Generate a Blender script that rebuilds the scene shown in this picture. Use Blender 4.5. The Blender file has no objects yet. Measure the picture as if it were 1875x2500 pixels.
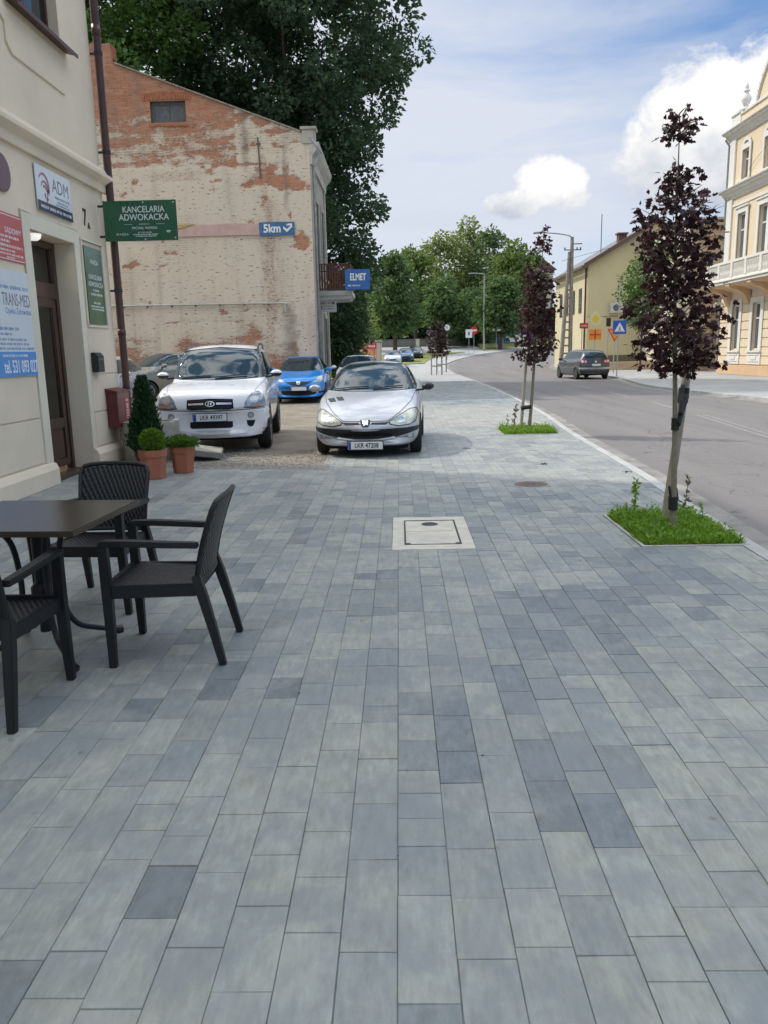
import bpy, bmesh, math, random
import numpy as np
from mathutils import Vector, Matrix, noise
from mathutils.bvhtree import BVHTree
from mathutils.geometry import delaunay_2d_cdt
random.seed(7); np.random.seed(7)
PI = math.pi
SC = bpy.context.scene
COL = SC.collection

# ---------------------------------------------------------------- camera
F, CAMH = 1920.0, 1.55
def _d(px, py): return np.array([(px-937.5)/F, -(py-1250)/F, 1.0])
_Y = _d(973, 860); _Y /= np.linalg.norm(_Y)
_r = math.radians(1.25); _th = 390/F
_Z = -_d(937.5+math.sin(_r)*F/_th, 1250+math.cos(_r)*F/_th)
_Z -= _Z.dot(_Y)*_Y; _Z /= np.linalg.norm(_Z)
_X = np.cross(_Z, _Y)
if _X[0] < 0: _X = -_X
_M = np.array([_X, _Y, _Z])
cd = bpy.data.cameras.new('camera'); cam = bpy.data.objects.new('camera', cd); COL.objects.link(cam)
R, U, Fw = _M[:, 0], _M[:, 1], _M[:, 2]
cam.matrix_world = Matrix(((R[0], U[0], -Fw[0], 0), (R[1], U[1], -Fw[1], 0), (R[2], U[2], -Fw[2], CAMH), (0, 0, 0, 1)))
cd.sensor_fit = 'VERTICAL'; cd.sensor_height = 36; cd.lens = F/2500*36
cd.clip_start = 0.05; cd.clip_end = 2000
SC.camera = cam
def direction(px, py):
    v = _M @ _d(px, py); return v/np.linalg.norm(v)

# ---------------------------------------------------------------- tagging
def link(o, parent=None):
    COL.objects.link(o)
    if parent is not None: o.parent = parent
    return o
def tag(o, label, cat, group=None, kind=None):
    if label: o['label'] = label
    if cat: o['category'] = cat
    if group: o['group'] = group
    if kind: o['kind'] = kind
    return o
def empty(name, loc, rz, label, cat, group=None):
    o = bpy.data.objects.new(name, None); link(o)
    o.location = loc; o.rotation_euler = (0, 0, rz)
    return tag(o, label, cat, group)
def copy_tree(o, parent=None):
    c = o.copy(); link(c)
    if parent is not None: c.parent = parent
    for ch in list(o.children): copy_tree(ch, c)
    return c

# ---------------------------------------------------------------- materials
_mats = {}
class NT:
    def __init__(s, nt): s.nt = nt
    def n(s, t, **kw):
        nd = s.nt.nodes.new(t)
        for k, v in kw.items(): setattr(nd, k, v)
        return nd
    def l(s, a, b): s.nt.links.new(a, b)
    def setin(s, sock, v):
        if isinstance(v, bpy.types.NodeSocket): s.l(v, sock)
        else: sock.default_value = v
    def math(s, op, a, b=0.0, c=None, clamp=False):
        m = s.n('ShaderNodeMath', operation=op, use_clamp=clamp)
        s.setin(m.inputs[0], a); s.setin(m.inputs[1], b)
        if c is not None: s.setin(m.inputs[2], c)
        return m.outputs[0]
    def mix(s, f, a, b, mode='MIX'):
        m = s.n('ShaderNodeMix', data_type='RGBA', blend_type=mode)
        s.setin(m.inputs[0], f); s.setin(m.inputs[6], a); s.setin(m.inputs[7], b)
        return m.outputs[2]
    def ramp(s, f, pts):
        r = s.n('ShaderNodeValToRGB'); s.setin(r.inputs[0], f)
        e = r.color_ramp.elements
        while len(e) < len(pts): e.new(0.5)
        for i, (p, c) in enumerate(pts):
            e[i].position = p; e[i].color = (c, c, c, 1) if not isinstance(c, tuple) else (*c[:3], 1)
        return r.outputs[0]
    def noise(s, vec, scale, detail=4, rough=.55, dist=0.0):
        n = s.n('ShaderNodeTexNoise'); s.setin(n.inputs['Scale'], scale); n.inputs['Detail'].default_value = detail
        n.inputs['Roughness'].default_value = rough; n.inputs['Distortion'].default_value = dist
        if vec is not None: s.l(vec, n.inputs['Vector'])
        return n.outputs['Fac']
    def mapping(s, vec, scale=(1, 1, 1), loc=(0, 0, 0), rot=(0, 0, 0)):
        m = s.n('ShaderNodeMapping'); s.l(vec, m.inputs[0])
        m.inputs['Scale'].default_value = scale; m.inputs['Location'].default_value = loc; m.inputs['Rotation'].default_value = rot
        return m.outputs[0]
def c4(c): return (c[0], c[1], c[2], 1.0)
def new_mat(name):
    m = bpy.data.materials.new(name); m.use_nodes = True
    nt = NT(m.node_tree); b = m.node_tree.nodes['Principled BSDF']
    return m, nt, b
def M(name, col=(.5, .5, .5), rough=.6, metal=0.0, var=.12, scale=6.0, bump=0.0, spec=.5, coat=0.0, bscale=None, emis=None, dirt=0.0):
    if name in _mats: return _mats[name]
    m, nt, b = new_mat(name)
    tc = nt.n('ShaderNodeTexCoord').outputs['Object']
    f = nt.noise(tc, scale, 5)
    lo = tuple(max(0, x*(1-var)) for x in col); hi = tuple(min(1, x*(1+var)) for x in col)
    c = nt.mix(nt.ramp(f, [(.3, 0.0), (.7, 1.0)]), c4(lo), c4(hi))
    if dirt > 0:
        g = nt.noise(tc, scale*.22, 6, .65)
        c = nt.mix(nt.ramp(g, [(.48, 0.0), (.75, dirt)]), c, c4(tuple(x*.45 for x in col)))
    nt.l(c, b.inputs['Base Color'])
    b.inputs['Roughness'].default_value = rough
    if var > 0:
        rr = nt.math('MULTIPLY_ADD', f, .25, rough-.12, clamp=True); nt.l(rr, b.inputs['Roughness'])
    b.inputs['Metallic'].default_value = metal
    b.inputs['Specular IOR Level'].default_value = spec
    b.inputs['Coat Weight'].default_value = coat; b.inputs['Coat Roughness'].default_value = .04
    if emis: b.inputs['Emission Color'].default_value = c4(emis[0]); b.inputs['Emission Strength'].default_value = emis[1]
    if bump > 0:
        bm = nt.n('ShaderNodeBump'); bm.inputs['Strength'].default_value = 1; bm.inputs['Distance'].default_value = bump
        nt.l(nt.noise(tc, bscale or scale*5, 6, .65), bm.inputs['Height']); nt.l(bm.outputs[0], b.inputs['Normal'])
    _mats[name] = m
    return m
def leaf_mat(name, dark, light, trans=.35, rough=.5):
    if name in _mats: return _mats[name]
    m, nt, b = new_mat(name)
    g = nt.n('ShaderNodeNewGeometry'); tc = nt.n('ShaderNodeTexCoord').outputs['Object']
    f = nt.math('ADD', nt.math('MULTIPLY', g.outputs['Random Per Island'], .6), nt.math('MULTIPLY', nt.noise(tc, .45, 3), .55))
    c = nt.mix(nt.ramp(f, [(.25, 0.0), (.9, 1.0)]), c4(dark), c4(light))
    nt.l(c, b.inputs['Base Color']); b.inputs['Roughness'].default_value = rough
    b.inputs['Specular IOR Level'].default_value = .35
    tr = nt.n('ShaderNodeBsdfTranslucent'); nt.l(nt.mix(.5, c, c4((light[0]*1.4, light[1]*1.5, light[2]*.8))), tr.inputs[0])
    ms = nt.n('ShaderNodeMixShader'); ms.inputs[0].default_value = trans
    nt.l(b.outputs[0], ms.inputs[1]); nt.l(tr.outputs[0], ms.inputs[2])
    nt.l(ms.outputs[0], m.node_tree.nodes['Material Output'].inputs[0])
    _mats[name] = m
    return m

# ---------------------------------------------------------------- mesh builder
class MB:
    def __init__(s): s.v = []; s.f = []; s.m = []; s.mi = 0
    def add(s, vs, fs):
        o = len(s.v); s.v.extend([tuple(p) for p in vs]); s.f.extend([tuple(i+o for i in f) for f in fs]); s.m.extend([s.mi]*len(fs)); return s
    def box(s, x0, y0, z0, x1, y1, z1):
        return s.add([(x0, y0, z0), (x1, y0, z0), (x1, y1, z0), (x0, y1, z0), (x0, y0, z1), (x1, y0, z1), (x1, y1, z1), (x0, y1, z1)],
                     [(0, 3, 2, 1), (4, 5, 6, 7), (0, 1, 5, 4), (1, 2, 6, 5), (2, 3, 7, 6), (3, 0, 4, 7)])
    def obox(s, c, ax, ay, az):
        c, ax, ay, az = map(Vector, (c, ax, ay, az)); vs = []
        for k in (-1, 1):
            for (i, j) in ((-1, -1), (1, -1), (1, 1), (-1, 1)): vs.append(c+ax*i+ay*j+az*k)
        return s.add(vs, [(0, 3, 2, 1), (4, 5, 6, 7), (0, 1, 5, 4), (1, 2, 6, 5), (2, 3, 7, 6), (3, 0, 4, 7)])
    def prism(s, pts, axis, a, b):
        """outline pts (2D) extruded along axis from a to b"""
        n = len(pts)
        def P(p, t):
            return {'x': (t, p[0], p[1]), 'y': (p[0], t, p[1]), 'z': (p[0], p[1], t)}[axis]
        vs = [P(p, a) for p in pts]+[P(p, b) for p in pts]
        fs = [tuple(range(n)), tuple(range(2*n-1, n-1, -1))]+[(i, i+n, (i+1) % n+n, (i+1) % n) for i in range(n)]
        return s.add(vs, fs)
    def tube(s, path, r, n=8, cap=True, sq=False):
        path = [Vector(p) for p in path]; rs = r if isinstance(r, (list, tuple)) else [r]*len(path)
        rings = []; up = None
        for i, p in enumerate(path):
            t = (path[min(i+1, len(path)-1)]-path[max(i-1, 0)]).normalized()
            if up is None:
                up = Vector((0, 0, 1)) if abs(t.z) < .9 else Vector((0, 1, 0))
            sd = t.cross(up)
            if sd.length < 1e-4: sd = t.cross(Vector((1, 0, 0)))
            sd.normalize(); up = sd.cross(t).normalized()
            off = PI/4 if sq else 0
            rings.append([p+(sd*math.cos(off+2*PI*k/n)+up*math.sin(off+2*PI*k/n))*rs[i] for k in range(n)])
        vs = [q for rg in rings for q in rg]; fs = []
        for i in range(len(path)-1):
            for k in range(n):
                fs.append((i*n+k, i*n+(k+1) % n, (i+1)*n+(k+1) % n, (i+1)*n+k))
        if cap: fs.append(tuple(range(n-1, -1, -1))); fs.append(tuple(range((len(path)-1)*n, len(path)*n)))
        return s.add(vs, fs)
    def lathe(s, prof, n=16, c=(0, 0, 0), sx=1, sy=1, rot=0.0, axis='z'):
        vs = []; m = len(prof)
        for (r, z) in prof:
            for k in range(n):
                a = rot+2*PI*k/n; x, y = r*math.cos(a)*sx, r*math.sin(a)*sy
                if axis == 'z': vs.append((c[0]+x, c[1]+y, c[2]+z))
                elif axis == 'x': vs.append((c[0]+z, c[1]+x, c[2]+y))
                else: vs.append((c[0]+x, c[1]+z, c[2]+y))
        fs = [(i*n+k, i*n+(k+1) % n, (i+1)*n+(k+1) % n, (i+1)*n+k) for i in range(m-1) for k in range(n)]
        if prof[0][0] > 1e-5: fs.append(tuple(range(n-1, -1, -1)))
        if prof[-1][0] > 1e-5: fs.append(tuple(range((m-1)*n, m*n)))
        return s.add(vs, fs)
    def build(s, name, mat, parent=None, smooth=False, bevel=0.0, loc=None, fixn=True):
        me = bpy.data.meshes.new(name); me.from_pydata(s.v, [], s.f)
        mats = mat if isinstance(mat, (list, tuple)) else [mat]
        for mm in mats: me.materials.append(mm)
        if len(mats) > 1: me.polygons.foreach_set('material_index', s.m)
        if fixn or bevel > 0:
            bm = bmesh.new(); bm.from_mesh(me)
            if fixn: bmesh.ops.recalc_face_normals(bm, faces=bm.faces)
            if bevel > 0:
                bmesh.ops.remove_doubles(bm, verts=bm.verts, dist=1e-5)
                es = [e for e in bm.edges if len(e.link_faces) == 2 and e.calc_face_angle(0) > .6]
                bmesh.ops.bevel(bm, geom=es, offset=bevel, segments=2, affect='EDGES', clamp_overlap=True)
            bm.to_mesh(me); bm.free()
        if smooth:
            me.polygons.foreach_set('use_smooth', [True]*len(me.polygons))
            try: me.set_sharp_from_angle(angle=math.radians(40))
            except Exception: pass
        me.update()
        o = bpy.data.objects.new(name, me); link(o, parent)
        if loc: o.location = loc
        return o
def sheet(name, pts, mat, z=None, kind='structure', parent=None):
    mb = MB(); mb.add(pts, [tuple(range(len(pts)))])
    o = mb.build(name, mat, parent, fixn=False)
    if kind: o['kind'] = kind
    return o

# lettering: a real raised text mesh; placed by matrix; local x = reading direction, y = up
def text(s, size, mat, parent, mtx, name='lettering', depth=.002, align='CENTER', xs=1.0, bold=0.0, space=1.0):
    cu = bpy.data.curves.new('t', 'FONT'); cu.body = s; cu.size = size; cu.extrude = depth; cu.align_x = align; cu.align_y = 'CENTER'
    cu.offset = bold; cu.resolution_u = 3; cu.space_character = space
    t = bpy.data.objects.new('t', cu); COL.objects.link(t)
    dg = bpy.context.evaluated_depsgraph_get(); me = bpy.data.meshes.new_from_object(t.evaluated_get(dg))
    bpy.data.objects.remove(t); bpy.data.curves.remove(cu)
    me.transform(mtx @ Matrix.Diagonal((xs, 1, 1, 1)))
    me.materials.clear(); me.materials.append(mat)
    o = bpy.data.objects.new(name, me); link(o, parent)
    return o
def frame_m(o, xdir, ydir):
    x = Vector(xdir).normalized(); y = Vector(ydir).normalized(); z = x.cross(y)
    return Matrix(((x.x, y.x, z.x, o[0]), (x.y, y.y, z.y, o[1]), (x.z, y.z, z.z, o[2]), (0, 0, 0, 1)))
def lines_mb(mb, o, xdir, ydir, rows, depth=.002):
    """small illegible print: rows of short strokes. rows = (x0, x1, y, h)"""
    x = Vector(xdir); y = Vector(ydir); z = x.cross(y); o = Vector(o)
    for (a, b, yy, h) in rows:
        t = a
        while t < b:
            w = min(random.uniform(1.0, 3.2)*h*1.2, b-t)
            k = t
            while k < t+w:
                ww = h*random.uniform(.25, .55); hh = h*random.uniform(.35, .55)
                mb.obox(o+x*(k+ww/2)+y*(yy+random.uniform(-.06, .06)*h)+z*depth*.5, x*ww/2, y*hh, z*depth*.5)
                k += h*.75
            t += w+h*.7
    return mb

def gz(y):
    t = max(0.0, y-55); return .00055*t*t+.004*t
def interp(pts, y):
    if y <= pts[0][0]: return pts[0][1]
    for (a, b), (c, d) in zip(pts, pts[1:]):
        if y <= c: return b+(d-b)*(y-a)/(c-a)
    return pts[-1][1]
def smooth_path(pts, n=6):
    out = []
    P = [Vector(p) for p in pts]
    for i in range(len(P)-1):
        p0, p1, p2, p3 = P[max(i-1, 0)], P[i], P[i+1], P[min(i+2, len(P)-1)]
        for k in range(n):
            t = k/n; out.append(.5*((2*p1)+(-p0+p2)*t+(2*p0-5*p1+4*p2-p3)*t*t+(-p0+3*p1-3*p2+p3)*t**3))
    out.append(P[-1]); return out
# ---------------------------------------------------------------- world
SUN_TO = Vector((-.90, .44, 0)).normalized(); SUN_EL = math.radians(47)
W = bpy.data.worlds.new('World'); SC.world = W; W.use_nodes = True
nt = NT(W.node_tree); bg = W.node_tree.nodes['Background']
sky = nt.n('ShaderNodeTexSky', sky_type='NISHITA'); sky.sun_disc = False
sky.sun_elevation = SUN_EL; sky.sun_rotation = math.atan2(SUN_TO.x, SUN_TO.y)
sky.air_density = 1.0; sky.dust_density = 1.0; sky.ozone_density = 1.6
tcw = nt.n('ShaderNodeTexCoord').outputs['Generated']
sep = nt.n('ShaderNodeSeparateXYZ'); nt.l(tcw, sep.inputs[0])
az = nt.math('ARCTAN2', sep.outputs[0], sep.outputs[1]); el = nt.math('ARCSINE', sep.outputs[2])
SKYS = .105
base = nt.mix(1.0, sky.outputs[0], (SKYS, SKYS, SKYS, 1), 'MULTIPLY')
base = nt.mix(1.0, base, (.86, .98, 1.13, 1), 'MULTIPLY')
# thin high veil, denser towards the left and the horizon
st = nt.mapping(tcw, (1.4, 2.2, 5.0), rot=(0, .25, .3))
v1 = nt.noise(st, 1.6, 6, .6, .5)
v2 = nt.noise(nt.mapping(tcw, (1, 1, 3.2)), 5.5, 7, .62, .4)
dens = nt.math('ADD', nt.math('MULTIPLY', v1, 1.0), nt.math('MULTIPLY', v2, .35))
dens = nt.math('SUBTRACT', dens, nt.math('MULTIPLY', az, .95))
dens = nt.math('SUBTRACT', dens, nt.math('MULTIPLY', nt.math('MAXIMUM', nt.math('SUBTRACT', el, .12), 0.0), 1.05))
veil = nt.ramp(dens, [(-.04, 0.0), (.50, .94)])
col = nt.mix(veil, base, (.565, .595, .665, 1))
grey = nt.ramp(nt.noise(nt.mapping(tcw, (1, 1, 3.5)), 4.2, 6, .6, .6), [(.5, 0.0), (.72, .4)])
col = nt.mix(grey, col, (.47, .51, .60, 1))
def cloud(col, blobs, base_el, top_el, amp=.55, nscale=16, soft=.35, seed=0.0, cap=1.0):
    nv = nt.mapping(tcw, (1, 1, 1.25), loc=(seed, seed*.7, 0))
    n1 = nt.noise(nv, nscale*1.5, 10, .66, .25)
    n2 = nt.noise(nv, nscale*.4, 5, .5)
    acc = None
    for (px, py, rx, ry) in blobs:
        d = direction(px, py); a0 = math.atan2(d[0], d[1]); e0 = math.asin(d[2])
        dx = nt.math('DIVIDE', nt.math('SUBTRACT', az, a0), rx/F); dy = nt.math('DIVIDE', nt.math('SUBTRACT', el, e0), ry/F)
        q = nt.math('SUBTRACT', 1.0, nt.math('SQRT', nt.math('ADD', nt.math('MULTIPLY', dx, dx), nt.math('MULTIPLY', dy, dy))))
        acc = q if acc is None else nt.math('SMOOTH_MAX', acc, q, .35)
    nn = nt.math('ADD', nt.math('MULTIPLY', nt.math('SUBTRACT', n1, .5), amp*2.6), nt.math('MULTIPLY', nt.math('SUBTRACT', n2, .5), amp*2.2))
    f = nt.math('ADD', acc, nn)
    mask = nt.ramp(f, [(-.0, 0.0), (soft, cap)])
    hgt = nt.math('DIVIDE', nt.math('SUBTRACT', el, base_el), top_el-base_el)
    shade = nt.math('ADD', nt.math('ADD', hgt, nt.math('MULTIPLY', nt.math('SUBTRACT', n2, .5), 1.3)), nt.math('MULTIPLY', nt.math('SUBTRACT', n1, .5), 1.6))
    cc = nt.mix(nt.ramp(shade, [(.0, 0.0), (.75, 1.0)]), (.44, .475, .545, 1), (.79, .78, .765, 1))
    return nt.mix(mask, col, cc)
def elp(px, py): return math.asin(direction(px, py)[2])
col = cloud(col, [(1345, 440, 82, 55), (1245, 505, 70, 36), (1390, 475, 50, 36)], elp(1300, 550), elp(1340, 420), .50, 15, .24, 3.1)
col = cloud(col, [(1760, 300, 230, 150), (1640, 380, 110, 70), (1900, 240, 190, 130), (1830, 400, 260, 75)], elp(1700, 460), elp(1760, 250), .50, 9, .24, 7.7)
# unseen overhead brightening in a cloud pattern, added to light the shaded paving
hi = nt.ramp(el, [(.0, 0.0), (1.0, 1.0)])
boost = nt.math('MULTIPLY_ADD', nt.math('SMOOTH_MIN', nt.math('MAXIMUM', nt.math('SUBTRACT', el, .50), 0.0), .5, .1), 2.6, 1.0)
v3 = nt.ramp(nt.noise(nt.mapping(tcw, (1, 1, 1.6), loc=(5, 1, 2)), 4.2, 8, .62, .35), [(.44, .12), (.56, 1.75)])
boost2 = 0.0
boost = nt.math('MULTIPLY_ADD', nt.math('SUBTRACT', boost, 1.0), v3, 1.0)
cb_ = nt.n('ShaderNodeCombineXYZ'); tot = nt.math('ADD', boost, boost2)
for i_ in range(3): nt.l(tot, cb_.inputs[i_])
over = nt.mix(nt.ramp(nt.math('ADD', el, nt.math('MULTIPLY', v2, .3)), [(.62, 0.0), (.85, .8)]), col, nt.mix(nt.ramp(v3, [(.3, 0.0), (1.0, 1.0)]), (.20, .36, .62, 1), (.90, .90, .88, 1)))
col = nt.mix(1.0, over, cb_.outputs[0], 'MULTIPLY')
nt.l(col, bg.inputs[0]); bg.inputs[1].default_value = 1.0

sd = bpy.data.lights.new('sun', 'SUN'); sun = bpy.data.objects.new('sun', sd); link(sun)
sd.energy = 2.3; sd.angle = math.radians(1.5); sd.color = (1, .95, .87)
dirv = Vector((SUN_TO.x*math.cos(SUN_EL), SUN_TO.y*math.cos(SUN_EL), math.sin(SUN_EL)))
sun.rotation_euler = dirv.to_track_quat('Z', 'Y').to_euler()
SC.view_settings.view_transform = 'Standard'; SC.view_settings.look = 'None'; SC.view_settings.gamma = 1
SC.view_settings.exposure = .4

# ---------------------------------------------------------------- ground, road, pavement
KL = [(-14, 2.35), (0, 2.62), (5.9, 2.80), (8, 2.93), (9.9, 3.08), (14.8, 3.28), (21.6, 3.70), (34.7, 3.99), (50, 3.98), (62, 3.95), (72, 4.2), (80, 5.0), (90, 7.4)]
KR = [(-14, 10.5), (0, 10.7), (23, 10.75), (26, 10.55), (33, 10.3), (42, 11.55), (55, 12.2), (64, 12.6), (70, 13.6)]
kl_path = smooth_path([(x, y, 0) for (y, x) in KL]+[(11.3, 99, 0), (18, 107, 0), (30, 113, 0), (60, 120, 0), (120, 128, 0)])
kr_path = smooth_path([(x, y, 0) for (y, x) in KR]+[(16, 78, 0), (20.5, 86, 0), (28, 93, 0), (42, 100, 0), (80, 107, 0), (130, 113, 0)])
def klx(y):
    return interp([(p.y, p.x) for p in kl_path], y)
KLT = [(p.y, p.x) for p in kl_path]
def klx(y): return interp(KLT, y)

# ground sheet
m, nt2, b = new_mat('earth'); _mats['earth'] = m
tc = nt2.n('ShaderNodeTexCoord').outputs['Object']
c = nt2.mix(nt2.ramp(nt2.noise(tc, .25, 6), [(.4, 0.0), (.6, 1.0)]), (.10, .12, .05, 1), (.16, .15, .09, 1))
c = nt2.mix(nt2.ramp(nt2.noise(tc, 9, 5), [(.3, 0.0), (.7, .5)]), c, (.08, .10, .035, 1))
nt2.l(c, b.inputs['Base Color']); b.inputs['Roughness'].default_value = .95
mb = MB(); ys = [-60, -14]+[0, 30, 55]+[60+5*i for i in range(30)]+[260, 400, 900]
xs = [-700, -200, -60, -20, 0, 10, 20, 60, 200, 700]
for y in ys:
    zz = gz(min(y, 150)) - .16
    for x in xs: mb.v.append((x, y, zz))
nx = len(xs)
for j in range(len(ys)-1):
    for i in range(nx-1):
        mb.f.append((j*nx+i, j*nx+i+1, (j+1)*nx+i+1, (j+1)*nx+i)); mb.m.append(0)
o = mb.build('ground', m, fixn=False); o['kind'] = 'structure'

# asphalt
def asphalt_mat():
    m, n, b = new_mat('asphalt')
    tc = n.n('ShaderNodeTexCoord').outputs['Object']
    c = n.mix(n.ramp(n.noise(tc, 60, 4, .7), [(.3, 0.0), (.7, 1.0)]), (.115, .104, .100, 1), (.215, .198, .188, 1))
    patch = n.noise(n.mapping(tc, (1, .12, 1)), .9, 5, .6)
    c = n.mix(n.ramp(patch, [(.4, 0.0), (.65, .45)]), c, (.21, .19, .175, 1))
    p2 = n.noise(n.mapping(tc, (1.4, .06, 1), loc=(4, 2, 0)), 1.2, 4, .55)
    c = n.mix(n.ramp(p2, [(.5, 0.0), (.7, .35)]), c, (.09, .088, .09, 1))
    vc = n.n('ShaderNodeTexVoronoi', feature='DISTANCE_TO_EDGE'); wv = n.n('ShaderNodeVectorMath', operation='ADD'); nzc = n.n('ShaderNodeTexNoise'); nzc.inputs['Scale'].default_value = 1.2; n.l(tc, nzc.inputs[0]); n.l(tc, wv.inputs[0]); n.l(nzc.outputs['Color'], wv.inputs[1]); n.l(n.mapping(wv.outputs[0], (.35, .12, 1)), vc.inputs[0]); vc.inputs['Scale'].default_value = 1.0
    crack = n.ramp(vc.outputs['Distance'], [(.0, .75), (.006, 0.0)])
    c = n.mix(crack, c, (.05, .048, .047, 1))
    n.l(c, b.inputs['Base Color']); b.inputs['Roughness'].default_value = .82
    bp = n.n('ShaderNodeBump'); bp.inputs['Distance'].default_value = .004; n.l(n.noise(tc, 140, 3), bp.inputs['Height']); n.l(bp.outputs[0], b.inputs['Normal'])
    return m
ASPH = asphalt_mat()
def resample(path, n):
    L = [0]
    for a, b_ in zip(path, path[1:]): L.append(L[-1]+(b_-a).length)
    out = []
    for i in range(n):
        t = L[-1]*i/(n-1); j = max(0, min(len(path)-2, next((k for k in range(len(L)-1) if L[k+1] >= t), len(path)-2)))
        u = (t-L[j])/max(1e-6, L[j+1]-L[j]); out.append(path[j].lerp(path[j+1], u))
    return out
A = resample(kl_path, 150); B = resample(kr_path, 150)
mb = MB(); RZ = -.09
for a, b_ in zip(A, B):
    for t in (0, .25, .5, .75, 1):
        p = a.lerp(b_, t); mb.v.append((p.x, p.y, gz(p.y)+RZ))
for i in range(149):
    for k in range(4):
        mb.f.append((i*5+k, i*5+k+1, i*5+6+k, i*5+5+k)); mb.m.append(0)
o = mb.build('road', ASPH, fixn=False); o['kind'] = 'structure'


def ribbon(name, path, off0, off1, z, mat, h=0.0, s0=0, s1=1e9):
    """flat strip along a path between lateral offsets (to the right of travel), real thickness h"""
    mb = MB(); L = 0; pts = []
    for i, p in enumerate(path):
        t = (path[min(i+1, len(path)-1)]-path[max(i-1, 0)]).normalized(); n = Vector((t.y, -t.x, 0))
        if i: L += (p-path[i-1]).length
        if s0 <= L <= s1: pts.append((p+n*off0, p+n*off1))
    for a, b_ in pts:
        for q in (a, b_): mb.v.append((q.x, q.y, gz(q.y)+z))
        for q in (b_, a): mb.v.append((q.x, q.y, gz(q.y)+z-h))
    for i in range(len(pts)-1):
        o = i*4
        mb.f.append((o, o+1, o+5, o+4)); mb.m.append(0)
        if h > 0:
            mb.f.append((o+1, o+2, o+6, o+5)); mb.f.append((o+3, o, o+4, o+7)); mb.m += [0, 0]
    ob = mb.build(name, mat); ob['kind'] = 'structure'
    return ob
KERB = M('kerb_concrete', (.40, .40, .38), .85, var=.18, scale=3, bump=.002, dirt=.3)
# kerbs: rows of stones with joints
def kerb(name, path, side, length=1.0, upto=118):
    mb = MB(); P = resample(path, 900); run = 0; start = 0
    i = 0
    while i < len(P)-1:
        j = i; d = 0
        while j < len(P)-1 and d < length: d += (P[j+1]-P[j]).length; j += 1
        a, b_ = P[i], P[j]; t = (b_-a).normalized(); n = Vector((t.y, -t.x, 0))*side
        if a.y > upto: break
        g = .004; a2 = a+t*g; b2 = b_-t*g
        za, zb = gz(a.y), gz(b_.y)
        q = [a2, b2, b2-n*.12, a2-n*.12]; zt = [za, zb, zb, za]
        mb.add([(q[k].x, q[k].y, zt[k]+.004) for k in range(4)]+[(q[k].x, q[k].y, zt[k]-.2) for k in range(4)], [(0, 1, 2, 3), (0, 4, 5, 1), (1, 5, 6, 2), (2, 6, 7, 3), (3, 7, 4, 0)])
        i = j
    ob = mb.build(name, KERB, bevel=0); ob['kind'] = 'structure'; return ob
kerb('kerb', kl_path, 1); kerb('kerb_opposite', kr_path, -1)
# road markings
GUT = M('gutter_dust', (.24, .225, .20), .95, var=.35, scale=3, dirt=.5)
ribbon('gutter', kl_path, .005, .34, RZ+.004, GUT, 0, 0, 120); ribbon('gutter_opposite', kr_path, -.40, -.005, RZ+.004, GUT, 0, 0, 120)
WHITEP = M('road_paint', (.25, .24, .235), .8, var=.25, scale=14, dirt=.4)
ctr = [a.lerp(b_, .52) for a, b_ in zip(A, B)]
ctr = smooth_path([(5.6, -14, 0), (5.9, 0, 0), (6.35, 10, 0), (6.72, 14.4, 0), (7.3, 19.7, 0), (7.75, 27, 0), (8.0, 34, 0), (8.3, 48, 0), (8.5, 60, 0), (9.3, 72, 0), (11.5, 82, 0), (16, 92, 0), (24, 101, 0), (40, 108, 0), (90, 115, 0)], 14)
LM = 'road_marking'
ribbon(LM, ctr, -.13, -.06, RZ+.004, WHITEP, 0, 0, 33.5); ribbon(LM+'_line', ctr, .06, .13, RZ+.004, WHITEP, 0, 0, 33.5)
for k in range(11):
    s = 35+k*6.0
    ribbon(LM, ctr, -.06, .06, RZ+.004, WHITEP, 0, s, s+(3.2 if k != 3 else 3.6))
for s in (17, 26): pass

# paved footway: every stone modelled
m, n, b = new_mat('paver'); _mats['paver'] = m
at = n.n('ShaderNodeAttribute', attribute_name='tone').outputs['Color']
tc = n.n('ShaderNodeTexCoord').outputs['Object']
f1 = n.noise(n.mapping(tc, (1, .35, 1)), 22, 6, .65)
f0 = n.noise(n.mapping(tc, (1, .22, 1), loc=(3, 0, 0)), 55, 5, .6)
c = n.mix(1.0, at, n.ramp(f1, [(.3, .78), (.7, 1.15)]), 'MULTIPLY')
c = n.mix(1.0, c, n.ramp(f0, [(.35, .90), (.65, 1.08)]), 'MULTIPLY')
f2 = n.noise(tc, 7, 5, .6)
c = n.mix(n.ramp(f2, [(.45, 0.0), (.72, .5)]), c, (.205, .228, .245, 1))
f3 = n.noise(tc, 2.3, 6, .62, .4)
c = n.mix(n.ramp(f3, [(.42, .5), (.5, .0)]), c, (.185, .205, .215, 1)); c = n.mix(n.ramp(f3, [(.52, 0.0), (.66, .4)]), c, (.36, .355, .32, 1))
vg = n.n('ShaderNodeTexVoronoi'); n.l(tc, vg.inputs[0]); vg.inputs['Scale'].default_value = 2.6; vg.inputs['Randomness'].default_value = 1
c = n.mix(n.ramp(n.math('ADD', vg.outputs['Distance'], n.math('MULTIPLY', n.noise(tc, 60, 2), .03)), [(.045, .6), (.055, 0.0)]), c, (.13, .13, .13, 1))
c = n.mix(n.ramp(n.noise(tc, 210, 2), [(.62, 0.0), (.8, .35)]), c, (.36, .36, .35, 1))
n.l(c, b.inputs['Base Color']); n.l(n.math('MULTIPLY_ADD', f2, .3, .36), b.inputs['Roughness']); b.inputs['Specular IOR Level'].default_value = .55
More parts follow.
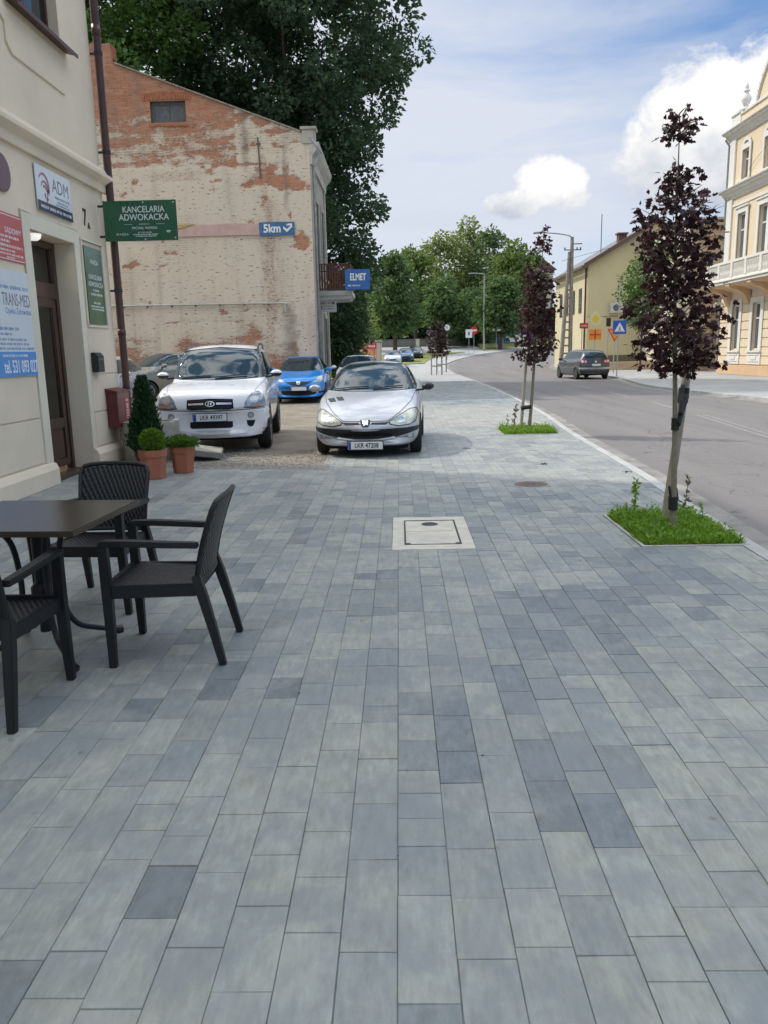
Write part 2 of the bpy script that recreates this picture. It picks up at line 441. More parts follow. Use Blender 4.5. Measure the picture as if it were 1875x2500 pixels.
bp = n.n('ShaderNodeBump'); bp.inputs['Distance'].default_value = .0012; n.l(n.noise(tc, 120, 5, .7), bp.inputs['Height']); n.l(bp.outputs[0], b.inputs['Normal'])
PAVER = m
BEDS = [(1.93, 6.10, 2.72, 7.28), (1.95, 14.70, 2.95, 15.75)]
HOLES = [(-.08, 6.10, .595, 7.36)]+[(a-.035, b_-.035, c_+.035, d_+.035) for a, b_, c_, d_ in BEDS]+[(1.32, 8.93, 1.73, 9.34), (.98, 12.6, 1.18, 12.85)]
PW = .155
verts = []; faces = []; tones = []
def paver(x0, x1a, x1b, y0, y1):
    x0 += random.choice((0, 0, 0, .0004, .0012)); y0 += random.choice((0, 0, 0, 0, .0006, .0018))
    g = .0004; e = .0016
    dz = random.uniform(-.0012, .0012)
    o = len(verts)
    verts.extend([(x0+g, y0+g, -.0035), (x1a-g, y0+g, -.0035), (x1b-g, y1-g, -.0035), (x0+g, y1-g, -.0035)])
    tx, ty = random.uniform(-.0007, .0007), random.uniform(-.0007, .0007)
    verts.extend([(x0+g+e, y0+g+e, dz-tx-ty), (x1a-g-e, y0+g+e, dz+tx-ty), (x1b-g-e, y1-g-e, dz+tx+ty), (x0+g+e, y1-g-e, dz-tx+ty)])
    faces.extend([(o+4, o+5, o+6, o+7), (o, o+1, o+5, o+4), (o+1, o+2, o+6, o+5), (o+2, o+3, o+7, o+6), (o+3, o, o+4, o+7)])
    cx, cy = (x0+x1a)/2, (y0+y1)/2
    nz = noise.noise(Vector((cx*.9, cy*.55, 3)))+.5*noise.noise(Vector((cx*2.2, cy*1.3, 8)))
    q = nz*1.15+random.gauss(0, .42)+.06
    if q < -.05: t = (.325, .335, .300)
    elif q < .42: t = (.268, .285, .272)
    elif q < .72: t = (.222, .240, .240)
    else: t = (.165, .184, .194)
    k = random.uniform(.83, .95); warm = random.uniform(-.008, .006)
    t = [t[0]*k+warm, t[1]*k*1.005+warm*.4, t[2]*k*.975-warm*.6]
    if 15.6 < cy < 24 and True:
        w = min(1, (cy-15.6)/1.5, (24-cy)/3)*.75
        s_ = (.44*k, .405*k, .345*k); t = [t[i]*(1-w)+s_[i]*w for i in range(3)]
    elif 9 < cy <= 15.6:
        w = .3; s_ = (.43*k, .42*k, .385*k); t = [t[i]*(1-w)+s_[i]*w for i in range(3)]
    tones.extend([t]*5)
k0 = int((-4.3+.03)/PW)-1
for k in range(k0, 30):
    x0 = -.03+k*PW; x1 = x0+PW
    xc = (x0+x1)/2
    if x1 < -4.45: continue
    ystart = -3.0; yend = 11.0+(-xc*.08 if xc < -1.05 else 0) if xc < -1.05 else 42.0
    if xc < -1.05: yend = 10.62+(-1.05-xc)*.19
    y = ystart+random.random()*.3
    while y < yend:
        ln = random.choices([PW, PW*1.5, PW*2, PW*2.5], [.2, .3, .38, .12])[0]
        if y > 16: ln *= 1.0
        y1 = min(y+ln, yend)
        a, b_ = max(y, ystart), y1
        segs = [(a, b_)]
        for (hx0, hy0, hx1, hy1) in HOLES:
            if x0 >= hx0-.001 and x1 <= hx1+.001 or (x1 > hx0+.02 and x0 < hx1-.02 and not ((x0 < hx0-.02) or (x1 > hx1+.02))):
                ns = []
                for (p, q) in segs:
                    if q <= hy0 or p >= hy1: ns.append((p, q)); continue
                    if p < hy0: ns.append((p, hy0))
                    if q > hy1: ns.append((hy1, q))
                segs = ns
        for (p, q) in segs:
            if q-p < .012: continue
            par = [h for h in HOLES if x1 > h[0]+.001 and x0 < h[2]-.001 and not (x0 >= h[0]-.02 and x1 <= h[2]+.02)]
            cuts = [h for h in par if q > h[1] and p < h[3]]
            if cuts:
                h = cuts[0]
                for (pp, qq, clip) in ((p, min(q, h[1]), False), (max(p, h[1]), min(q, h[3]), True), (max(p, h[3]), q, False)):
                    if qq-pp < .012: continue
                    if not clip: paver(x0, x1, x1, pp, qq)
                    elif x0 < h[0]-.02: paver(x0, h[0], h[0], pp, qq)
                    elif x1 > h[2]+.02: paver(h[2], x1, x1, pp, qq)
                continue
            ra, rb = klx(p)-.125, klx(q)-.125
            xa, xb = min(x1, ra), min(x1, rb)
            xs0 = x0
            if xa-xs0 < .015 or xb-xs0 < .015: continue
            paver(xs0, xa, xb, p, q)
        y = y1
me = bpy.data.meshes.new('pavement'); me.from_pydata(verts, [], faces); me.materials.append(PAVER)
att = me.color_attributes.new('tone', 'FLOAT_COLOR', 'CORNER')
arr = np.ones((len(faces)*4, 4), dtype=np.float32); arr[:, :3] = np.repeat(np.array(tones, dtype=np.float32), 4, axis=0)
att.data.foreach_set('color', arr.ravel())
o = bpy.data.objects.new('pavement', me); link(o); o['kind'] = 'structure'
# bedding under the stones, concrete paving further on
JOINT = M('joint_sand', (.235, .235, .215), .95, var=.3, scale=30)
def strip(name, mat, y0, y1, xl, z, step=1.0, off=.12):
    mb = MB(); y = y0; n_ = 0
    while True:
        mb.v += [(xl(y), y, gz(y)+z), (klx(y)-off, y, gz(y)+z)]
        n_ += 1
        if y >= y1: break
        y = min(y+step, y1)
    for i in range(n_-1): mb.f.append((2*i, 2*i+1, 2*i+3, 2*i+2)); mb.m.append(0)
    ob = mb.build(name, mat, fixn=False); ob['kind'] = 'structure'; return ob
strip('pavement_bedding', JOINT, -3, 10.6, lambda y: -4.5, -.0055); 
strip('pavement_bedding', JOINT, 10.6, 42, lambda y: -1.1, -.0055)
sheet('pavement_bedding', [(-4.5, 10.6, -.0055), (-1.1, 10.6, -.0055), (-1.1, 10.7, -.0055), (-4.5, 11.3, -.0055)], JOINT)
m, n, b = new_mat('far_paving')
tc = n.n('ShaderNodeTexCoord').outputs['Object']
bt = n.n('ShaderNodeTexBrick'); n.l(n.mapping(tc, (1, 1, 1), rot=(0, 0, PI/2)), bt.inputs[0]); bt.inputs['Scale'].default_value = 1
bt.inputs['Brick Width'].default_value = .32; bt.inputs['Row Height'].default_value = .16; bt.inputs['Mortar Size'].default_value = .006
bt.inputs['Color1'].default_value = (.40, .40, .385, 1); bt.inputs['Color2'].default_value = (.33, .34, .345, 1); bt.inputs['Mortar'].default_value = (.15, .15, .15, 1)
c = n.mix(n.ramp(n.noise(tc, .5, 5), [(.4, 0.0), (.7, .5)]), bt.outputs[0], (.38, .36, .32, 1))
n.l(c, b.inputs['Base Color']); b.inputs['Roughness'].default_value = .85
FARP = m
strip('pavement_distant', FARP, 42, 118, lambda y: -1.2 if y < 50 else -6-(y-50)*.1, -.003)
strip('pavement_distant', FARP, 16, 42, lambda y: -1.02, -.0125) if False else None
# right footway
mb = MB()
for i, p in enumerate(kr_path):
    t = (kr_path[min(i+1, len(kr_path)-1)]-kr_path[max(i-1, 0)]).normalized(); nn = Vector((t.y, -t.x, 0))
    w = 30 if p.y < 60 else 12
    a = p+nn*.12; b_ = Vector((40, p.y, 0)) if p.y < 70 else p+nn*14
    mb.v += [(a.x, a.y, gz(a.y)-.002), (b_.x, b_.y, gz(min(b_.y, 60))-.002)]
for i in range(len(kr_path)-1): mb.f.append((2*i, 2*i+1, 2*i+3, 2*i+2)); mb.m.append(0)
m, n, b = new_mat('concrete_paving')
tc = n.n('ShaderNodeTexCoord').outputs['Object']
c = n.mix(n.ramp(n.noise(tc, .6, 6), [(.35, 0.0), (.7, 1.0)]), (.40, .40, .385, 1), (.30, .30, .29, 1))
bt = n.n('ShaderNodeTexBrick'); n.l(tc, bt.inputs[0]); bt.inputs['Scale'].default_value = 1; bt.inputs['Brick Width'].default_value = .5; bt.inputs['Row Height'].default_value = .5; bt.inputs['Mortar Size'].default_value = .012; bt.offset = 0
bt.inputs['Color1'].default_value = (1, 1, 1, 1); bt.inputs['Color2'].default_value = (.93, .93, .93, 1); bt.inputs['Mortar'].default_value = (.7, .7, .7, 1)
n.l(n.mix(1.0, c, bt.outputs[0], 'MULTIPLY'), b.inputs['Base Color']); b.inputs['Roughness'].default_value = .88
o = mb.build('pavement_opposite', m, fixn=False); o['kind'] = 'structure'

# dirt car park
def dz_(x, y):
    s = min(1, max(0, (y-15)/10)); s = s*s*(3-2*s)
    return .07*max(0, -x-4.2)*s+.015*noise.noise(Vector((x*1.3, y*1.3, 0)))
m, n, b = new_mat('dirt')
tc = n.n('ShaderNodeTexCoord').outputs['Object']
c = n.mix(n.ramp(n.noise(tc, 1.3, 6, .65), [(.35, 0.0), (.68, 1.0)]), (.20, .165, .125, 1), (.345, .295, .23, 1))
c = n.mix(n.ramp(n.noise(tc, 28, 5, .7), [(.4, 0.0), (.75, .8)]), c, (.16, .135, .10, 1))
vo = n.n('ShaderNodeTexVoronoi'); n.l(tc, vo.inputs[0]); vo.inputs['Scale'].default_value = 42
c = n.mix(n.ramp(vo.outputs['Distance'], [(.0, .45), (.3, 0.0)]), c, (.46, .43, .37, 1))
n.l(c, b.inputs['Base Color']); b.inputs['Roughness'].default_value = .95
bp = n.n('ShaderNodeBump'); bp.inputs['Distance'].default_value = .03; n.l(n.noise(tc, 30, 6, .7), bp.inputs['Height']); n.l(bp.outputs[0], b.inputs['Normal'])
DIRT = m
mb = MB(); X = [-20+i*.4 for i in range(48)]
X = [x for x in X if x < -1.05]+[-1.045]; nx = len(X)
YS = [10.3+.4*j for j in range(100)]
for y in YS:
    for x in X:
        ye = 10.625+(-1.05-x)*.19
        mb.v.append((x, max(y, ye), (-.004 if y <= ye+.3 or x > -1.3 else 0)+dz_(x, y)-.008))
for j in range(len(YS)-1):
    for i in range(nx-1): mb.f.append((j*nx+i, j*nx+i+1, (j+1)*nx+i+1, (j+1)*nx+i)); mb.m.append(0)
o = mb.build('dirt_yard', DIRT, smooth=True, fixn=False); o['kind'] = 'structure'
# gravel along the edge
mb = MB()
def pebble(mb, x, y, z, r):
    vs = []
    for a in ((1, 0, 0), (-1, 0, 0), (0, 1, 0), (0, -1, 0), (0, 0, 1), (0, 0, -1)):
        s = r*random.uniform(.6, 1.2); vs.append((x+a[0]*s, y+a[1]*s, z+a[2]*s*.6))
    mb.add(vs, [(0, 2, 4), (2, 1, 4), (1, 3, 4), (3, 0, 4), (2, 0, 5), (1, 2, 5), (3, 1, 5), (0, 3, 5)])
for _ in range(6500):
    x = random.uniform(-4.2, -1.0); u = random.random()**2
    y = 10.6+(-1.05-x)*.19+u*2.4+random.uniform(-.04, 0)
    if x > -2.3 and random.random() < .6: y = 10.6+(-1.05-x)*.19+random.random()*.6
    pebble(mb, x, y, .0, random.uniform(.006, .022))
for _ in range(500):
    pebble(mb, random.gauss(-1.05, .1), random.uniform(10.5, 17), .002, random.uniform(.004, .011))
o = mb.build('gravel', M('gravel', (.30, .275, .235), .9, var=.4, scale=40), fixn=False)
tag(o, 'loose gravel and small stones along the dirt edge of the paving', 'gravel', kind='stuff')

# ---------------------------------------------------------------- covers in the footway
CONC = M('cover_concrete', (.56, .52, .44), .85, var=.14, scale=7, bump=.0015, dirt=.25)
STEEL = M('dark_steel', (.05, .05, .052), .45, .7, var=.2)
e = empty('access_cover', (.257, 6.73, 0), 0, 'square concrete access cover with two lids set in the grey paving', 'manhole cover')
mb = MB(); w, h = .335, .625
xi, yi = .235, .47
for (a, b_, c_, d_) in ((-w, -h, w, -yi), (-w, yi, w, h), (-w, -yi, -xi, yi), (xi, -yi, w, yi)): mb.box(a, b_, -.05, c_, d_, .003)
mb.build('frame', CONC, e, bevel=.002)
mb = MB()
for (a, b_, c_, d_) in ((-xi, -yi, xi, -yi+.011), (-xi, yi-.011, xi, yi), (-xi, -yi+.011, -xi+.011, yi-.011), (xi-.011, -yi+.011, xi, yi-.011)): mb.box(a, b_, -.05, c_, d_, .006)
for sx in (-1, 1): mb.box(sx*(xi-.03)-.02, -yi+.018, -.02, sx*(xi-.03)+.02, -yi+.05, .007)
mb.build('steel_rim', STEEL, e)
for (a, b_) in ((-yi+.022, .012), (.016, yi-.022)):
    mb = MB(); mb.box(-xi+.014, a, -.05, xi-.014, b_, .004); mb.build('lid', CONC, e, bevel=.003)
mb = MB(); mb.lathe([(.0, .0045), (.045, .0045), (.047, .007), (.075, .007), (.077, .0045), (.078, .003)], 24, (.0, .3, 0)); mb.build('lifting_socket', STEEL, e, smooth=True)
e = empty('round_cover', (1.525, 9.135, 0), 0, 'small round rusty iron cover in the paving', 'manhole cover')
RUST = M('rusty_iron', (.16, .12, .10), .7, .4, var=.3, scale=20, bump=.001)
mb = MB(); mb.lathe([(0, .003), (.14, .003), (.145, .001), (.15, .003), (.155, .004), (.19, .004), (.195, -.01)], 32); 
for k in range(6):
    a = k*PI/3
    mb.obox((math.cos(a)*.07, math.sin(a)*.07, .004), (math.cos(a)*.05, math.sin(a)*.05, 0), (-math.sin(a)*.008, math.cos(a)*.008, 0), (0, 0, .002))
mb.build('lid', RUST, e)
mb = MB()
mb.lathe([(.195, -.01), (.197, .001), (.235, .001), (.236, -.01)], 32); mb.build('mortar_ring', M('mortar', (.30, .30, .29), .9), e)
e = empty('valve_cover', (1.08, 12.725, 0), 0, 'little oval iron valve cover in the paving beside the silver hatchback', 'valve cover')
mb = MB(); mb.box(-.1, -.12, -.02, .1, .12, .001); mb.build('surround', M('mortar'), e)
mb = MB(); mb.lathe([(0, .006), (.05, .006), (.075, .002)], 20, sy=1.2); mb.build('lid', RUST, e)

# dry bits scattered on the paving
mb = MB()
for _ in range(60):
    x, y = random.uniform(-3, 2.6), random.uniform(1.2, 14)
    pebble(mb, x, y, .004, random.uniform(.003, .008))
for (x, y) in ((1.98, 10.75), (2.86, 9.9)):
    for _ in range(14): pebble(mb, x+random.gauss(0, .03), y+random.gauss(0, .03), .01, random.uniform(.005, .016))
o = mb.build('dry_debris', M('debris', (.07, .055, .045), .9), fixn=False); tag(o, 'tiny dry leaf crumbs scattered over the paving', 'debris', kind='stuff')
# ---------------------------------------------------------------- cream building on the left
WX = -4.42
STUC = M('cream_render', (.74, .625, .475), .88, var=.06, scale=1.2, bump=.0018, bscale=160, dirt=.18)
TRIM = M('pale_trim', (.72, .66, .52), .85, var=.05, scale=2, bump=.001, bscale=120, dirt=.12)
BROWN = M('brown_metal', (.085, .042, .032), .38, .3, var=.2, scale=4)
BRWOOD = M('brown_door_frame', (.055, .022, .016), .35, var=.25, scale=5, coat=.3)
def glass_mat(name, col, rough=.03, spec=.9):
    if name in _mats: return _mats[name]
    m, n, b = new_mat(name)
    b.inputs['Base Color'].default_value = c4(col); b.inputs['Roughness'].default_value = rough; b.inputs['Specular IOR Level'].default_value = spec
    b.inputs['IOR'].default_value = 1.52
    _mats[name] = m; return m
GLASSD = glass_mat('window_glass', (.03, .035, .035))
def real_glass(name, tint, alpha_rough=.02):
    m, n, b = new_mat(name)
    b.inputs['Base Color'].default_value = c4(tint); b.inputs['Roughness'].default_value = alpha_rough
    tr = n.n('ShaderNodeBsdfTransparent'); tr.inputs[0].default_value = c4(tint)
    gl = n.n('ShaderNodeBsdfGlossy'); gl.inputs[1].default_value = alpha_rough
    fr = n.n('ShaderNodeFresnel'); fr.inputs[0].default_value = 1.5
    fx = n.math('MULTIPLY_ADD', fr.outputs[0], 1.0, .05, clamp=True)
    ms = n.n('ShaderNodeMixShader'); n.l(fx, ms.inputs[0]); n.l(tr.outputs[0], ms.inputs[1]); n.l(gl.outputs[0], ms.inputs[2])
    n.l(ms.outputs[0], m.node_tree.nodes['Material Output'].inputs[0]); return m
b1 = empty('cream_building', (WX, 6, 0), 0, 'cream rendered corner building with brown glazed door and many nameplates', 'building')
def LB(mb, name, mat, smooth=False, bevel=0, parent=None):
    mb.v = [(x-WX, y-6, z) for x, y, z in mb.v]
    return mb.build(name, mat, parent or b1, smooth, bevel)
D0, D1, DT = 9.85, 11.17, 3.10   # door opening
WY0, WY1, WZ0, WZ1 = 9.93, 11.38, 5.60, 7.3
YB, YE, ZT = -9.0, 12.46, 8.6
mb = MB()
t = .35
mb.box(WX-t, YB, 0, WX, D0, WZ0)                       # wall pieces round the openings
mb.box(WX-t, D1, 0, WX, YE, WZ0)
mb.box(WX-t, D0, DT, WX, D1, WZ0)
mb.box(WX-t, YB, WZ0, WX, WY0, ZT); mb.box(WX-t, WY1, WZ0, WX, YE, ZT); mb.box(WX-t, WY0, WZ1, WX, WY1, ZT)
mb.box(WX-9, YE-.35, 0, WX-t, YE, ZT)                  # side wall
mb.box(WX-9, YB, 0, WX-t, YB+.3, ZT); mb.box(WX-9.3, YB, 0, WX-9, YE, ZT)
LB(mb, 'wall', STUC)
mb = MB()   # plinth with sloped top, broken at the door
for (a, b_) in ((YB, D0-.02), (D1+.02, YE+.02)):
    mb.prism([(WX+.001, 0.0), (WX+.09, 0.0), (WX+.09, .20), (WX+.055, .27), (WX+.001, .28)], 'y', a, b_)
LB(mb, 'plinth', STUC, bevel=.006)
mb = MB()   # string course
prof = [(WX+.001, 3.98), (WX+.05, 3.98), (WX+.06, 4.03), (WX+.06, 4.09), (WX+.12, 4.13), (WX+.16, 4.16), (WX+.16, 4.21), (WX+.10, 4.25), (WX+.07, 4.31), (WX+.001, 4.33)]
mb.prism(prof, 'y', YB, YE+.10)
LB(mb, 'string_course', STUC, bevel=.004)
mb = MB(); mb.prism([(WX+.001, ZT-.5), (WX+.1, ZT-.5), (WX+.3, ZT-.25), (WX+.42, ZT-.2), (WX+.42, ZT), (WX+.001, ZT)], 'y', YB, YE+.1); LB(mb, 'eaves_cornice', STUC, bevel=.006)
mb = MB(); mb.add([(WX+.5, YB, ZT+.002), (WX+.5, YE+.2, ZT+.002), (WX-4.6, YE+.2, ZT+1.3), (WX-4.6, YB, ZT+1.3), (WX-9.6, YE+.2, ZT+.002), (WX-9.6, YB, ZT+.002)], [(0, 1, 2, 3), (3, 2, 4, 5), (0, 3, 5), (1, 4, 2)]); LB(mb, 'roof', M('rooftin', (.12, .05, .04), .5, .3))
# raised smooth bands round door and between the panels
mb = MB()
mb.box(WX+.001, D0-.20, .28, WX+.02, D0-.002, 3.28); mb.box(WX+.001, D1+.002, .28, WX+.02, D1+.16, 3.28); mb.box(WX+.001, D0-.2, 3.28, WX+.02, D1+.16, 3.3)
mb.box(WX+.001, D0-.002, DT+.0, WX+.02, D1+.002, 3.28)
LB(mb, 'door_surround', TRIM, bevel=.003)
mb = MB()   # sunk panel lines: slim fillets
for z in (1.12,):
    mb.box(WX+.001, YB, z, WX+.012, D0-.2, z+.55) if False else None
def frame_line(mb, y0, y1, z0, z1, w=.03, d=.022):
    mb.box(WX+.001, y0, z0, WX+d, y1, z0+w); mb.box(WX+.001, y0, z1-w, WX+d, y1, z1); mb.box(WX+.001, y0, z0+w, WX+d, y0+w, z1-w); mb.box(WX+.001, y1-w, z0+w, WX+d, y1, z1-w)
frame_line(mb, 11.42, 12.22, 2.0, 3.22); 
LB(mb, 'panel_moulding', TRIM, bevel=.004)
mb = MB()   # render blocks (raised fields with grooves between)
for (y0, y1, z0, z1) in ((2, D0-.24, .30, .84), (2, D0-.24, .858, 3.36), (D1+.18, 12.44, .30, .78), (D1+.18, 12.44, .798, 1.32), (D1+.18, 12.44, 1.338, 1.97)):
    mb.box(WX+.001, y0, z0, WX+.013, y1, z1)
LB(mb, 'render_field', STUC, bevel=.005)
mb = MB()   # apron below the upper window
for yc in (10.62,):
    mb.prism([(yc-.98, 5.40), (yc-.86, 5.32), (yc-.86, 5.12), (yc-.74, 5.02), (yc+.74, 5.02), (yc+.74, 5.12), (yc+.80, 5.20), (yc+.80, 5.50), (yc-.98, 5.50)], 'x', WX+.001, WX+.022)
LB(mb, 'window_apron', STUC, bevel=.003)
def upper_window(yc):
    mb = MB(); y0, y1 = yc-.73, yc+.73
    xg = WX-.16
    for (a, b_, c_, d_) in ((y0, WZ0, y0+.07, WZ1), (y1-.07, WZ0, y1, WZ1), (yc-.05, WZ0, yc+.05, WZ1), (y0+.07, WZ0, yc-.05, WZ0+.08), (yc+.05, WZ0, y1-.07, WZ0+.08)):
        mb.box(xg-.04, a, b_, xg+.03, c_, d_)
    w = LB(mb, 'window', BROWN, bevel=.005)
    mb = MB(); mb.box(xg-.02, y0+.07, WZ0+.08, xg-.005, yc-.05, WZ1); mb.box(xg-.02, yc+.05, WZ0+.08, xg-.005, y1-.07, WZ1); LB(mb, 'pane', GLASSD, parent=w)
    mb = MB(); mb.prism([(xg+.03, WZ0+.035), (WX+.17, WZ0-.03), (WX+.17, WZ0-.075), (WX+.155, WZ0-.075), (WX+.155, WZ0-.045), (xg+.03, WZ0+.02)], 'y', y0-.10, y1+.16); LB(mb, 'sill', BROWN, parent=w)
    return w
upper_window(10.655)
# door
dr = MB(); xd = WX-.30
yh = D0; 
for (a, z0, c_, z1) in ((D0, .0, D0+.09, DT), (D1-.09, .0, D1, DT), (D0+.09, DT-.09, D1-.09, DT), (D0+.09, 2.36, D1-.09, 2.56)):
    dr.box(xd-.05, a, z0, xd+.04, c_, z1)
for (a, z0, c_, z1) in ((D0+.095, .1, D0+.21, 2.355), (D1-.21, .1, D1-.095, 2.355), (D0+.21, 2.24, D1-.21, 2.355), (D0+.21, .62, D1-.21, .76), (D0+.21, .1, D1-.21, .2)):
    dr.box(xd-.03, a, z0, xd+.025, c_, z1)
door = LB(dr, 'door', BRWOOD, bevel=.006)
mb = MB(); mb.box(xd-.02, D0+.21, .2, xd+.005, D1-.21, .62); mb.box(xd+.005, D0+.27, .25, xd+.018, D1-.27, .57); LB(mb, 'lower_panel', BRWOOD, bevel=.006, parent=door)
GL = real_glass('door_glass', (.62, .66, .60))
mb = MB(); mb.box(xd-.008, D0+.21, .76, xd-.002, D1-.21, 2.24); mb.box(xd-.008, D0+.09, 2.56, xd-.002, D1-.09, DT-.09); LB(mb, 'glass_pane', GL, parent=door)
mb = MB(); mb.tube([(xd+.03, D0+.16, 1.02), (xd+.08, D0+.16, 1.02), (xd+.085, D0+.16, 1.08), (xd+.085, D0+.16, 1.42), (xd+.03, D0+.16, 1.42)], .012, 8); LB(mb, 'handle', M('steel_bar', (.5, .5, .5), .3, .9), smooth=True, parent=door)
# room behind the glass
INW = M('hall_wall', (.62, .60, .44), .9)
mb = MB(); mb.box(WX-2.2, D0+.2, 3.08, WX-1.3, D0+.9, 3.18); LB(mb, 'hall_fill_panel', M('hall_fill_glow', (.9, .9, .85), .5, emis=((1, .95, .8), 22.0)))  # glowing panel added to brighten the hall behind the glass
mb = MB(); mb.box(WX-3.2, D0-.4, -.02, WX-3.1, D1+.6, 3.3); mb.box(WX-3.1, D0-.5, -.02, WX-.36, D0-.4, 3.3); mb.box(WX-3.1, D1+.5, -.02, WX-.36, D1+.6, 3.3); mb.box(WX-3.1, D0-.4, 3.2, WX-.36, D1+.5, 3.3); LB(mb, 'hall_wall', INW)
mb = MB(); mb.box(WX-3.1, D0-.4, -.02, WX-.02, D1+.5, .03); LB(mb, 'doorstep', M('doorstep_tile', (.07, .04, .035), .4))
mb = MB(); mb.lathe([(0, .80), (.13, .80), (.14, 1.0), (.12, 1.04), (0, 1.04)], 14, (WX-1.0, D1-.35, -.0)); LB(mb, 'paper_bin', M('white_plastic', (.75, .76, .74), .5), smooth=True)
mb = MB(); mb.box(WX-1.2, D1-.5, 0, WX-.85, D1-.2, .80); LB(mb, 'hall_stand', M('hall_dark', (.09, .08, .05), .6))
mb = MB(); mb.box(WX-2.6, D1+.44, 1.1, WX-1.0, D1+.49, 1.9); LB(mb, 'hall_noticeboard', M('notice', (.5, .36, .2), .8))
mb = MB(); mb.lathe([(0, 0), (.10, 0), (.10, -.02), (.09, -.05), (.06, -.075), (0, -.08)], 16, (WX-.14, D0+.42, DT)); 
o = LB(mb, 'door_lamp', M('lamp_opal', (.85, .85, .83), .3, emis=((1, .97, .9), .5)), smooth=True)
# house number and drainpipe are things of their own
NUM = M('number_dark', (.05, .04, .035), .6)
e = empty('house_number', (WX, 11.7, 3.49), 0, 'dark house number 7A on the cream wall above the door corner', 'house number')
XN = lambda y, z, d=.004: frame_m((d, y, z), (0, 1, 0), (0, 0, 1))
text('7', .32, NUM, e, XN(-.02, .02), 'digit', .006, xs=.75, bold=.004); text('A', .12, NUM, e, XN(.11, -.07), 'letter', .006, bold=.002)

def board(name, label, cat, y0, y1, z0, z1, mat, d0=.014, th=.012, group=None, bevel=.002, frame=None):
    e = empty(name, (WX, (y0+y1)/2, (z0+z1)/2), 0, label, cat, group)
    hy, hz = (y1-y0)/2, (z1-z0)/2
    mb = MB(); mb.box(d0, -hy, -hz, d0+th, hy, hz); mb.build('panel', mat, e, bevel=bevel)
    return e, d0+th
WHS = M('sign_white', (.62, .66, .70), .35, var=.03, coat=.2); REDS = M('sign_red', (.48, .065, .075), .35, var=.05, coat=.3); BLS = M('sign_blue', (.02, .24, .62), .35, var=.03, coat=.3)
GRS = M('sign_green', (.008, .10, .045), .3, var=.08, coat=.4); LET = M('letter_white', (.78, .78, .76), .5, var=0); LETG = M('letter_grey', (.16, .16, .19), .5, var=0); NAVY = M('sign_navy', (.035, .045, .075), .4, var=.05); MAUVE = M('logo_mauve', (.33, .17, .20), .5, var=0)
LETB = M('letter_blue', (.10, .22, .42), .5, var=0)
# ADM plate
e, d = board('name_plate', 'white and navy ADM nameplate with mauve swirl above the brown door', 'nameplate', 10.14, 11.19, 3.37, 3.91, WHS)
mb = MB(); mb.box(d+.001, -.525, -.27, d+.003, .525, -.15); mb.build('base_stripe', NAVY, e)
text('ADM', .24, LETG, e, XN(.20, .09, d), xs=1.0, depth=.001)
mb = MB()
def arc(cx, cy, r0, r1, a0, a1, w0, w1, n=12):
    for i in range(n):
        A0 = a0+(a1-a0)*i/n; A1 = a0+(a1-a0)*(i+1)/n
        ra, rb = r0+(r1-r0)*i/n, r0+(r1-r0)*(i+1)/n; wa, wb = w0+(w1-w0)*i/n, w0+(w1-w0)*(i+1)/n
        q = [(cx+math.cos(A0)*(ra-wa), cy+math.sin(A0)*(ra-wa)), (cx+math.cos(A0)*(ra+wa), cy+math.sin(A0)*(ra+wa)), (cx+math.cos(A1)*(rb+wb), cy+math.sin(A1)*(rb+wb)), (cx+math.cos(A1)*(rb-wb), cy+math.sin(A1)*(rb-wb))]
        mb.add([(d+.001, p[0], p[1]) for p in q]+[(d+.003, p[0], p[1]) for p in q], [(0, 1, 2, 3), (4, 7, 6, 5), (0, 4, 5, 1), (1, 5, 6, 2), (2, 6, 7, 3), (3, 7, 4, 0)])
arc(-.30, .04, .15, .13, 2.6, -.6, .008, .030); arc(-.30, .0, .09, .10, 2.8, -.2, .006, .026); arc(-.33, -.02, .05, .15, 1.5, -1.2, .02, .008); arc(-.24, -.03, .05, .09, 3.4, 5.4, .02, .006)
mb.build('logo', MAUVE, e)
mb = MB(); lines_mb(mb, (d, 0, 0), (0, 1, 0), (0, 0, 1), [(.0, .44, -.04, .028), (.06, .40, -.09, .02), (.02, .44, -.125, .016)], .001); mb.build('lettering', LETG, e)
mb = MB(); lines_mb(mb, (d+.003, 0, 0), (0, 1, 0), (0, 0, 1), [(-.44, .46, -.21, .04)], .001); mb.build('lettering', LET, e)
# red plate
e, d = board('name_plate', 'red bailiff nameplate left of the door, above the pale blue clinic board', 'nameplate', 8.55, 9.63, 2.66, 3.19, REDS)
text('SĄDOWY', .09, LET, e, XN(.30, .07, d), depth=.001)
mb = MB(); lines_mb(mb, (d, 0, 0), (0, 1, 0), (0, 0, 1), [(-.44, .42, .0, .03), (-.1, .2, -.05, .026), (-.44, .50, -.10, .03), (-.3, .3, -.15, .022), (-.44, .5, -.19, .022), (.1, .28, -.225, .022)], .001); mb.build('lettering', LET, e)
mb = MB(); mb.box(d, -.52, .235, d+.002, .52, .243); mb.box(d, -.52, -.250, d+.002, .52, -.243); mb.build('border_line', LET, e)
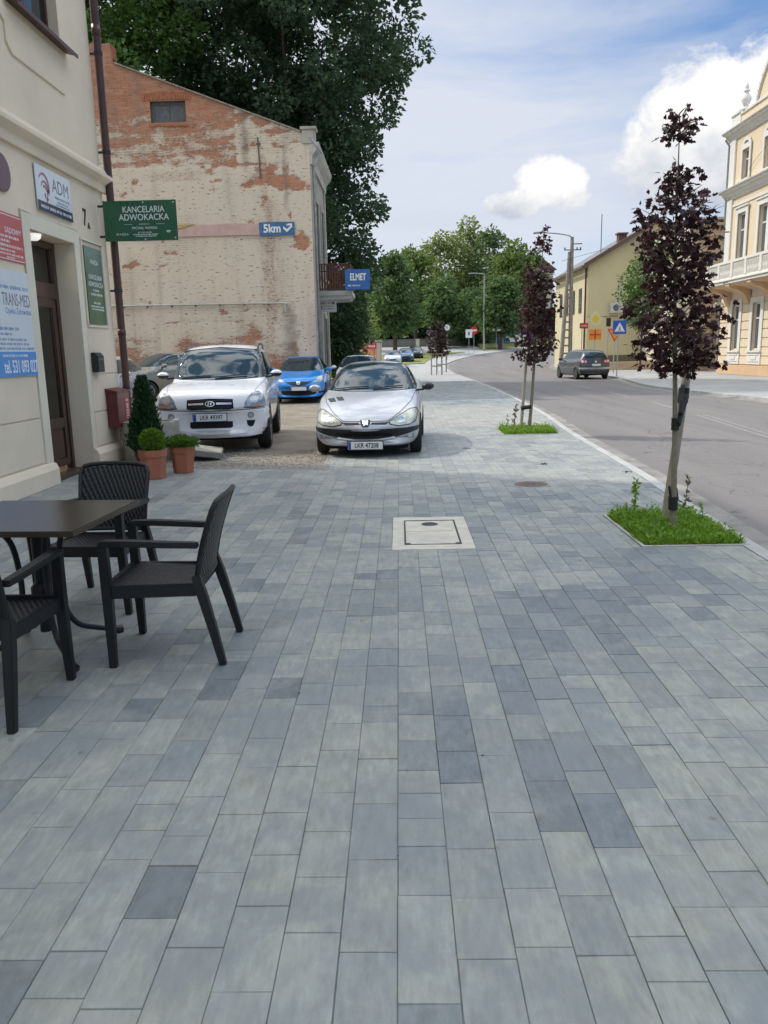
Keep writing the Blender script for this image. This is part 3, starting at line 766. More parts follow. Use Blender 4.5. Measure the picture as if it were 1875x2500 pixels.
# clinic board
e, d = board('clinic_board', 'pale blue clinic board with bright blue phone number strip left of the door', 'signboard', 8.0, 9.64, 1.37, 2.56, WHS)
mb = MB(); mb.box(d+.001, -.82, -.595, d+.003, .82, -.315); mb.build('phone_stripe', BLS, e)
text('TRANS-MED', .20, LETG, e, XN(.47, .26, d), xs=.62, depth=.001)
text('Opieka Zdrowotna', .10, LETB, e, XN(.50, .14, d), xs=.8, depth=.001)
text('tel. 531 093 027', .20, LET, e, XN(.42, -.49, d+.003), xs=.62, depth=.001, bold=.003)
mb = MB(); lines_mb(mb, (d, 0, 0), (0, 1, 0), (0, 0, 1), [(-.3, .78, .40, .04), (-.3, .45, -.06, .035), (-.3, .3, -.12, .03), (-.3, .6, -.18, .03), (-.3, .68, -.23, .03), (-.3, .78, -.28, .03)], .001); mb.build('lettering', LETB, e)
mb = MB(); lines_mb(mb, (d+.003, 0, 0), (0, 1, 0), (0, 0, 1), [(.0, .6, -.36, .03)], .001); mb.build('lettering', LET, e)
# round purple sign at frame edge (left of ADM)
e = empty('round_sign', (WX+.015, 9.28, 3.62), 0, 'round dark purple sign cut by the left frame edge above the red nameplate', 'sign')
mb = MB(); mb.lathe([(0, 0), (.20, 0), (.21, .01), (.0, .012)], 28, axis='x'); mb.build('panel', M('sign_purple', (.12, .06, .08), .4), e, smooth=True)
# green vertical plate
e, d = board('name_plate', 'tall narrow dark green lawyer nameplate between the door and the drainpipe', 'nameplate', 11.47, 12.13, 2.05, 3.12, GRS)
text('WARDA', .10, LET, e, XN(.02, .33, d), depth=.001, xs=.8); text('KANCELARIA', .10, LET, e, XN(.02, .12, d), depth=.001, xs=.85); text('ADWOKACKA', .10, LET, e, XN(.02, .02, d), depth=.001, xs=.85)
mb = MB(); lines_mb(mb, (d, 0, 0), (0, 1, 0), (0, 0, 1), [(-.1, .12, -.06, .03), (-.2, .24, -.12, .035), (-.12, .12, -.24, .03), (-.24, .26, -.29, .025), (-.2, .24, -.33, .025)], .001); mb.build('lettering', LET, e)
# projecting green board
e = empty('hanging_board', (-4.34, 12.24, 3.545), 0, 'dark green law office board projecting from the brown drainpipe corner', 'signboard')
mb = MB(); mb.box(0, -.012, -.285, 1.09, .012, .285); mb.build('panel', GRS, e, bevel=.003)
XF = lambda x, z: frame_m((x, -.013, z), (1, 0, 0), (0, 0, 1))
text('KANCELARIA', .125, LET, e, XF(.60, .155), depth=.001, xs=.84, bold=.0008); text('ADWOKACKA', .125, LET, e, XF(.60, .045), depth=.001, xs=.90, bold=.0008)
text('MICHAŁ WARDA', .05, LET, e, XF(.60, -.105), depth=.001); text('ADWOKAT', .026, LET, e, XF(.60, -.05), depth=.001, space=1.3)
text('WARDA', .045, LET, e, XF(.26, -.19), depth=.001, space=1.2)
text('ul. Rynek', .022, LET, e, XF(.60, -.165), depth=.001) if False else None
mb = MB(); lines_mb(mb, (0, -.013, 0), (1, 0, 0), (0, 0, 1), [(.50, .70, -.165, .018), (.42, .80, -.195, .018), (.46, .76, -.22, .016)], .001)
mb.box(.30, -.0145, -.052, .42, -.0135, -.048); mb.box(.78, -.0145, -.052, .9, -.0135, -.048)
for k in range(5):
    a = -.6+k*.3; mb.obox((.955+math.sin(a)*.03, -.014, -.19+math.cos(a)*.03), (.006*math.cos(a), 0, -.006*math.sin(a)), (0, .0008, 0), (math.sin(a)*.02, 0, math.cos(a)*.02))
mb.build('lettering', LET, e)
mb = MB()
for (x, z) in ((.60, .255), (1.05, .25), (.60, -.262), (1.05, -.25)): mb.lathe([(0, -.006), (.010, -.005), (.012, 0), (.012, .001)], 10, (x, -.012, z), axis='y')
mb.build('bolt', M('bolt_steel', (.7, .7, .7), .3, .6), e, smooth=True)
mb = MB(); mb.box(-.08, -.01, .2, .05, .014, .23); mb.box(-.08, -.01, -.23, .05, .014, -.2); mb.build('bracket', STEEL, e)
# drainpipe
e = empty('drainpipe', (WX+.10, 12.53, 0), 0, 'brown metal drainpipe running down the cream building corner', 'drainpipe')
mb = MB(); mb.tube([(0, 0, .28), (0, 0, 8.0)], .058, 14); mb.build('pipe', BROWN, e, smooth=True)
for z in (1.05, 2.55, 4.55, 5.9):
    mb = MB(); mb.tube([(0, 0, z), (0, 0, z+.05)], .066, 14); mb.box(-.13, -.012, z+.01, -.05, .012, z+.04); mb.build('clamp', STEEL, e)
mb = MB(); mb.tube([(0, 0, 1.9), (0, 0, 1.99)], .064, 14); mb.tube([(0, 0, 6.15), (0, 0, 6.3)], .065, 14); mb.build('sleeve', BROWN, e, smooth=True)
mb = MB(); mb.tube([(0, 0, .30), (.0, -.0, .2), (.06, -.05, .10), (.12, -.10, .06)], .062, 12); mb.build('shoe', BROWN, e, smooth=True)
# boxes on the wall
e = empty('letter_box', (WX+.014, 11.52, 1.5), 0, 'small black letter box on the cream wall right of the door', 'letter box')
BLK = M('black_plastic', (.02, .021, .024), .4, var=.15)
mb = MB(); mb.prism([(0, -.14), (.10, -.14), (.10, .09), (.06, .14), (0, .14)], 'y', -.12, .12); mb.build('body', BLK, e, bevel=.006)
mb = MB(); mb.box(.1005, -.085, .03, .104, .085, .055); mb.build('slot', M('slot_grey', (.12, .12, .13), .4), e)
e = empty('mail_box', (WX+.014, 12.10, .80), 0, 'dark red metal mail box with pale emblem low on the wall by the drainpipe', 'mail box')
DRED = M('dark_red_metal', (.13, .022, .02), .45, .1, var=.15, dirt=.2)
mb = MB(); mb.box(0, -.27, -.27, .17, .27, .25); mb.build('body', DRED, e, bevel=.008)
mb = MB(); mb.prism([(0, .252), (.20, .252), (.20, .262), (0, .31)], 'y', -.29, .29); mb.build('lid', DRED, e, bevel=.003)
mb = MB(); PINK = M('emblem_pink', (.65, .35, .35), .5, var=.1); mb.box(.171, .06, -.2, .174, .22, .16); mb.build('emblem', M('emblem_red', (.36, .045, .045), .5), e)
mb = MB()
for z in (-.17, -.13, -.09, -.05): mb.box(.1745, .08, z, .177, .20, z+.02)
mb.lathe([(0, .003), (.045, .003), (.045, 0)], 6, (.1745, .14, .03), axis='x'); mb.box(.1745, .08, .1, .177, .20, .13)
mb.build('emblem_mark', PINK, e)
mb = MB()
mb.tube([(WX+.03, 12.34, .5), (WX+.03, 12.34, .22)], .022, 8)
o = mb.build('white_conduit', M('white_plastic'), smooth=True); tag(o, 'short white conduit stub below the red mail box', 'pipe')

# ---------------------------------------------------------------- flower pots
TERRA = M('terracotta', (.36, .125, .065), .8, var=.12, scale=9, bump=.001, dirt=.15); TERRD = M('old_terracotta', (.15, .05, .038), .75, var=.2, scale=9)
SOIL = M('soil', (.03, .022, .016), .95, bump=.01)
def leaves(name, pts, nrm, size, mat, parent, asp=.5, shape='diamond', curl=.15):
    """pts (n,3), nrm (n,3) directions the leaf points along"""
    n = len(pts); a = np.array(pts); d = np.array(nrm); d = d/np.maximum(1e-6, np.linalg.norm(d, axis=1))[:, None]
    r = np.random.normal(size=(n, 3)); s = np.cross(d, r); s /= np.linalg.norm(s, axis=1)[:, None]; u = np.cross(s, d)
    sz = (size*np.random.uniform(.6, 1.3, n))[:, None]
    if shape == 'diamond':
        k = [(0, 0, 0), (.5, -asp/2, curl), (1, 0, 0), (.5, asp/2, curl)]; fc = [(0, 1, 2, 3)]
    elif shape == 'blade':
        k = [(0, -.03, 0), (0, .03, 0), (.55, .025, curl*.3), (1, 0, curl), (.55, -.025, curl*.3)]; fc = [(0, 1, 2, 3, 4)]
    else:  # maple
        P = [(0, 0), (.10, -.12), (.12, -.46), (.30, -.30), (.46, -.56), (.56, -.22), (.80, -.24), (1.0, 0), (.80, .24), (.56, .22), (.46, .56), (.30, .30), (.12, .46), (.10, .12)]
        k = [(p[0]-.0, p[1]*.95, -curl*abs(p[1])-.12*p[0]**2) for p in P]+[(.38, 0, .0)]
        fc = [(14, i, (i+1) % 14) for i in range(14)]
    K = len(k); V = np.zeros((n, K, 3))
    for j, (x, y, z) in enumerate(k): V[:, j] = a+d*sz*x+s*sz*y+u*sz*z
    idx = np.arange(n)[:, None]*K
    F_ = []
    for f in fc: F_.append(idx+np.array(f)[None, :])
    faces = [tuple(r_) for q in F_ for r_ in q.tolist()]
    me = bpy.data.meshes.new(name); me.from_pydata(V.reshape(-1, 3).tolist(), [], faces); me.materials.append(mat); me.update()
    o = bpy.data.objects.new(name, me); link(o, parent); return o
def pot_mb(r, h, n, rot=0.0):
    mb = MB(); mb.lathe([(0, 0), (r*.78, 0), (r*.92, h*.74), (r*.99, h*.76), (r*1.02, h), (r*.9, h), (r*.86, h*.88), (0, h*.87)], n, rot=rot); return mb
e = empty('boxwood_pot', (-3.22, 10.12, 0), 0, 'round clipped boxwood in an angular terracotta pot nearest the chairs', 'potted plant', 'plant pots by the corner')
pot_mb(.185, .38, 6, .3).build('pot', TERRA, e, bevel=.006)
mb = MB(); mb.lathe([(0, .335), (.155, .332)], 12); mb.build('soil', SOIL, e)
u = np.random.normal(size=(2600, 3)); u /= np.linalg.norm(u, axis=1)[:, None]; rr = np.random.uniform(.65, 1.0, 2600)**.5*(1+.08*np.sin(u[:, 0]*7)*np.cos(u[:, 2]*6))
leaves('foliage', u*rr[:, None]*np.array([.15, .15, .145])+np.array([0, 0, .50]), u+np.random.normal(size=u.shape)*.5, .03, leaf_mat('boxwood', (.02, .06, .006), (.20, .34, .03)), e, .6)
mb = MB(); mb.tube([(0, 0, .33), (0, 0, .5)], .012); mb.build('stem', M('bark', (.10, .075, .055), .9, var=.3, scale=20, bump=.004), e)
e = empty('herb_pot', (-2.97, 10.62, 0), 0, 'loose bright green herb in a terracotta pot beside the clipped boxwood', 'potted plant', 'plant pots by the corner')
pot_mb(.175, .36, 6, .1).build('pot', TERRA, e, bevel=.006)
mb = MB(); mb.lathe([(0, .315), (.145, .312)], 12); mb.build('soil', SOIL, e)
n_ = 1700; a = np.random.uniform(0, 2*PI, n_); r_ = np.sqrt(np.random.uniform(0, 1, n_)); hh = np.random.uniform(0, 1, n_)
P = np.stack([np.cos(a)*r_*.21, np.sin(a)*r_*.19, .35+hh*.16*(1.1-r_*.55)], 1); Nn = np.stack([np.cos(a)*r_, np.sin(a)*r_, .6+0*a], 1)+np.random.normal(size=(n_, 3))*.4
leaves('foliage', P, Nn, .045, leaf_mat('herb', (.025, .07, .012), (.15, .26, .04)), e, .35)
mb = MB()
for k in range(9): aa = k*.7; mb.tube([(0, 0, .31), (math.cos(aa)*.08, math.sin(aa)*.08, .42)], .004, 5)
mb.build('stem', M('green_stem', (.06, .10, .03), .8), e)
e = empty('conifer_pot', (-3.50, 10.78, 0), 0, 'tall cone shaped dark conifer in a small brownish red pot', 'potted plant', 'plant pots by the corner')
pot_mb(.17, .27, 16).build('pot', TERRD, e, smooth=True)
mb = MB(); mb.lathe([(0, .235), (.14, .232)], 12); mb.build('soil', SOIL, e)
n_ = 7500; t_ = np.random.uniform(0, 1, n_)**1.25; a = np.random.uniform(0, 2*PI, n_)
R_ = (.035+.215*(1-t_)**.85*np.minimum(1, t_*7+.45))*(1+.22*np.sin(a*5+t_*19)*np.cos(t_*31)); r_ = R_*np.random.uniform(.45, 1.05, n_)
P = np.stack([np.cos(a)*r_, np.sin(a)*r_, .27+t_*1.0], 1); Nn = np.stack([np.cos(a)*.45, np.sin(a)*.45, 1.0+0*a], 1)+np.random.normal(size=(n_, 3))*.22
leaves('foliage', P, Nn, .07, leaf_mat('conifer', (.008, .028, .010), (.03, .085, .025), .15), e, .28)
mb = MB(); mb.tube([(0, 0, .23), (0, 0, 1.15)], [.018, .004]); mb.build('stem', M('bark'), e)
# concrete well ring and slab
e = empty('concrete_ring', (-3.86, 12.15, 0), .2, 'weathered mossy concrete ring standing between the pots and the white SUV', 'concrete ring')
OLDC = M('old_concrete', (.27, .26, .215), .95, var=.25, scale=5, bump=.006, dirt=.6)
mb = MB(); mb.lathe([(.42, 0), (.43, .3), (.43, .56), (.42, .59), (.34, .59), (.33, .56), (.33, .2), (0, .2)], 22); o = mb.build('ring', OLDC, e, smooth=True)
for v in o.data.vertices:
    q = noise.noise(v.co*3.1); v.co += Vector((v.co.x, v.co.y, 0)).normalized()*q*.03+Vector((0, 0, noise.noise(v.co*5)*.03 if v.co.z > .4 else 0))
mb = MB(); mb.lathe([(0, .45), (.33, .48)], 14); mb.build('soil', SOIL, e)
mb = MB(); mb.prism([(-.40, -.32), (.30, -.38), (.42, .28), (-.35, .36)], 'z', 0, .09)
o = mb.build('concrete_slab', OLDC, bevel=.012); o.location = (-3.12, 12.02, .09); o.rotation_euler = (.05, .16, .35); tag(o, 'cracked flat concrete slab lying in the dirt before the white SUV', 'slab')

# ---------------------------------------------------------------- cafe furniture
RES = M('black_resin', (.006, .0065, .008), .5, var=.2, scale=30, bump=.0004, spec=.5)
def weave_mat():
    m, n, b = new_mat('woven_resin')
    tc = n.n('ShaderNodeTexCoord').outputs['Object']
    s = n.n('ShaderNodeSeparateXYZ'); n.l(tc, s.inputs[0])
    u = n.math('MULTIPLY', s.outputs[0], 2*PI/.030); zz = n.math('ADD', s.outputs[2], n.math('MULTIPLY', s.outputs[1], -1.0))
    v = n.math('MULTIPLY', zz, 2*PI/.022)
    ph = n.math('MULTIPLY', n.math('FLOOR', n.math('DIVIDE', zz, .022)), PI)
    h = n.math('MULTIPLY', n.math('SINE', n.math('ADD', u, ph)), n.math('ABSOLUTE', n.math('SINE', n.math('MULTIPLY', v, .5))))
    bp = n.n('ShaderNodeBump'); bp.inputs['Distance'].default_value = .004; n.l(h, bp.inputs['Height']); n.l(bp.outputs[0], b.inputs['Normal'])
    c = n.mix(n.ramp(h, [(.0, 0.0), (.5, 1.0)]), (.003, .003, .004, 1), (.010, .011, .015, 1)); n.l(c, b.inputs['Base Color'])
    b.inputs['Roughness'].default_value = .4; return m
WEAVE = weave_mat()
def chair():
    e = empty('resin_armchair', (0, 0, 0), 0, None, 'chair', 'black resin armchairs round the table')
    # seat: curved woven panel in a frame
    mb = MB(); N = 10
    top = []
    def sz(x, y): return .435-.012*math.cos(x/.23*1.4)-.018*(y+.24)/.45+.012*max(0, (-y-.18)/.07)*-1
    for j in range(N+1):
        for i in range(N+1):
            y = -.25+.46*j/N; w = .232-.022*j/N; x = -w+2*w*i/N
            mb.v.append((x, y, sz(x, y)))
    for j in range(N+1):
        for i in range(N+1):
            p = mb.v[j*(N+1)+i]; mb.v.append((p[0], p[1], p[2]-.022))
    K = (N+1)**2
    for j in range(N):
        for i in range(N):
            a = j*(N+1)+i; mb.f.append((a, a+1, a+N+2, a+N+1)); mb.f.append((a+K, a+N+1+K, a+N+2+K, a+1+K)); mb.m += [0, 0]
    for i in range(N):
        for (a, b_) in ((i, i+1), (N*(N+1)+i+1, N*(N+1)+i), ((i+1)*(N+1), i*(N+1)), (i*(N+1)+N, (i+1)*(N+1)+N)): mb.f.append((a, a+K, b_+K, b_)); mb.m.append(0)
    mb.build('seat', WEAVE, e, smooth=True)
    mb = MB()   # seat rails
    mb.obox((0, -.245, .400), (.222, 0, 0), (0, .014, 0), (0, 0, .033)); mb.obox((0, .205, .395), (.195, 0, 0), (0, .012, 0), (0, 0, .024))
    for s in (-1, 1): mb.obox((s*.223, -.02, .395), (.013, 0, 0), (-s*.012, .225, 0), (0, 0, .034))
    mb.build('seat_rail', RES, e, bevel=.004)
    # backrest: curved in plan, leaning
    def bp(u, t):   # u -1..1 , t 0..1
        w = .222+.018*t-.02*max(0, t-.9)*10*abs(u)**6
        x = u*w; y = .205+.03*(1-u*u)+.10*t**1.5+.02*t; z = .43+.42*t-(.012*abs(u)**8 if t > .95 else 0)+.012*(1-u*u)*t
        return Vector((x, y, z))
    for (nm, u0, u1, t0, t1, off, mt) in (('backrest', -.93, .93, .02, .965, .0, WEAVE),):
        mb = MB(); nu, nv = 16, 14
        for L in (0, 1):
            for j in range(nv+1):
                for i in range(nu+1):
                    p = bp(u0+(u1-u0)*i/nu, t0+(t1-t0)*j/nv); mb.v.append((p.x, p.y+(.012 if L else 0), p.z))
        K = (nu+1)*(nv+1)
        for j in range(nv):
            for i in range(nu):
                a = j*(nu+1)+i; mb.f.append((a, a+1, a+nu+2, a+nu+1)); mb.f.append((a+K, a+nu+1+K, a+nu+2+K, a+1+K)); mb.m += [0, 0]
        bk = mb.build(nm, mt, e, smooth=True)
    mb = MB()   # frame round the back
    path = [bp(-.97, 0)+Vector((0, .004, -.03))]+[bp(-.97, t) for t in (.1, .3, .5, .7, .88)]+[bp(-.965, .985)]+[bp(-.93, 1.0)]+[bp(u, 1.0) for u in (-.7, -.35, 0, .35, .7)]+[bp(.93, 1.0)]+[bp(.965, .985)]+[bp(.97, t) for t in (.88, .7, .5, .3, .1)]+[bp(.97, 0)+Vector((0, .004, -.03))]
    mb.tube([p+Vector((0, .006, 0)) for p in path], .0150, 8); mb.tube([bp(u, .02)+Vector((0, .006, 0)) for u in (-.95, -.5, 0, .5, .95)], .014, 8)
    mb.build('back_frame', RES, e, smooth=True)
    for s in (-1, 1):
        mb = MB(); mb.tube([(s*.250, -.235, .0), (s*.243, -.235, .20), (s*.238, -.237, .40), (s*.240, -.240, .64)], [.026, .031, .034, .032], 4, sq=True); mb.build('front_leg', RES, e, bevel=.003)
        mb = MB(); mb.tube([(s*.243, .325, .0), (s*.236, .285, .18), (s*.226, .240, .36), (s*.218, .210, .47)], [.025, .030, .034, .030], 4, sq=True); mb.build('rear_leg', RES, e, bevel=.003)
        mb = MB()
        pth = [(s*.240, -.262, .640), (s*.243, -.245, .655), (s*.247, -.12, .655), (s*.245, .05, .645), (s*.236, .235, .635)]
        pp = [Vector(p) for p in pth]
        for i in range(len(pp)-1): pass
        ws = [.024, .031, .030, .027, .022]
        o = len(mb.v)
        for p, w in zip(pp, ws): mb.v += [(p.x-w, p.y, p.z-.020), (p.x+w, p.y, p.z-.020), (p.x+w, p.y, p.z+.010), (p.x-w, p.y, p.z+.010)]
        for i in range(len(pp)-1):
            for k in range(4): mb.f.append((i*4+k, i*4+(k+1) % 4, i*4+4+(k+1) % 4, i*4+4+k)); mb.m.append(0)
        mb.f += [(3, 2, 1, 0), (16, 17, 18, 19)]; mb.m += [0, 0]
        mb.build('armrest', RES, e, bevel=.005)
    return e
c1 = chair(); c1.location = (-1.255, 4.02, 0); c1.rotation_euler.z = -PI/2+.02
c1['label'] = 'black resin armchair standing on the right of the dark table, seat visible'
c2 = copy_tree(c1); c2.location = (-1.93, 4.86, 0); c2.rotation_euler.z = -.05
c2['label'] = 'black resin armchair behind the dark table, facing the camera'
c3 = copy_tree(c1); c3.location = (-1.90, 3.39, 0); c3.rotation_euler.z = PI-.03
c3['label'] = 'black resin armchair cut by the left frame edge, nearest the camera'
e = empty('cafe_table', (-1.94, 4.03, -.012), -.06, 'square dark cafe table with thin gilt edge on curved iron legs', 'table')
m, n, b = new_mat('table_laminate')
tc = n.n('ShaderNodeTexCoord').outputs['Object']
f = n.noise(n.mapping(tc, (1, 14, 1)), 6, 5, .6)
n.l(n.mix(f, (.022, .017, .012, 1), (.05, .038, .026, 1)), b.inputs['Base Color']); b.inputs['Roughness'].default_value = .22; b.inputs['Specular IOR Level'].default_value = .55
mb = MB(); mb.box(-.41, -.41, .735, .41, .41, .765); mb.build('tabletop', m, e, bevel=.004)
mb = MB(); w = .414; EDG = M('gilt_edge', (.06, .045, .028), .4, .3)
for (a, b_, c_, d_) in ((-w, -w, w, -.4105), (-w, .4105, w, w), (-w, -.4105, -.4105, .4105), (.4105, -.4105, w, .4105)): mb.box(a, b_, .738, c_, d_, .762)
mb.build('edge_band', EDG, e)
IRON = M('black_iron', (.014, .014, .017), .42, .2, var=.2)
mb = MB(); mb.box(-.22, -.02, .715, .22, .02, .734); mb.box(-.02, -.22, .715, .02, -.021, .734); mb.box(-.02, .021, .715, .02, .22, .734); mb.tube([(0, 0, .12), (0, 0, .715)], .03, 12); mb.lathe([(.03, .3), (.055, .33), (.055, .37), (.03, .40)], 14); mb.build('pillar', IRON, e, smooth=True)
for k in range(4):
    a = PI/4+k*PI/2; ca, sa = math.cos(a), math.sin(a)
    prof_ = [(.20, .715), (.165, .69), (.125, .62), (.105, .50), (.10, .36), (.115, .22), (.17, .12), (.26, .075), (.385, .035)]
    mb = MB(); mb.tube(smooth_path([(r*ca, r*sa, z) for r, z in prof_], 4), .0155, 8); g = mb.build('leg', IRON, e, smooth=True)
    mb = MB(); mb.tube([(.36*ca, .36*sa, .035), (.415*ca, .415*sa, .026)], [.022, .024], 10); mb.tube([(.405*ca, .405*sa, .03), (.405*ca, .405*sa, 0)], .02, 10); mb.build('rubber_foot', BLK, g, smooth=True)
# ---------------------------------------------------------------- old brick building with the bare gable
GY = 30.0; CXB = -3.05
def ztop(x): return 12.35 if x < -9.86 else 11.68-.372*(x+9.79)
def fbm(x, z, s, o=4):
    v = 0; a = 1; t = 0
    for i in range(o): v += a*noise.noise(Vector((x*s, z*s, i*7.3))); t += a; a *= .55; s *= 2.1
    return v/t
def sst(a, b, x):
    t = min(1, max(0, (x-a)/(b-a))); return t*t*(3-2*t)
b2 = empty('brick_building', (CXB, GY, 0), 0, 'old brick house with flaking cream paint on its windowless gable wall', 'building')
def BB(mb, name, mat, smooth=False, bevel=0, parent=None, fixn=True):
    mb.v = [(x-CXB, y-GY, z) for x, y, z in mb.v]; return mb.build(name, mat, parent or b2, smooth, bevel, fixn=fixn)
GX0, GX1, DX = -16.0, CXB, .07
nxg = int(round((GX1-GX0)/DX)); nzg = int(12.4/DX)+1
WIN = (-8.66, -7.40, 9.70, 10.42)
vi = {}; V = []; Fc = []; attr = []
def gv(i, j):
    x = GX0+(GX1-GX0)*i/nxg; z = min(j*DX, ztop(x)+.03*noise.noise(Vector((x*3, 0, 5))))
    if (i, j) not in vi:
        vi[(i, j)] = len(V)
        n1 = fbm(x, z, .55, 5); n2 = fbm(x+40, z*1.5, 1.6, 4); n3 = fbm(x*.35+9, z*3.2, 1.5, 4)
        # where paint or plaster still covers the bricks
        thr = 9.55 if x < -6.2 else 9.55-(x+6.2)*.1
        p = sst(.8, -.9, (z-thr)+n1*2.6+n3*1.3)*(1 if z < 10.0 or x > -5.9 else .25)
        if 8.2 < z < 10.3 and -10.5 < x < -4.6: p = min(p, .27+n3*1.3+n2*.9+n1*.7)
        if -4.1 < x < -3.75 and 7.6 < z < 9.2: p = min(p, .3+n2*1.5)
        if x > -5.7 and z > 8.3: p = max(p, .75+n2*.9)
        d = math.hypot((x+4.0+.5*(z-7.6))/.95, (z-7.65)/.36)+n1*1.5+n2*1.2
        p = min(p, sst(.6, 1.25, d))
        d = math.hypot((x+3.45)/.32, (z-5.6)/.38)+n2*1.6+n3; p = min(p, sst(.6, 1.2, d))
        d = math.hypot((x+7.9)/1.4, (z-7.9)/.25)+n3*.9; p = min(p, .5+sst(.5, 1.3, d)*.5)
        if z < 3.3: p = min(p, sst(-.9, 1.0, (z-2.1)+n1*2.4+n3*1.2))
        p = min(p, sst(-.40, -.10, n2+.5*n3+.5*n1+(.12 if z < 7 else -.05)))
        d = abs(x+4.72+n1*.5); 
        if 1.0 < z < 8.6: p = min(p, max(.45, sst(.05, .35, d)+.2+n2*.9))
        # smooth plaster (hides brick courses)
        s = sst(-.25, .25, n1+.15+.3*n2) if z < 8.6 else 0
        if x > -3.75+n1*.4 and z < 8.9: s = 1.0; p = max(p, .95) if not (7.3 < z < 8.2 or 5.2 < z < 6.0) else p
        if x > -5.9 and z > 8.2: s = max(s, sst(-.1, .3, n2))
        if -9.6 < x < -4.9 and z < 5.3: s = max(s, .55)
        # grime
        g = max(0, fbm(x*2.2, z*.25, .9, 4)*1.2-.05)*.8
        g = max(g, sst(.22, .0, abs(x+5.35+n2*.1))*sst(7.9, 8.6, z)*.8, sst(.14, .0, abs(x+3.95+n2*.1))*sst(6.3, 7.2, z)*sst(10, 8, z)*.7)
        g = max(g, sst(.42, .0, abs(x+3.98+n2*.35))*sst(3.6, 3.1, z)*.75)
        g = max(g, sst(.10, .0, abs(z-5.72+n2*.1))*.45*sst(-.1, .3, n3+.2))
        g = max(g, sst(.12, .0, abs(x+9.9-z*.02))*sst(5.4, 4, z)*.4, sst(.35, 0, z)*.5, sst(.35, 0, ztop(x)-z)*.35*sst(-.2, .2, n2))
        yb = 0.018*(1-p)*(.6+n2)
        V.append((x, GY+yb, z)); attr.append((max(0, min(1, p)), max(0, min(1, s)), max(0, min(1, g)), 1))
    return vi[(i, j)]
for i in range(nxg):
    xm = GX0+(GX1-GX0)*(i+.5)/nxg
    for j in range(nzg):
        zm = (j+.5)*DX
        if (j)*DX > ztop(xm)-.005: break
        if WIN[0] < xm < WIN[1] and WIN[2] < zm < WIN[3]: continue
        Fc.append((gv(i, j), gv(i+1, j), gv(i+1, j+1), gv(i, j+1)))
m, n, b = new_mat('old_brick')
tc = n.n('ShaderNodeTexCoord').outputs['Object']
sp = n.n('ShaderNodeSeparateXYZ'); n.l(tc, sp.inputs[0]); cb = n.n('ShaderNodeCombineXYZ'); n.l(sp.outputs[0], cb.inputs[0]); n.l(sp.outputs[2], cb.inputs[1])
wob = n.n('ShaderNodeVectorMath', operation='ADD'); nz_ = n.n('ShaderNodeTexNoise'); nz_.inputs['Scale'].default_value = 2.5; n.l(cb.outputs[0], nz_.inputs[0])
wsc = n.n('ShaderNodeVectorMath', operation='SCALE'); n.l(nz_.outputs['Color'], wsc.inputs[0]); wsc.inputs['Scale'].default_value = .03
n.l(cb.outputs[0], wob.inputs[0]); n.l(wsc.outputs[0], wob.inputs[1])
def brickn(c1, c2, mo):
    bt = n.n('ShaderNodeTexBrick'); n.l(wob.outputs[0], bt.inputs[0]); bt.inputs['Scale'].default_value = 1; bt.inputs['Brick Width'].default_value = .27; bt.inputs['Row Height'].default_value = .083
    bt.inputs['Mortar Size'].default_value = .011; bt.inputs['Mortar Smooth'].default_value = .4; bt.inputs['Bias'].default_value = -.1
    for k, c in (('Color1', c1), ('Color2', c2), ('Mortar', mo)): bt.inputs[k].default_value = c4(c)
    return bt
bt = brickn((.54, .20, .095), (.36, .125, .065), (.40, .28, .19))
at = n.n('ShaderNodeAttribute', attribute_name='wear'); s3 = n.n('ShaderNodeSeparateColor'); n.l(at.outputs['Color'], s3.inputs[0])
pa, sm, gr = s3.outputs[0], s3.outputs[1], s3.outputs[2]
fine = n.noise(n.mapping(cb.outputs[0], (1, 1.7, 1)), 9, 7, .72); fine2 = n.noise(cb.outputs[0], 30, 4, .7)
brick = n.mix(n.ramp(fine2, [(.40, 0.0), (.75, .42)]), bt.outputs[0], (.60, .46, .33, 1))
brick = n.mix(n.ramp(n.noise(cb.outputs[0], 3, 5), [(.45, 0.0), (.65, .5)]), brick, (.42, .14, .06, 1))
bp2 = brickn((.74, .61, .455), (.67, .545, .40), (.60, .485, .35))
pcol = n.mix(n.math('MULTIPLY_ADD', sm, .75, .2, clamp=True), bp2.outputs[0], (.73, .61, .46, 1))
pcol = n.mix(n.ramp(fine, [(.35, .0), (.75, .55)]), pcol, (.50, .42, .31, 1))
pcol = n.mix(n.ramp(n.noise(cb.outputs[0], .5, 4), [(.4, 0.0), (.65, .6)]), pcol, (.66, .56, .45, 1))
mask = n.math('ADD', pa, n.math('MULTIPLY', n.math('SUBTRACT', fine, .5), 1.9))
mask = n.math('ADD', mask, n.math('MULTIPLY', n.math('SUBTRACT', fine2, .5), .9))
mask = n.ramp(mask, [(.20, 0.0), (.36, .72), (.60, 1.0)])
col_ = n.mix(mask, brick, pcol)
holes = n.ramp(n.math('ADD', n.noise(n.mapping(cb.outputs[0], (1, 2.6, 1)), 5.5, 4, .6), n.math('MULTIPLY', fine2, .18)), [(.70, 0.0), (.735, .8)])
col_ = n.mix(holes, col_, (.13, .085, .055, 1))
col_ = n.mix(n.math('MULTIPLY', gr, n.ramp(fine, [(.3, .5), (.7, 1.0)])), col_, (.19, .17, .135, 1))
n.l(col_, b.inputs['Base Color']); b.inputs['Roughness'].default_value = .92
hh = n.math('ADD', n.math('MULTIPLY', mask, .5), n.math('MULTIPLY', fine2, .35)); hh = n.math('SUBTRACT', hh, n.math('MULTIPLY', n.math('MULTIPLY', bt.outputs['Fac'], .6), n.math('SUBTRACT', 1.05, sm)))
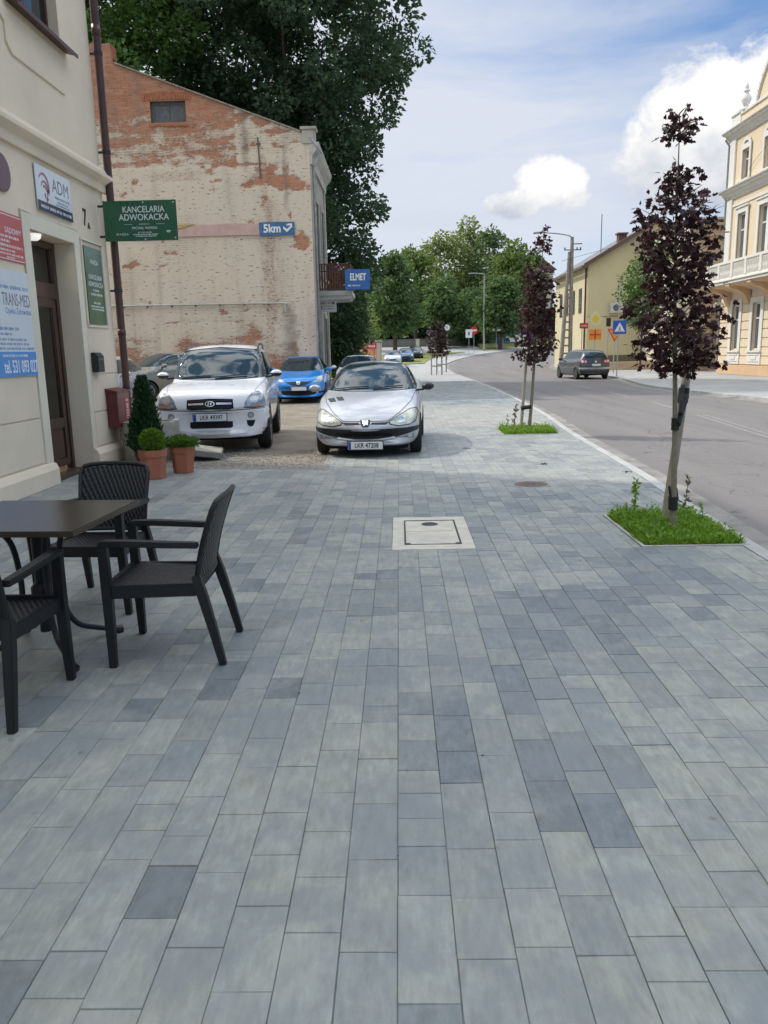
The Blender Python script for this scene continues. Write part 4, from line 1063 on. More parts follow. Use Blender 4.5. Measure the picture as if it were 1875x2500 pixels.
bp = n.n('ShaderNodeBump'); bp.inputs['Distance'].default_value = .02; n.l(hh, bp.inputs['Height']); n.l(bp.outputs[0], b.inputs['Normal'])
OLDB = m
me = bpy.data.meshes.new('gable_wall'); me.from_pydata([(x-CXB, y-GY, z) for x, y, z in V], [], Fc); me.materials.append(OLDB)
a_ = me.color_attributes.new('wear', 'FLOAT_COLOR', 'POINT'); a_.data.foreach_set('color', np.array(attr, dtype=np.float32).ravel())
o = bpy.data.objects.new('gable_wall', me); link(o, b2)
PLAS = M('old_plaster', (.42, .39, .33), .9, var=.2, scale=1.5, bump=.01, dirt=.6)
BRK = M('plain_brick', (.38, .14, .07), .9, var=.3, scale=8, bump=.01)
FY = GY+5.4
mb = MB()   # shell behind the gable skin
mb.box(CXB-.35, GY+.05, 0, CXB-.001, FY, 9.1); mb.box(GX0, FY-.3, 0, CXB-.36, FY, 9); mb.box(GX0, GY+.06, 0, GX0+.3, FY-.31, 9)
BB(mb, 'facade', PLAS)
mb = MB()
mb.add([(-9.86, GY+.02, 11.72), (CXB+.05, GY+.02, ztop(CXB)+.02), (CXB+.35, FY+.2, 8.95), (-9.86, FY+.2, 11.72), (-9.86, GY+.02, 11.62), (CXB+.05, GY+.02, ztop(CXB)-.08), (CXB+.35, FY+.2, 8.85), (-9.86, FY+.2, 11.62)], [(0, 1, 2, 3), (4, 7, 6, 5), (0, 4, 5, 1), (1, 5, 6, 2), (2, 6, 7, 3), (3, 7, 4, 0)])
mb.prism([(-16.2, 8.9), (-9.88, 11.4), (-9.88, 11.5), (-16.2, 9.0)], 'y', GY+.3, FY+.2)
BB(mb, 'roof', M('old_roof_tin', (.13, .10, .085), .7, .2, var=.3, dirt=.5))
mb = MB()   # verge capping that follows the roof line
pts = [(-9.80, ztop(-9.80)), (-8, ztop(-8)), (-6, ztop(-6)), (-4.5, ztop(-4.5)), (-3.35, ztop(-3.35))]
for (xa, za), (xb, zb) in zip(pts, pts[1:]):
    mb.add([(xa, GY-.05, za+.005), (xb, GY-.05, zb+.005), (xb, GY+.3, zb+.005), (xa, GY+.3, za+.005), (xa, GY-.05, za+.05), (xb, GY-.05, zb+.05), (xb, GY+.3, zb+.05), (xa, GY+.3, za+.05)], [(0, 3, 2, 1), (4, 5, 6, 7), (0, 1, 5, 4), (2, 3, 7, 6), (1, 2, 6, 5), (3, 0, 4, 7)])
BB(mb, 'verge', M('verge_mortar', (.30, .27, .21), .9, var=.4, scale=6, dirt=.6))
mb = MB(); mb.box(-14.5, GY+.03, 11.9, -9.88, GY+.55, 12.34); BB(mb, 'parapet', BRK)
mb = MB(); mb.box(-3.30, GY-.04, 8.9, -2.84, GY+.42, 9.36); mb.box(-3.36, GY-.08, 9.361, -2.78, GY+.48, 9.46); BB(mb, 'corner_pier', PLAS, bevel=.01)
# attic window
mb = MB(); x0, x1, z0, z1 = WIN; x0 -= .03; x1 += .03; yy = GY+.14
for (a, b_, c_, d_) in ((x0, z0-.02, x0+.14, z1+.03), (x1-.14, z0-.02, x1, z1+.03), (x0+.14, z0-.02, x1-.14, z0+.12), (x0+.14, z1-.08, x1-.14, z1+.03), ((x0+x1)/2-.03, z0+.12, (x0+x1)/2+.03, z1-.08)): mb.box(a, yy, b_, c_, yy+.08, d_)
wn = BB(mb, 'window', M('weathered_wood', (.14, .12, .10), .85, var=.3, scale=12))
mb = MB(); mb.box(x0+.14, yy+.03, z0+.12, (x0+x1)/2-.03, yy+.04, z1-.08); mb.box((x0+x1)/2+.03, yy+.03, z0+.12, x1-.14, yy+.04, z1-.08); BB(mb, 'pane', M('dusty_glass', (.10, .105, .11), .4, var=.3, scale=8), parent=wn)
mb = MB(); mb.box(x0-.03, GY-.03, z0-.10, x1+.03, GY+.14, z0-.021); BB(mb, 'sill', BRK, parent=wn)
mb = MB()   # soldier course over the window
for k in range(19): mb.box(-8.9+k*.092, GY-.012, 10.44+.05*math.cos((k-9)/9*1.4), -8.9+k*.092+.07, GY+.05, 10.68+.05*math.cos((k-9)/9*1.4))
BB(mb, 'window_arch', BRK)
mb = MB(); mb.tube([(-4.88, GY-.03, 9.15), (-4.86, GY-.04, 8.6), (-4.84, GY-.03, 7.75)], .025, 6); mb.box(-4.94, GY-.04, 8.9, -4.8, GY+.01, 8.96); BB(mb, 'wall_tie', RUST)
# facade on the street side: cornice, pilaster strip, window bays
mb = MB()
mb.prism([(CXB+.001, 8.2), (CXB+.08, 8.2), (CXB+.10, 8.5), (CXB+.28, 8.72), (CXB+.34, 8.86), (CXB+.34, 8.95), (CXB+.001, 8.97)], 'y', GY-.02, FY+.1)
mb.prism([(CXB+.001, 4.5), (CXB+.07, 4.5), (CXB+.1, 4.62), (CXB+.001, 4.64)], 'y', GY+.3, FY)
BB(mb, 'cornice', M('cornice_plaster', (.50, .47, .40), .9, var=.15, dirt=.4), bevel=.01)
mb = MB(); mb.box(CXB+.001, GY+.02, 0, CXB+.05, GY+.45, 8.19); mb.box(CXB+.001, FY-.5, 0, CXB+.05, FY, 8.19); BB(mb, 'pilaster', PLAS)
DRK = M('dark_opening', (.03, .028, .026), .6)
for (y0, y1, z0, z1) in ((GY+1.3, GY+2.3, 4.75, 7.2), (GY+3.4, GY+4.4, 5.1, 7.2), (GY+3.4, GY+4.4, 1.0, 3.0)):
    mb = MB(); mb.box(CXB+.001, y0-.16, z0-.1, CXB+.05, y0, z1+.18); mb.box(CXB+.001, y1, z0-.1, CXB+.05, y1+.16, z1+.18); mb.box(CXB+.001, y0, z1, CXB+.05, y1, z1+.18); mb.box(CXB+.001, y0, z0-.1, CXB+.05, y1, z0)
    w_ = BB(mb, 'window_surround', PLAS)
    mb = MB(); mb.box(CXB+.001, y0, z0, CXB+.012, y1, z1); BB(mb, 'pane', GLASSD, parent=w_)
mb = MB(); mb.box(CXB+.001, GY+1.3, 0, CXB+.02, GY+2.2, 2.4); BB(mb, 'door', M('grey_door', (.18, .17, .16), .7, var=.3))
mb = MB(); mb.tube([(CXB+.12, GY+.12, .1), (CXB+.12, GY+.12, 8.1), (CXB+.3, GY+.1, 8.6)], .05, 8); mb.tube([(CXB+.06, GY-.05, 9.1), (CXB+.42, GY-.02, 8.55)], .03, 6); BB(mb, 'downpipe', M('zinc', (.33, .34, .33), .5, .4, var=.2), smooth=True)
# balcony
mb = MB(); mb.box(CXB+.02, GY+1.0, 3.72, CXB+1.32, GY+3.2, 3.90); mb.prism([(CXB+.02, 3.55), (CXB+1.20, 3.60), (CXB+1.28, 3.719), (CXB+.02, 3.719)], 'y', GY+1.05, GY+3.15)
bal = BB(mb, 'balcony', M('balcony_concrete', (.46, .45, .40), .9, dirt=.4), bevel=.01)
mb = MB(); RW = M('rusty_railing', (.12, .05, .032), .8, var=.35, scale=9)
for k in range(12): mb.box(CXB+.06+k*.098, GY+1.02, 3.901, CXB+.06+k*.098+.07, GY+1.04, 4.86)
for k in range(20): mb.box(CXB+1.24, GY+1.05+k*.105, 3.901, CXB+1.26, GY+1.05+k*.105+.08, 4.86)
mb.box(CXB+.02, GY+1.0, 4.861, CXB+1.28, GY+1.06, 4.90); mb.box(CXB+1.22, GY+1.061, 4.861, CXB+1.28, GY+3.15, 4.90)
mb.box(CXB+1.24, GY+1.0, 3.901, CXB+1.29, GY+1.049, 4.95)
BB(mb, 'railing', RW, parent=bal)
# pipes on the gable
e = empty('gas_pipe', (-7, GY-.08, 3.42), 0, 'pale grey pipe running level across the cream gable and turning down', 'pipe')
mb = MB(); mb.tube(smooth_path([(-9, 0, .05), (0, 0, .02), (2.70, 0, 0), (2.82, 0, -.06), (2.85, 0, -.2), (2.85, .0, -.32)], 4), .032, 8); mb.build('pipe', M('pale_pipe', (.48, .48, .42), .5, .2), e, smooth=True)
mb = MB()
for k in range(9): mb.box(-5+k*.9, -.02, -.045, -5+k*.9+.03, .08, .05)
mb.build('clip', STEEL, e)
# old advertising board: faded pink strip and blue 5km end
e = empty('distance_board', (-5.9, GY-.05, 6.04), 0, 'long faded pink advertising strip ending in a blue 5km arrow panel', 'signboard')
mb = MB(); mb.prism([(-2.35, -.19), (.92, -.19), (.92, .20), (-1.35, .20), (-2.0, .02)], 'y', 0, .03); mb.build('faded_strip', M('faded_pink', (.55, .37, .31), .8, var=.12, scale=3, dirt=.1), e)
mb = MB(); mb.prism([(-2.4, .22), (-1.40, .23), (-2.1, .08), (-2.4, -.1)], 'y', .005, .03); mb.build('yellow_remnant', M('faded_yellow', (.50, .34, .11), .8, var=.3), e)
mb = MB(); mb.box(.925, -.015, -.23, 2.20, .03, .23); mb.build('blue_panel', M('faded_blue', (.055, .14, .29), .6, var=.15), e)
text('5km', .40, LET, e, frame_m((1.39, -.016, .0), (1, 0, 0), (0, 0, 1)), depth=.004, xs=.92, bold=.012)
mb = MB()
q = [(1.80, .02), (1.80, -.07), (1.93, -.19), (2.06, -.07), (2.06, .02), (1.93, -.09)]
mb.prism([(x, z+.06) for x, z in q], 'y', -.021, -.016); mb.prism([(1.90, .10), (1.98, .17), (2.12, .17), (2.12, .02), (2.06, .02), (2.06, .10)], 'y', -.021, -.016); mb.build('arrow', LET, e)
# ELMET sign on its arm
e = empty('shop_sign', (-1.50, GY+.80, 4.27), 0, 'blue box sign reading ELMET hung beyond the rusty balcony', 'sign')
mb = MB(); mb.box(-.47, -.07, -.37, .47, .07, .37); mb.build('panel', M('elmet_blue', (.025, .12, .34), .5, var=.15), e, bevel=.01)
text('ELMET', .34, M('letter_cream', (.72, .70, .62), .6), e, frame_m((.02, -.072, .08), (1, 0, 0), (0, 0, 1)), depth=.003, xs=.62, bold=.012)
mb = MB(); lines_mb(mb, (0, -.071, 0), (1, 0, 0), (0, 0, 1), [(-.36, .1, -.22, .06)], .003); mb.build('lettering', _mats['letter_cream'], e)
mb = MB(); mb.box(-1.55, -.02, .30, -.47, .02, .34); mb.box(-1.55, -.02, -.34, -.47, .02, -.30); mb.build('arm', STEEL, e)
e = empty('clinic_sign', (-2.72, GY+1.6, 3.36), 0, 'small white sign with dark print hanging under the balcony', 'sign')
mb = MB(); mb.box(-.33, -.03, -.22, .33, .03, .22); mb.build('panel', M('aged_white', (.60, .60, .56), .6, var=.1), e, bevel=.005)
mb = MB(); lines_mb(mb, (0, -.031, 0), (1, 0, 0), (0, 0, 1), [(-.26, .12, .12, .08), (-.18, .26, .0, .05), (-.18, .26, -.09, .05)], .002); mb.box(.16, -.034, .07, .27, -.031, .17); mb.box(-.27, -.034, -.12, -.22, -.031, .03); mb.build('lettering', LETG, e)

# ---------------------------------------------------------------- trees
BARK = M('bark'); BARKG = M('bark_grey', (.16, .145, .12), .9, var=.3, scale=14, bump=.01)
def big_tree(name, label, x, y, zb, prof, nleaf, leaf, mat, nclump=150, cr=(.8, 1.5), group='trees beyond the houses', trunk_r=.35, sx=1.0, hole=0.0, sy=1.0):
    """prof: list of (height above base, radius, centre offset x)"""
    e = empty(name, (x, y, zb), 0, label, 'tree', group)
    H0, H1 = prof[0][0], prof[-1][0]
    P = []; N_ = []
    hs = [p[0] for p in prof]; rs = [p[1] for p in prof]; ox = [p[2] for p in prof]
    w = np.interp(np.linspace(H0, H1, 200), hs, rs)+.3; cdf = np.cumsum(w)/w.sum()
    cl = []
    for k in range(nclump):
        h = np.interp(np.random.rand(), cdf, np.linspace(H0, H1, 200)); r = np.interp(h, hs, rs); a = np.random.uniform(0, 2*PI)
        q = math.sqrt(np.random.uniform(.02, 1.0)); c = np.random.uniform(*cr)
        rr = max(0, r-c*.55)*q
        cl.append((np.interp(h, hs, ox)+math.cos(a)*rr*sx, math.sin(a)*rr*sy, h, c))
    per = nleaf//nclump
    for (cx, cy, cz, c) in cl:
        m_ = int(per*(c/((cr[0]+cr[1])/2))**2)
        u = np.random.normal(size=(m_, 3)); u /= np.linalg.norm(u, axis=1)[:, None]
        rad = c*np.random.uniform(.35, 1.12, m_)**.6
        p = u*rad[:, None]*np.array([1, 1, .72])+np.array([cx, cy, cz]); P.append(p); N_.append(u*np.array([1, 1, .4])+np.random.normal(size=(m_, 3))*.5+np.array([0, 0, -.15]))
    leaves('crown', np.concatenate(P), np.concatenate(N_), leaf, mat, e, .62)
    mb = MB(); mb.tube([(0, 0, -.5), (0, 0, H0), (0, 0, H0+(H1-H0)*.3), (0, 0, H0+(H1-H0)*.6)], [trunk_r, trunk_r*.8, trunk_r*.5, .03], 8)
    for k in range(0, min(16, len(cl))):
        cx, cy, cz, c = cl[k]; z0 = max(H0*.7, cz*.6); mb.tube([(0, 0, z0), (cx*.5, cy*.5, (z0+cz)/2+.2), (cx, cy, cz)], [trunk_r*.35, trunk_r*.2, .03], 5)
    mb.build('trunk', BARK, e, smooth=True)
    return e
DKL = leaf_mat('linden_leaf', (.022, .050, .032), (.095, .155, .078), .34, .5)
MDL = leaf_mat('bright_linden_leaf', (.028, .070, .018), (.13, .23, .055), .35, .5)
big_tree('linden_tree', 'huge dark linden tree towering behind the brick house, right of the gable', -5.2, 41.5, 0,
    [(1.2, 2.0, .5), (3, 3.2, .6), (6, 3.9, .4), (8.2, 4.6, .1), (9.6, 4.1, .0), (10.6, 4.0, .1), (12, 5.2, .2), (14.4, 6.2, .2), (16, 7.1, .2), (18, 6.9, .2), (21, 6.3, 0), (24, 4.5, -.5), (26, 2, -1)], 120000, .265, DKL, 420, (.75, 1.4), 'old lindens behind the brick house')
big_tree('linden_tree', 'brighter green linden rising behind the sloping brick roof, left', -14.2, 40, 0,
    [(6, 3, 1), (9, 5.2, .8), (12, 6.2, .3), (15, 6.6, 0), (18, 5.8, 0), (21, 4, 0)], 60000, .285, MDL, 190, (.8, 1.4), 'old lindens behind the brick house')
big_tree('young_tree', 'light green bushy shrub under the dark linden behind the cars', -4.6, 44, 0, [(.3, 1.0, 0), (1.5, 2.0, 0), (3, 2.2, 0), (4.6, 1.2, 0)], 4500, .22, leaf_mat('shrub_leaf', (.03, .07, .02), (.14, .22, .06)), 50, (.4, .8), None, .08) if False else None
SHL = leaf_mat('shrub_leaf', (.03, .07, .02), (.15, .22, .06))
big_tree('shrub', 'light green shrub between the brick house and the red kiosk', -3.2, 46, 0, [(.2, .8, 0), (1.4, 1.7, 0), (3.0, 1.6, .4), (4.2, .8, .9)], 4200, .20, SHL, 60, (.35, .7), 'shrubs by the kiosk', .07)
big_tree('shrub', 'yellowish willow shrub right behind the red kiosk', -3.6, 74, .4, [(.2, .8, 0), (1.5, 1.6, 0), (3.2, 1.6, .3), (4.8, .8, .5)], 3200, .26, leaf_mat('willow_leaf', (.09, .13, .03), (.30, .36, .10)), 60, (.5, 1.0), 'shrubs by the kiosk', .08)
G1 = leaf_mat('park_leaf_a', (.04, .075, .022), (.20, .27, .075)); G2 = leaf_mat('park_leaf_b', (.035, .07, .032), (.14, .22, .08)); G3 = leaf_mat('park_leaf_c', (.07, .10, .035), (.29, .33, .12))
PARK = [  # px centre, py top, width px, distance, crown foot py, material, label
 (905, 668, 90, 108, 815, G2, 'dark round park tree at the left, next to the shop sign'),
 (965, 640, 120, 100, 810, G2, 'broad mid green park tree above the silver parked car'),
 (1015, 615, 120, 122, 790, G1, 'light green park tree left of the tallest crown'),
 (1080, 590, 130, 132, 780, G3, 'yellowish green park tree forming the left half of the summit'),
 (1140, 566, 120, 136, 760, G3, 'tallest pale park tree at the centre of the wood'),
 (1195, 588, 110, 130, 770, G2, 'dark feathery park tree just right of the summit'),
 (1245, 615, 120, 118, 800, G1, 'green park tree behind the second street lamp'),
 (1282, 640, 90, 126, 790, G2, 'park tree partly hidden by the second purple maple'),
 (1085, 690, 110, 112, 822, G2, 'low dark park tree behind the round road sign'),
 (1215, 700, 110, 106, 826, G2, 'low park tree between the two street lamps'),
 (1150, 720, 100, 116, 826, G2, 'shadowy low park tree behind the no entry sign')]
for (px, pt, wd, yd, pb, mt, lb) in PARK:
    x = (px-973)/F*yd; g = gz(yd); zt = CAMH+(858-pt)/F*yd-g; zb_ = CAMH+(858-pb)/F*yd-g; r = wd/2/F*yd*1.12
    hh = zt-zb_
    big_tree('park_tree', lb, x, yd, g, [(max(.4, zb_), r*.6, 0), (zb_+hh*.25, r*1.0, 0), (zb_+hh*.55, r, 0), (zb_+hh*.8, r*.72, 0), (zt, r*.25, 0)], 3600, .62, mt, 60, (r*.22, r*.42), 'park trees beyond the bend', .3)
# low dark hedge mass closing the foot of the wood
n_ = 9000; xx = np.random.uniform(-22, 34, n_); P = np.stack([xx, 136+np.random.uniform(-2, 2, n_), 2.6+np.random.uniform(0, 1, n_)**.8*(6.5+1.8*np.sin(xx*.7))], 1)
o = leaves('undergrowth', P, np.random.normal(size=(n_, 3)), 1.0, leaf_mat('dark_leaf', (.012, .028, .012), (.035, .07, .025)), None, .6); tag(o, 'dark undergrowth closing the foot of the park wood', 'undergrowth', kind='stuff')
# small green tree before the yellow house
big_tree('street_tree', 'small fresh green tree before the yellow gable, behind the near maple', 15.6, 52, 0, [(2.9, .6, 0), (3.8, 1.5, 0), (5.2, 1.7, .1), (6.6, 1.4, .4), (7.8, .6, .8)], 5200, .2, leaf_mat('fresh_leaf', (.03, .09, .02), (.13, .24, .06)), 60, (.35, .7), None, .08)

# purple maples
PURP = leaf_mat('purple_leaf', (.012, .005, .008), (.062, .021, .028), .28, .42)
PURP2 = leaf_mat('purple_leaf_red', (.016, .006, .009), (.08, .026, .032), .28, .42)
YBARK = M('young_bark', (.20, .18, .115), .85, var=.2, scale=25, bump=.002)
STAKE = M('stake_wood', (.33, .29, .225), .85, var=.2, scale=12, bump=.003)
STRAP = M('black_strap', (.010, .010, .011), .7)
def maple(x, y, lean, prof, nb, per, size, label, mat, base=0.0, tr=.028, gap=None):
    e = empty('purple_maple', (x, y, base), 0, label, 'tree', 'young purple maples along the kerb')
    Ht = prof[-1][0]; hs = [p[0] for p in prof]; rs = [p[1] for p in prof]
    ax = lambda z: Vector((lean*z/Ht+.012*math.sin(z*2.1), .01*math.sin(z*1.7), z))
    mb = MB(); zs = np.linspace(-.05, Ht-.05, 14); mb.tube([ax(z) for z in zs], [max(.004, tr*(1.25 if z < .1 else 1)*(1-z/Ht)**.75) for z in zs], 8)
    P = []; N_ = []
    for k in range(nb):
        h = hs[0]+(Ht-hs[0])*((k+random.random())/nb); r = float(np.interp(h, hs, rs))
        if r < .03: continue
        a = k*2.399+random.uniform(-.5, .5); L = r*random.uniform(.72, 1.12)
        rise = L*random.uniform(.35, .75); z0 = max(hs[0]-.06, h-rise); p0 = ax(z0); p2 = ax(z0)+Vector((math.cos(a)*L, math.sin(a)*L, rise)); p1 = p0.lerp(p2, .5)+Vector((0, 0, .04*L))
        mb.tube([p0, p1, p2], [.007, .005, .002], 4)
        for i in range(max(3, int(per*min(1.0, r/.30)))):
            t = random.uniform(.12, 1.08)**.8; q = p0.lerp(p2, t)+Vector((random.gauss(0, .05), random.gauss(0, .05), random.gauss(-.015, .045)))*(.55+.5*size/.08)*min(1.0, .35+r/.3)
            P.append(tuple(q)); o = Vector((math.cos(a), math.sin(a), 0))+Vector((random.gauss(0, .8), random.gauss(0, .8), random.uniform(-1.0, .35))); N_.append(tuple(o))
    mb.build('trunk', YBARK, e, smooth=True)
    leaves('crown', P, N_, size, mat, e, shape='maple', curl=.25)
    return e
maple(2.30, 6.56, -.12, [(1.40, .20), (1.52, .33), (1.75, .36), (1.95, .33), (2.1, .25), (2.25, .25), (2.4, .32), (2.55, .32), (2.68, .22), (2.82, .13), (2.93, .10), (2.95, .0), (3.14, .0), (3.15, .10), (3.25, .13), (3.33, .06)], 116, 25, .060, 'tall purple maple in the nearest grassy bed, its bare leader topped by a tuft', PURP)
maple(2.50, 15.3, .22, [(1.36, .14), (1.48, .38), (1.7, .38), (1.9, .36), (2.15, .34), (2.45, .31), (2.75, .29), (3.0, .22), (3.1, .16), (3.12, .0), (3.38, .0), (3.39, .15), (3.52, .15), (3.60, .04), (3.66, .0), (3.70, .07), (3.78, .04)], 116, 23, .076, 'second purple maple, middle distance, with leader reaching the lamp arm', PURP2, tr=.035)
def staked(x, y, lab2, label, mt):
    e = maple(x, y, 0, [(1.3, .3), (1.6, .55), (2.3, .6), (3.0, .45), (3.6, .15)], 46, 14, .17, label, mt, tr=.03)
    mb = MB()
    for (a, b_) in ((-.35, -.3), (.35, -.3), (-.35, .3), (.35, .3)): mb.tube([(a, b_, 0), (a, b_, 1.45)], .035, 6)
    for z in (.55, 1.35): mb.box(-.36, -.32, z, .36, -.29, z+.07); mb.box(-.36, .29, z, .36, .32, z+.07)
    o = mb.build('stake_frame', STAKE); o.location = (x, y, 0); tag(o, lab2, 'tree stake', 'wooden frames round far maples')
BRN = leaf_mat('brown_leaf', (.02, .012, .008), (.07, .045, .025), .2)
staked(2.55, 54, 'wooden stake frame of the left one of two distant maples', 'third purple maple far down the kerb, left one of the distant pair', PURP); staked(3.2, 60, 'wooden stake frame of the right one of two distant maples', 'fourth, brownish purple maple far down the kerb, right one of the pair', BRN)
# stakes and ties
e = empty('tree_stake', (2.36, 6.86, 0), 0, 'leaning round wooden stake tied behind the nearest purple maple', 'tree stake', 'stakes of the near maples')
mb = MB(); mb.tube([(-.03, 0, 0), (.05, 0, .8), (.125, 0, 1.66)], [.038, .037, .037], 12); mb.build('post', STAKE, e, smooth=True)
mb = MB(); mb.tube([(-.075, -.335, .92), (.0, -.20, 1.02), (.085, -.045, 1.13)], [.026, .024, .026], 6); mb.tube([(-.045, -.30, 1.0), (.05, -.05, 1.22)], .018, 6); mb.tube([(.072, 0, 1.07), (.082, 0, 1.20)], .046, 10); mb.tube([(-.082, -.30, .87), (-.084, -.30, .97)], .033, 10)
mb.build('strap', STRAP, e, smooth=True)
mb = MB(); mb.tube([(-.066, -.30, .20), (-.068, -.30, .31)], .040, 10); mb.tube([(-.09, -.30, .3), (-.11, -.31, .40)], .010, 5); mb.tube([(-.03, -.30, .28), (-.01, -.2, .36)], .010, 5); mb.tube([(-.05, -.26, .22), (0, 0, .26)], .012, 5); mb.build('strap', STRAP, e, smooth=True)
e = empty('tree_stake', (2.38, 15.35, 0), 0, 'thin wooden stake tied left of the second purple maple', 'tree stake', 'stakes of the near maples')
mb = MB(); mb.tube([(-.03, 0, 0), (.06, 0, 1.42)], .03, 10); mb.build('post', STAKE, e, smooth=True)
mb = MB(); mb.tube([(-.04, -.03, .44), (.16, -.06, .47)], .038, 8); mb.tube([(.06, 0, 1.34), (.2, 0, 1.37)], .035, 8); mb.build('strap', STRAP, e)

# planted beds
GRASS = leaf_mat('grass_blade', (.06, .14, .012), (.34, .50, .07), .45); WEED = leaf_mat('weed_leaf', (.07, .15, .02), (.30, .46, .08), .45)
def bed(x0, y0, x1, y1, nb, hb, tag_label):
    o = sheet('bed_soil', [(x0-.03, y0-.03, -.02), (x1+.03, y0-.03, -.02), (x1+.03, y1+.03, -.02), (x0-.03, y1+.03, -.02)], SOIL)
    mb = MB(); w = .03
    for (a, b_, c_, d_) in ((x0-w, y0-w, x1+w, y0), (x0-w, y1, x1+w, y1+w), (x0-w, y0, x0, y1), (x1, y0, x1+w, y1)): mb.box(a, b_, -.1, c_, d_, .008)
    o = mb.build('bed_edging', KERB, bevel=.003); o['kind'] = 'structure'
    X_ = np.random.uniform(x0+.01, x1-.01, nb); Y_ = np.random.uniform(y0+.01, y1-.01, nb)
    P = np.stack([X_, Y_, -.015+0*X_], 1); N_ = np.stack([np.random.normal(size=nb)*.45, np.random.normal(size=nb)*.45, 1+0*X_], 1)
    s = hb*(.55+.6*np.array([noise.noise(Vector((a*5, b_*5, 0)))*.8+.6 for a, b_ in zip(X_, Y_)]))
    keep = np.array([noise.noise(Vector((a*4, b_*4, 2))) > -.12-.5*random.random() for a, b_ in zip(X_, Y_)]); P = P[keep]; N_ = N_[keep]
    o = leaves('grass', P, N_*1.0, hb, GRASS, None, shape='blade', curl=.35); tag(o, tag_label, 'grass', kind='stuff')
    k = nb//2; X_ = np.random.uniform(x0+.02, x1-.02, k); Y_ = np.random.uniform(y0+.02, y1-.02, k)
    P = np.stack([X_, Y_, np.array([max(.01, (noise.noise(Vector((a*6, b_*6, 5)))*1.3+.9)*hb*random.random()) for a, b_ in zip(X_, Y_)])], 1); o = leaves('weeds', P, np.random.normal(size=(k, 3))+np.array([0, 0, .7]), hb*.42, WEED, None, .5); tag(o, 'leafy weeds among the '+tag_label, 'weeds', kind='stuff')
bed(*BEDS[0], 8000, .082, 'bright green grass of the nearest tree bed'); bed(*BEDS[1], 4200, .10, 'patchy grass of the second tree bed')
def weed(x, y, h, nl, label, mt=None):
    e = empty('weed', (x, y, -.01), 0, label, 'weed', 'taller weeds in the tree beds')
    mb = MB(); tip = Vector((random.uniform(-.2, .2)*h, random.uniform(-.1, .1)*h, h)); mb.tube([(0, 0, 0), tip*.5+Vector((.01, 0, 0)), tip], [.004, .003, .0015], 5); mb.build('stem', M('green_stem'), e)
    nl *= 2; t = np.random.uniform(.2, 1, nl); P = np.array(tip)[None, :]*t[:, None]; leaves('leaf', P, np.random.normal(size=(nl, 3))+np.array([0, 0, .5]), h*.15, mt or WEED, e, .4, curl=.1)
weed(2.16, 7.22, .36, 34, 'feathery green weed at the back left of the nearest bed'); weed(2.06, 7.05, .17, 16, 'low leafy weed at the left edge of the nearest bed'); weed(2.58, 7.15, .38, 20, 'thin dry seed stalk at the back right of the nearest bed', leaf_mat('dry_weed', (.10, .08, .05), (.2, .17, .1)))
weed(2.66, 6.85, .20, 22, 'small weed on the kerb side of the nearest bed'); weed(2.24, 15.6, .5, 22, 'tall straggly weed left of the second maple stake', leaf_mat('dry_weed', (.1, .08, .05), (.2, .17, .1))); weed(2.06, 15.3, .32, 20, 'short bushy weed at the left end of the second bed')
# ---------------------------------------------------------------- ornate peach building on the right
FX, FYE, FYS = 18.0, 45.35, 29.0
PEACH = M('peach_render', (.72, .595, .42), .88, var=.04, scale=.8, bump=.002, bscale=90); ORG = M('orange_plinth', (.62, .42, .25), .85, var=.06, scale=2); WTR = M('white_stucco', (.70, .68, .62), .85, var=.04, scale=2); 
e3 = empty('ornate_building', (FX, FYE, 0), 0, 'ornate peach building with white stucco trim and balcony at the right edge', 'building')
def OB(mb, name, mat, parent=None, bevel=0, smooth=False):
    mb.v = [(x-FX, y-FYE, z) for x, y, z in mb.v]; return mb.build(name, mat, parent or e3, smooth, bevel)
def ox(mb, o0, o1, y0, y1, z0, z1): mb.box(FX-o1, y0, z0, FX-o0, y1, z1)
WYC = [43.35, 40.85, 38.35, 35.85, 33.35, 30.85]
mb = MB(); rects = []
for yc in WYC: rects += [(yc-.48, yc+.48, 1.3, 3.6), (yc-.5, yc+.5, 5.75, 8.25), (yc-.42, yc+.42, 9.95, 11.35)]
ys = sorted(set([FYS, FYE]+[r[0] for r in rects]+[r[1] for r in rects])); zs = sorted(set([0, 12.6]+[r[2] for r in rects]+[r[3] for r in rects]))
for y0, y1 in zip(ys, ys[1:]):
    run = None
    for z0, z1 in zip(zs, zs[1:]):
        ins = any(r[0] <= (y0+y1)/2 <= r[1] and r[2] <= (z0+z1)/2 <= r[3] for r in rects)
        if not ins:
            if run is None: run = [z0, z1]
            else: run[1] = z1
        if ins or z1 == zs[-1]:
            if run: mb.box(FX, y0, run[0], FX+.3, y1, run[1]); run = None
mb.box(FX+.3, FYE-.3, 0, FX+12, FYE, 12.6); mb.box(FX+.3, FYS, 0, FX+12, FYS+.3, 12.6); mb.box(FX+11.7, FYS+.3, 0, FX+12, FYE-.3, 12.6)
OB(mb, 'wall', PEACH)
mb = MB(); mb.box(FX+.5, FYS+.3, 0, FX+.55, FYE-.3, 12.5); OB(mb, 'room_dark', DRK)
mb = MB(); ox(mb, .001, .10, FYS, FYE+.10, 0, .52); mb.box(FX+.001, FYE+.001, 0, FX+12, FYE+.10, .52); OB(mb, 'plinth', ORG, bevel=.01)
mb = MB()   # rusticated ground floor blocks between windows
edges = [FYE+.06]
bands = []
prev = FYE+.06
for yc in WYC:
    bands.append((yc+.76, prev)); prev = yc-.76
bands.append((FYS, prev))
for (y0, y1) in bands:
    z = .56
    while z < 3.9: ox(mb, .001, .05, y0, y1, z, min(z+.40, 4.1)); z += .44
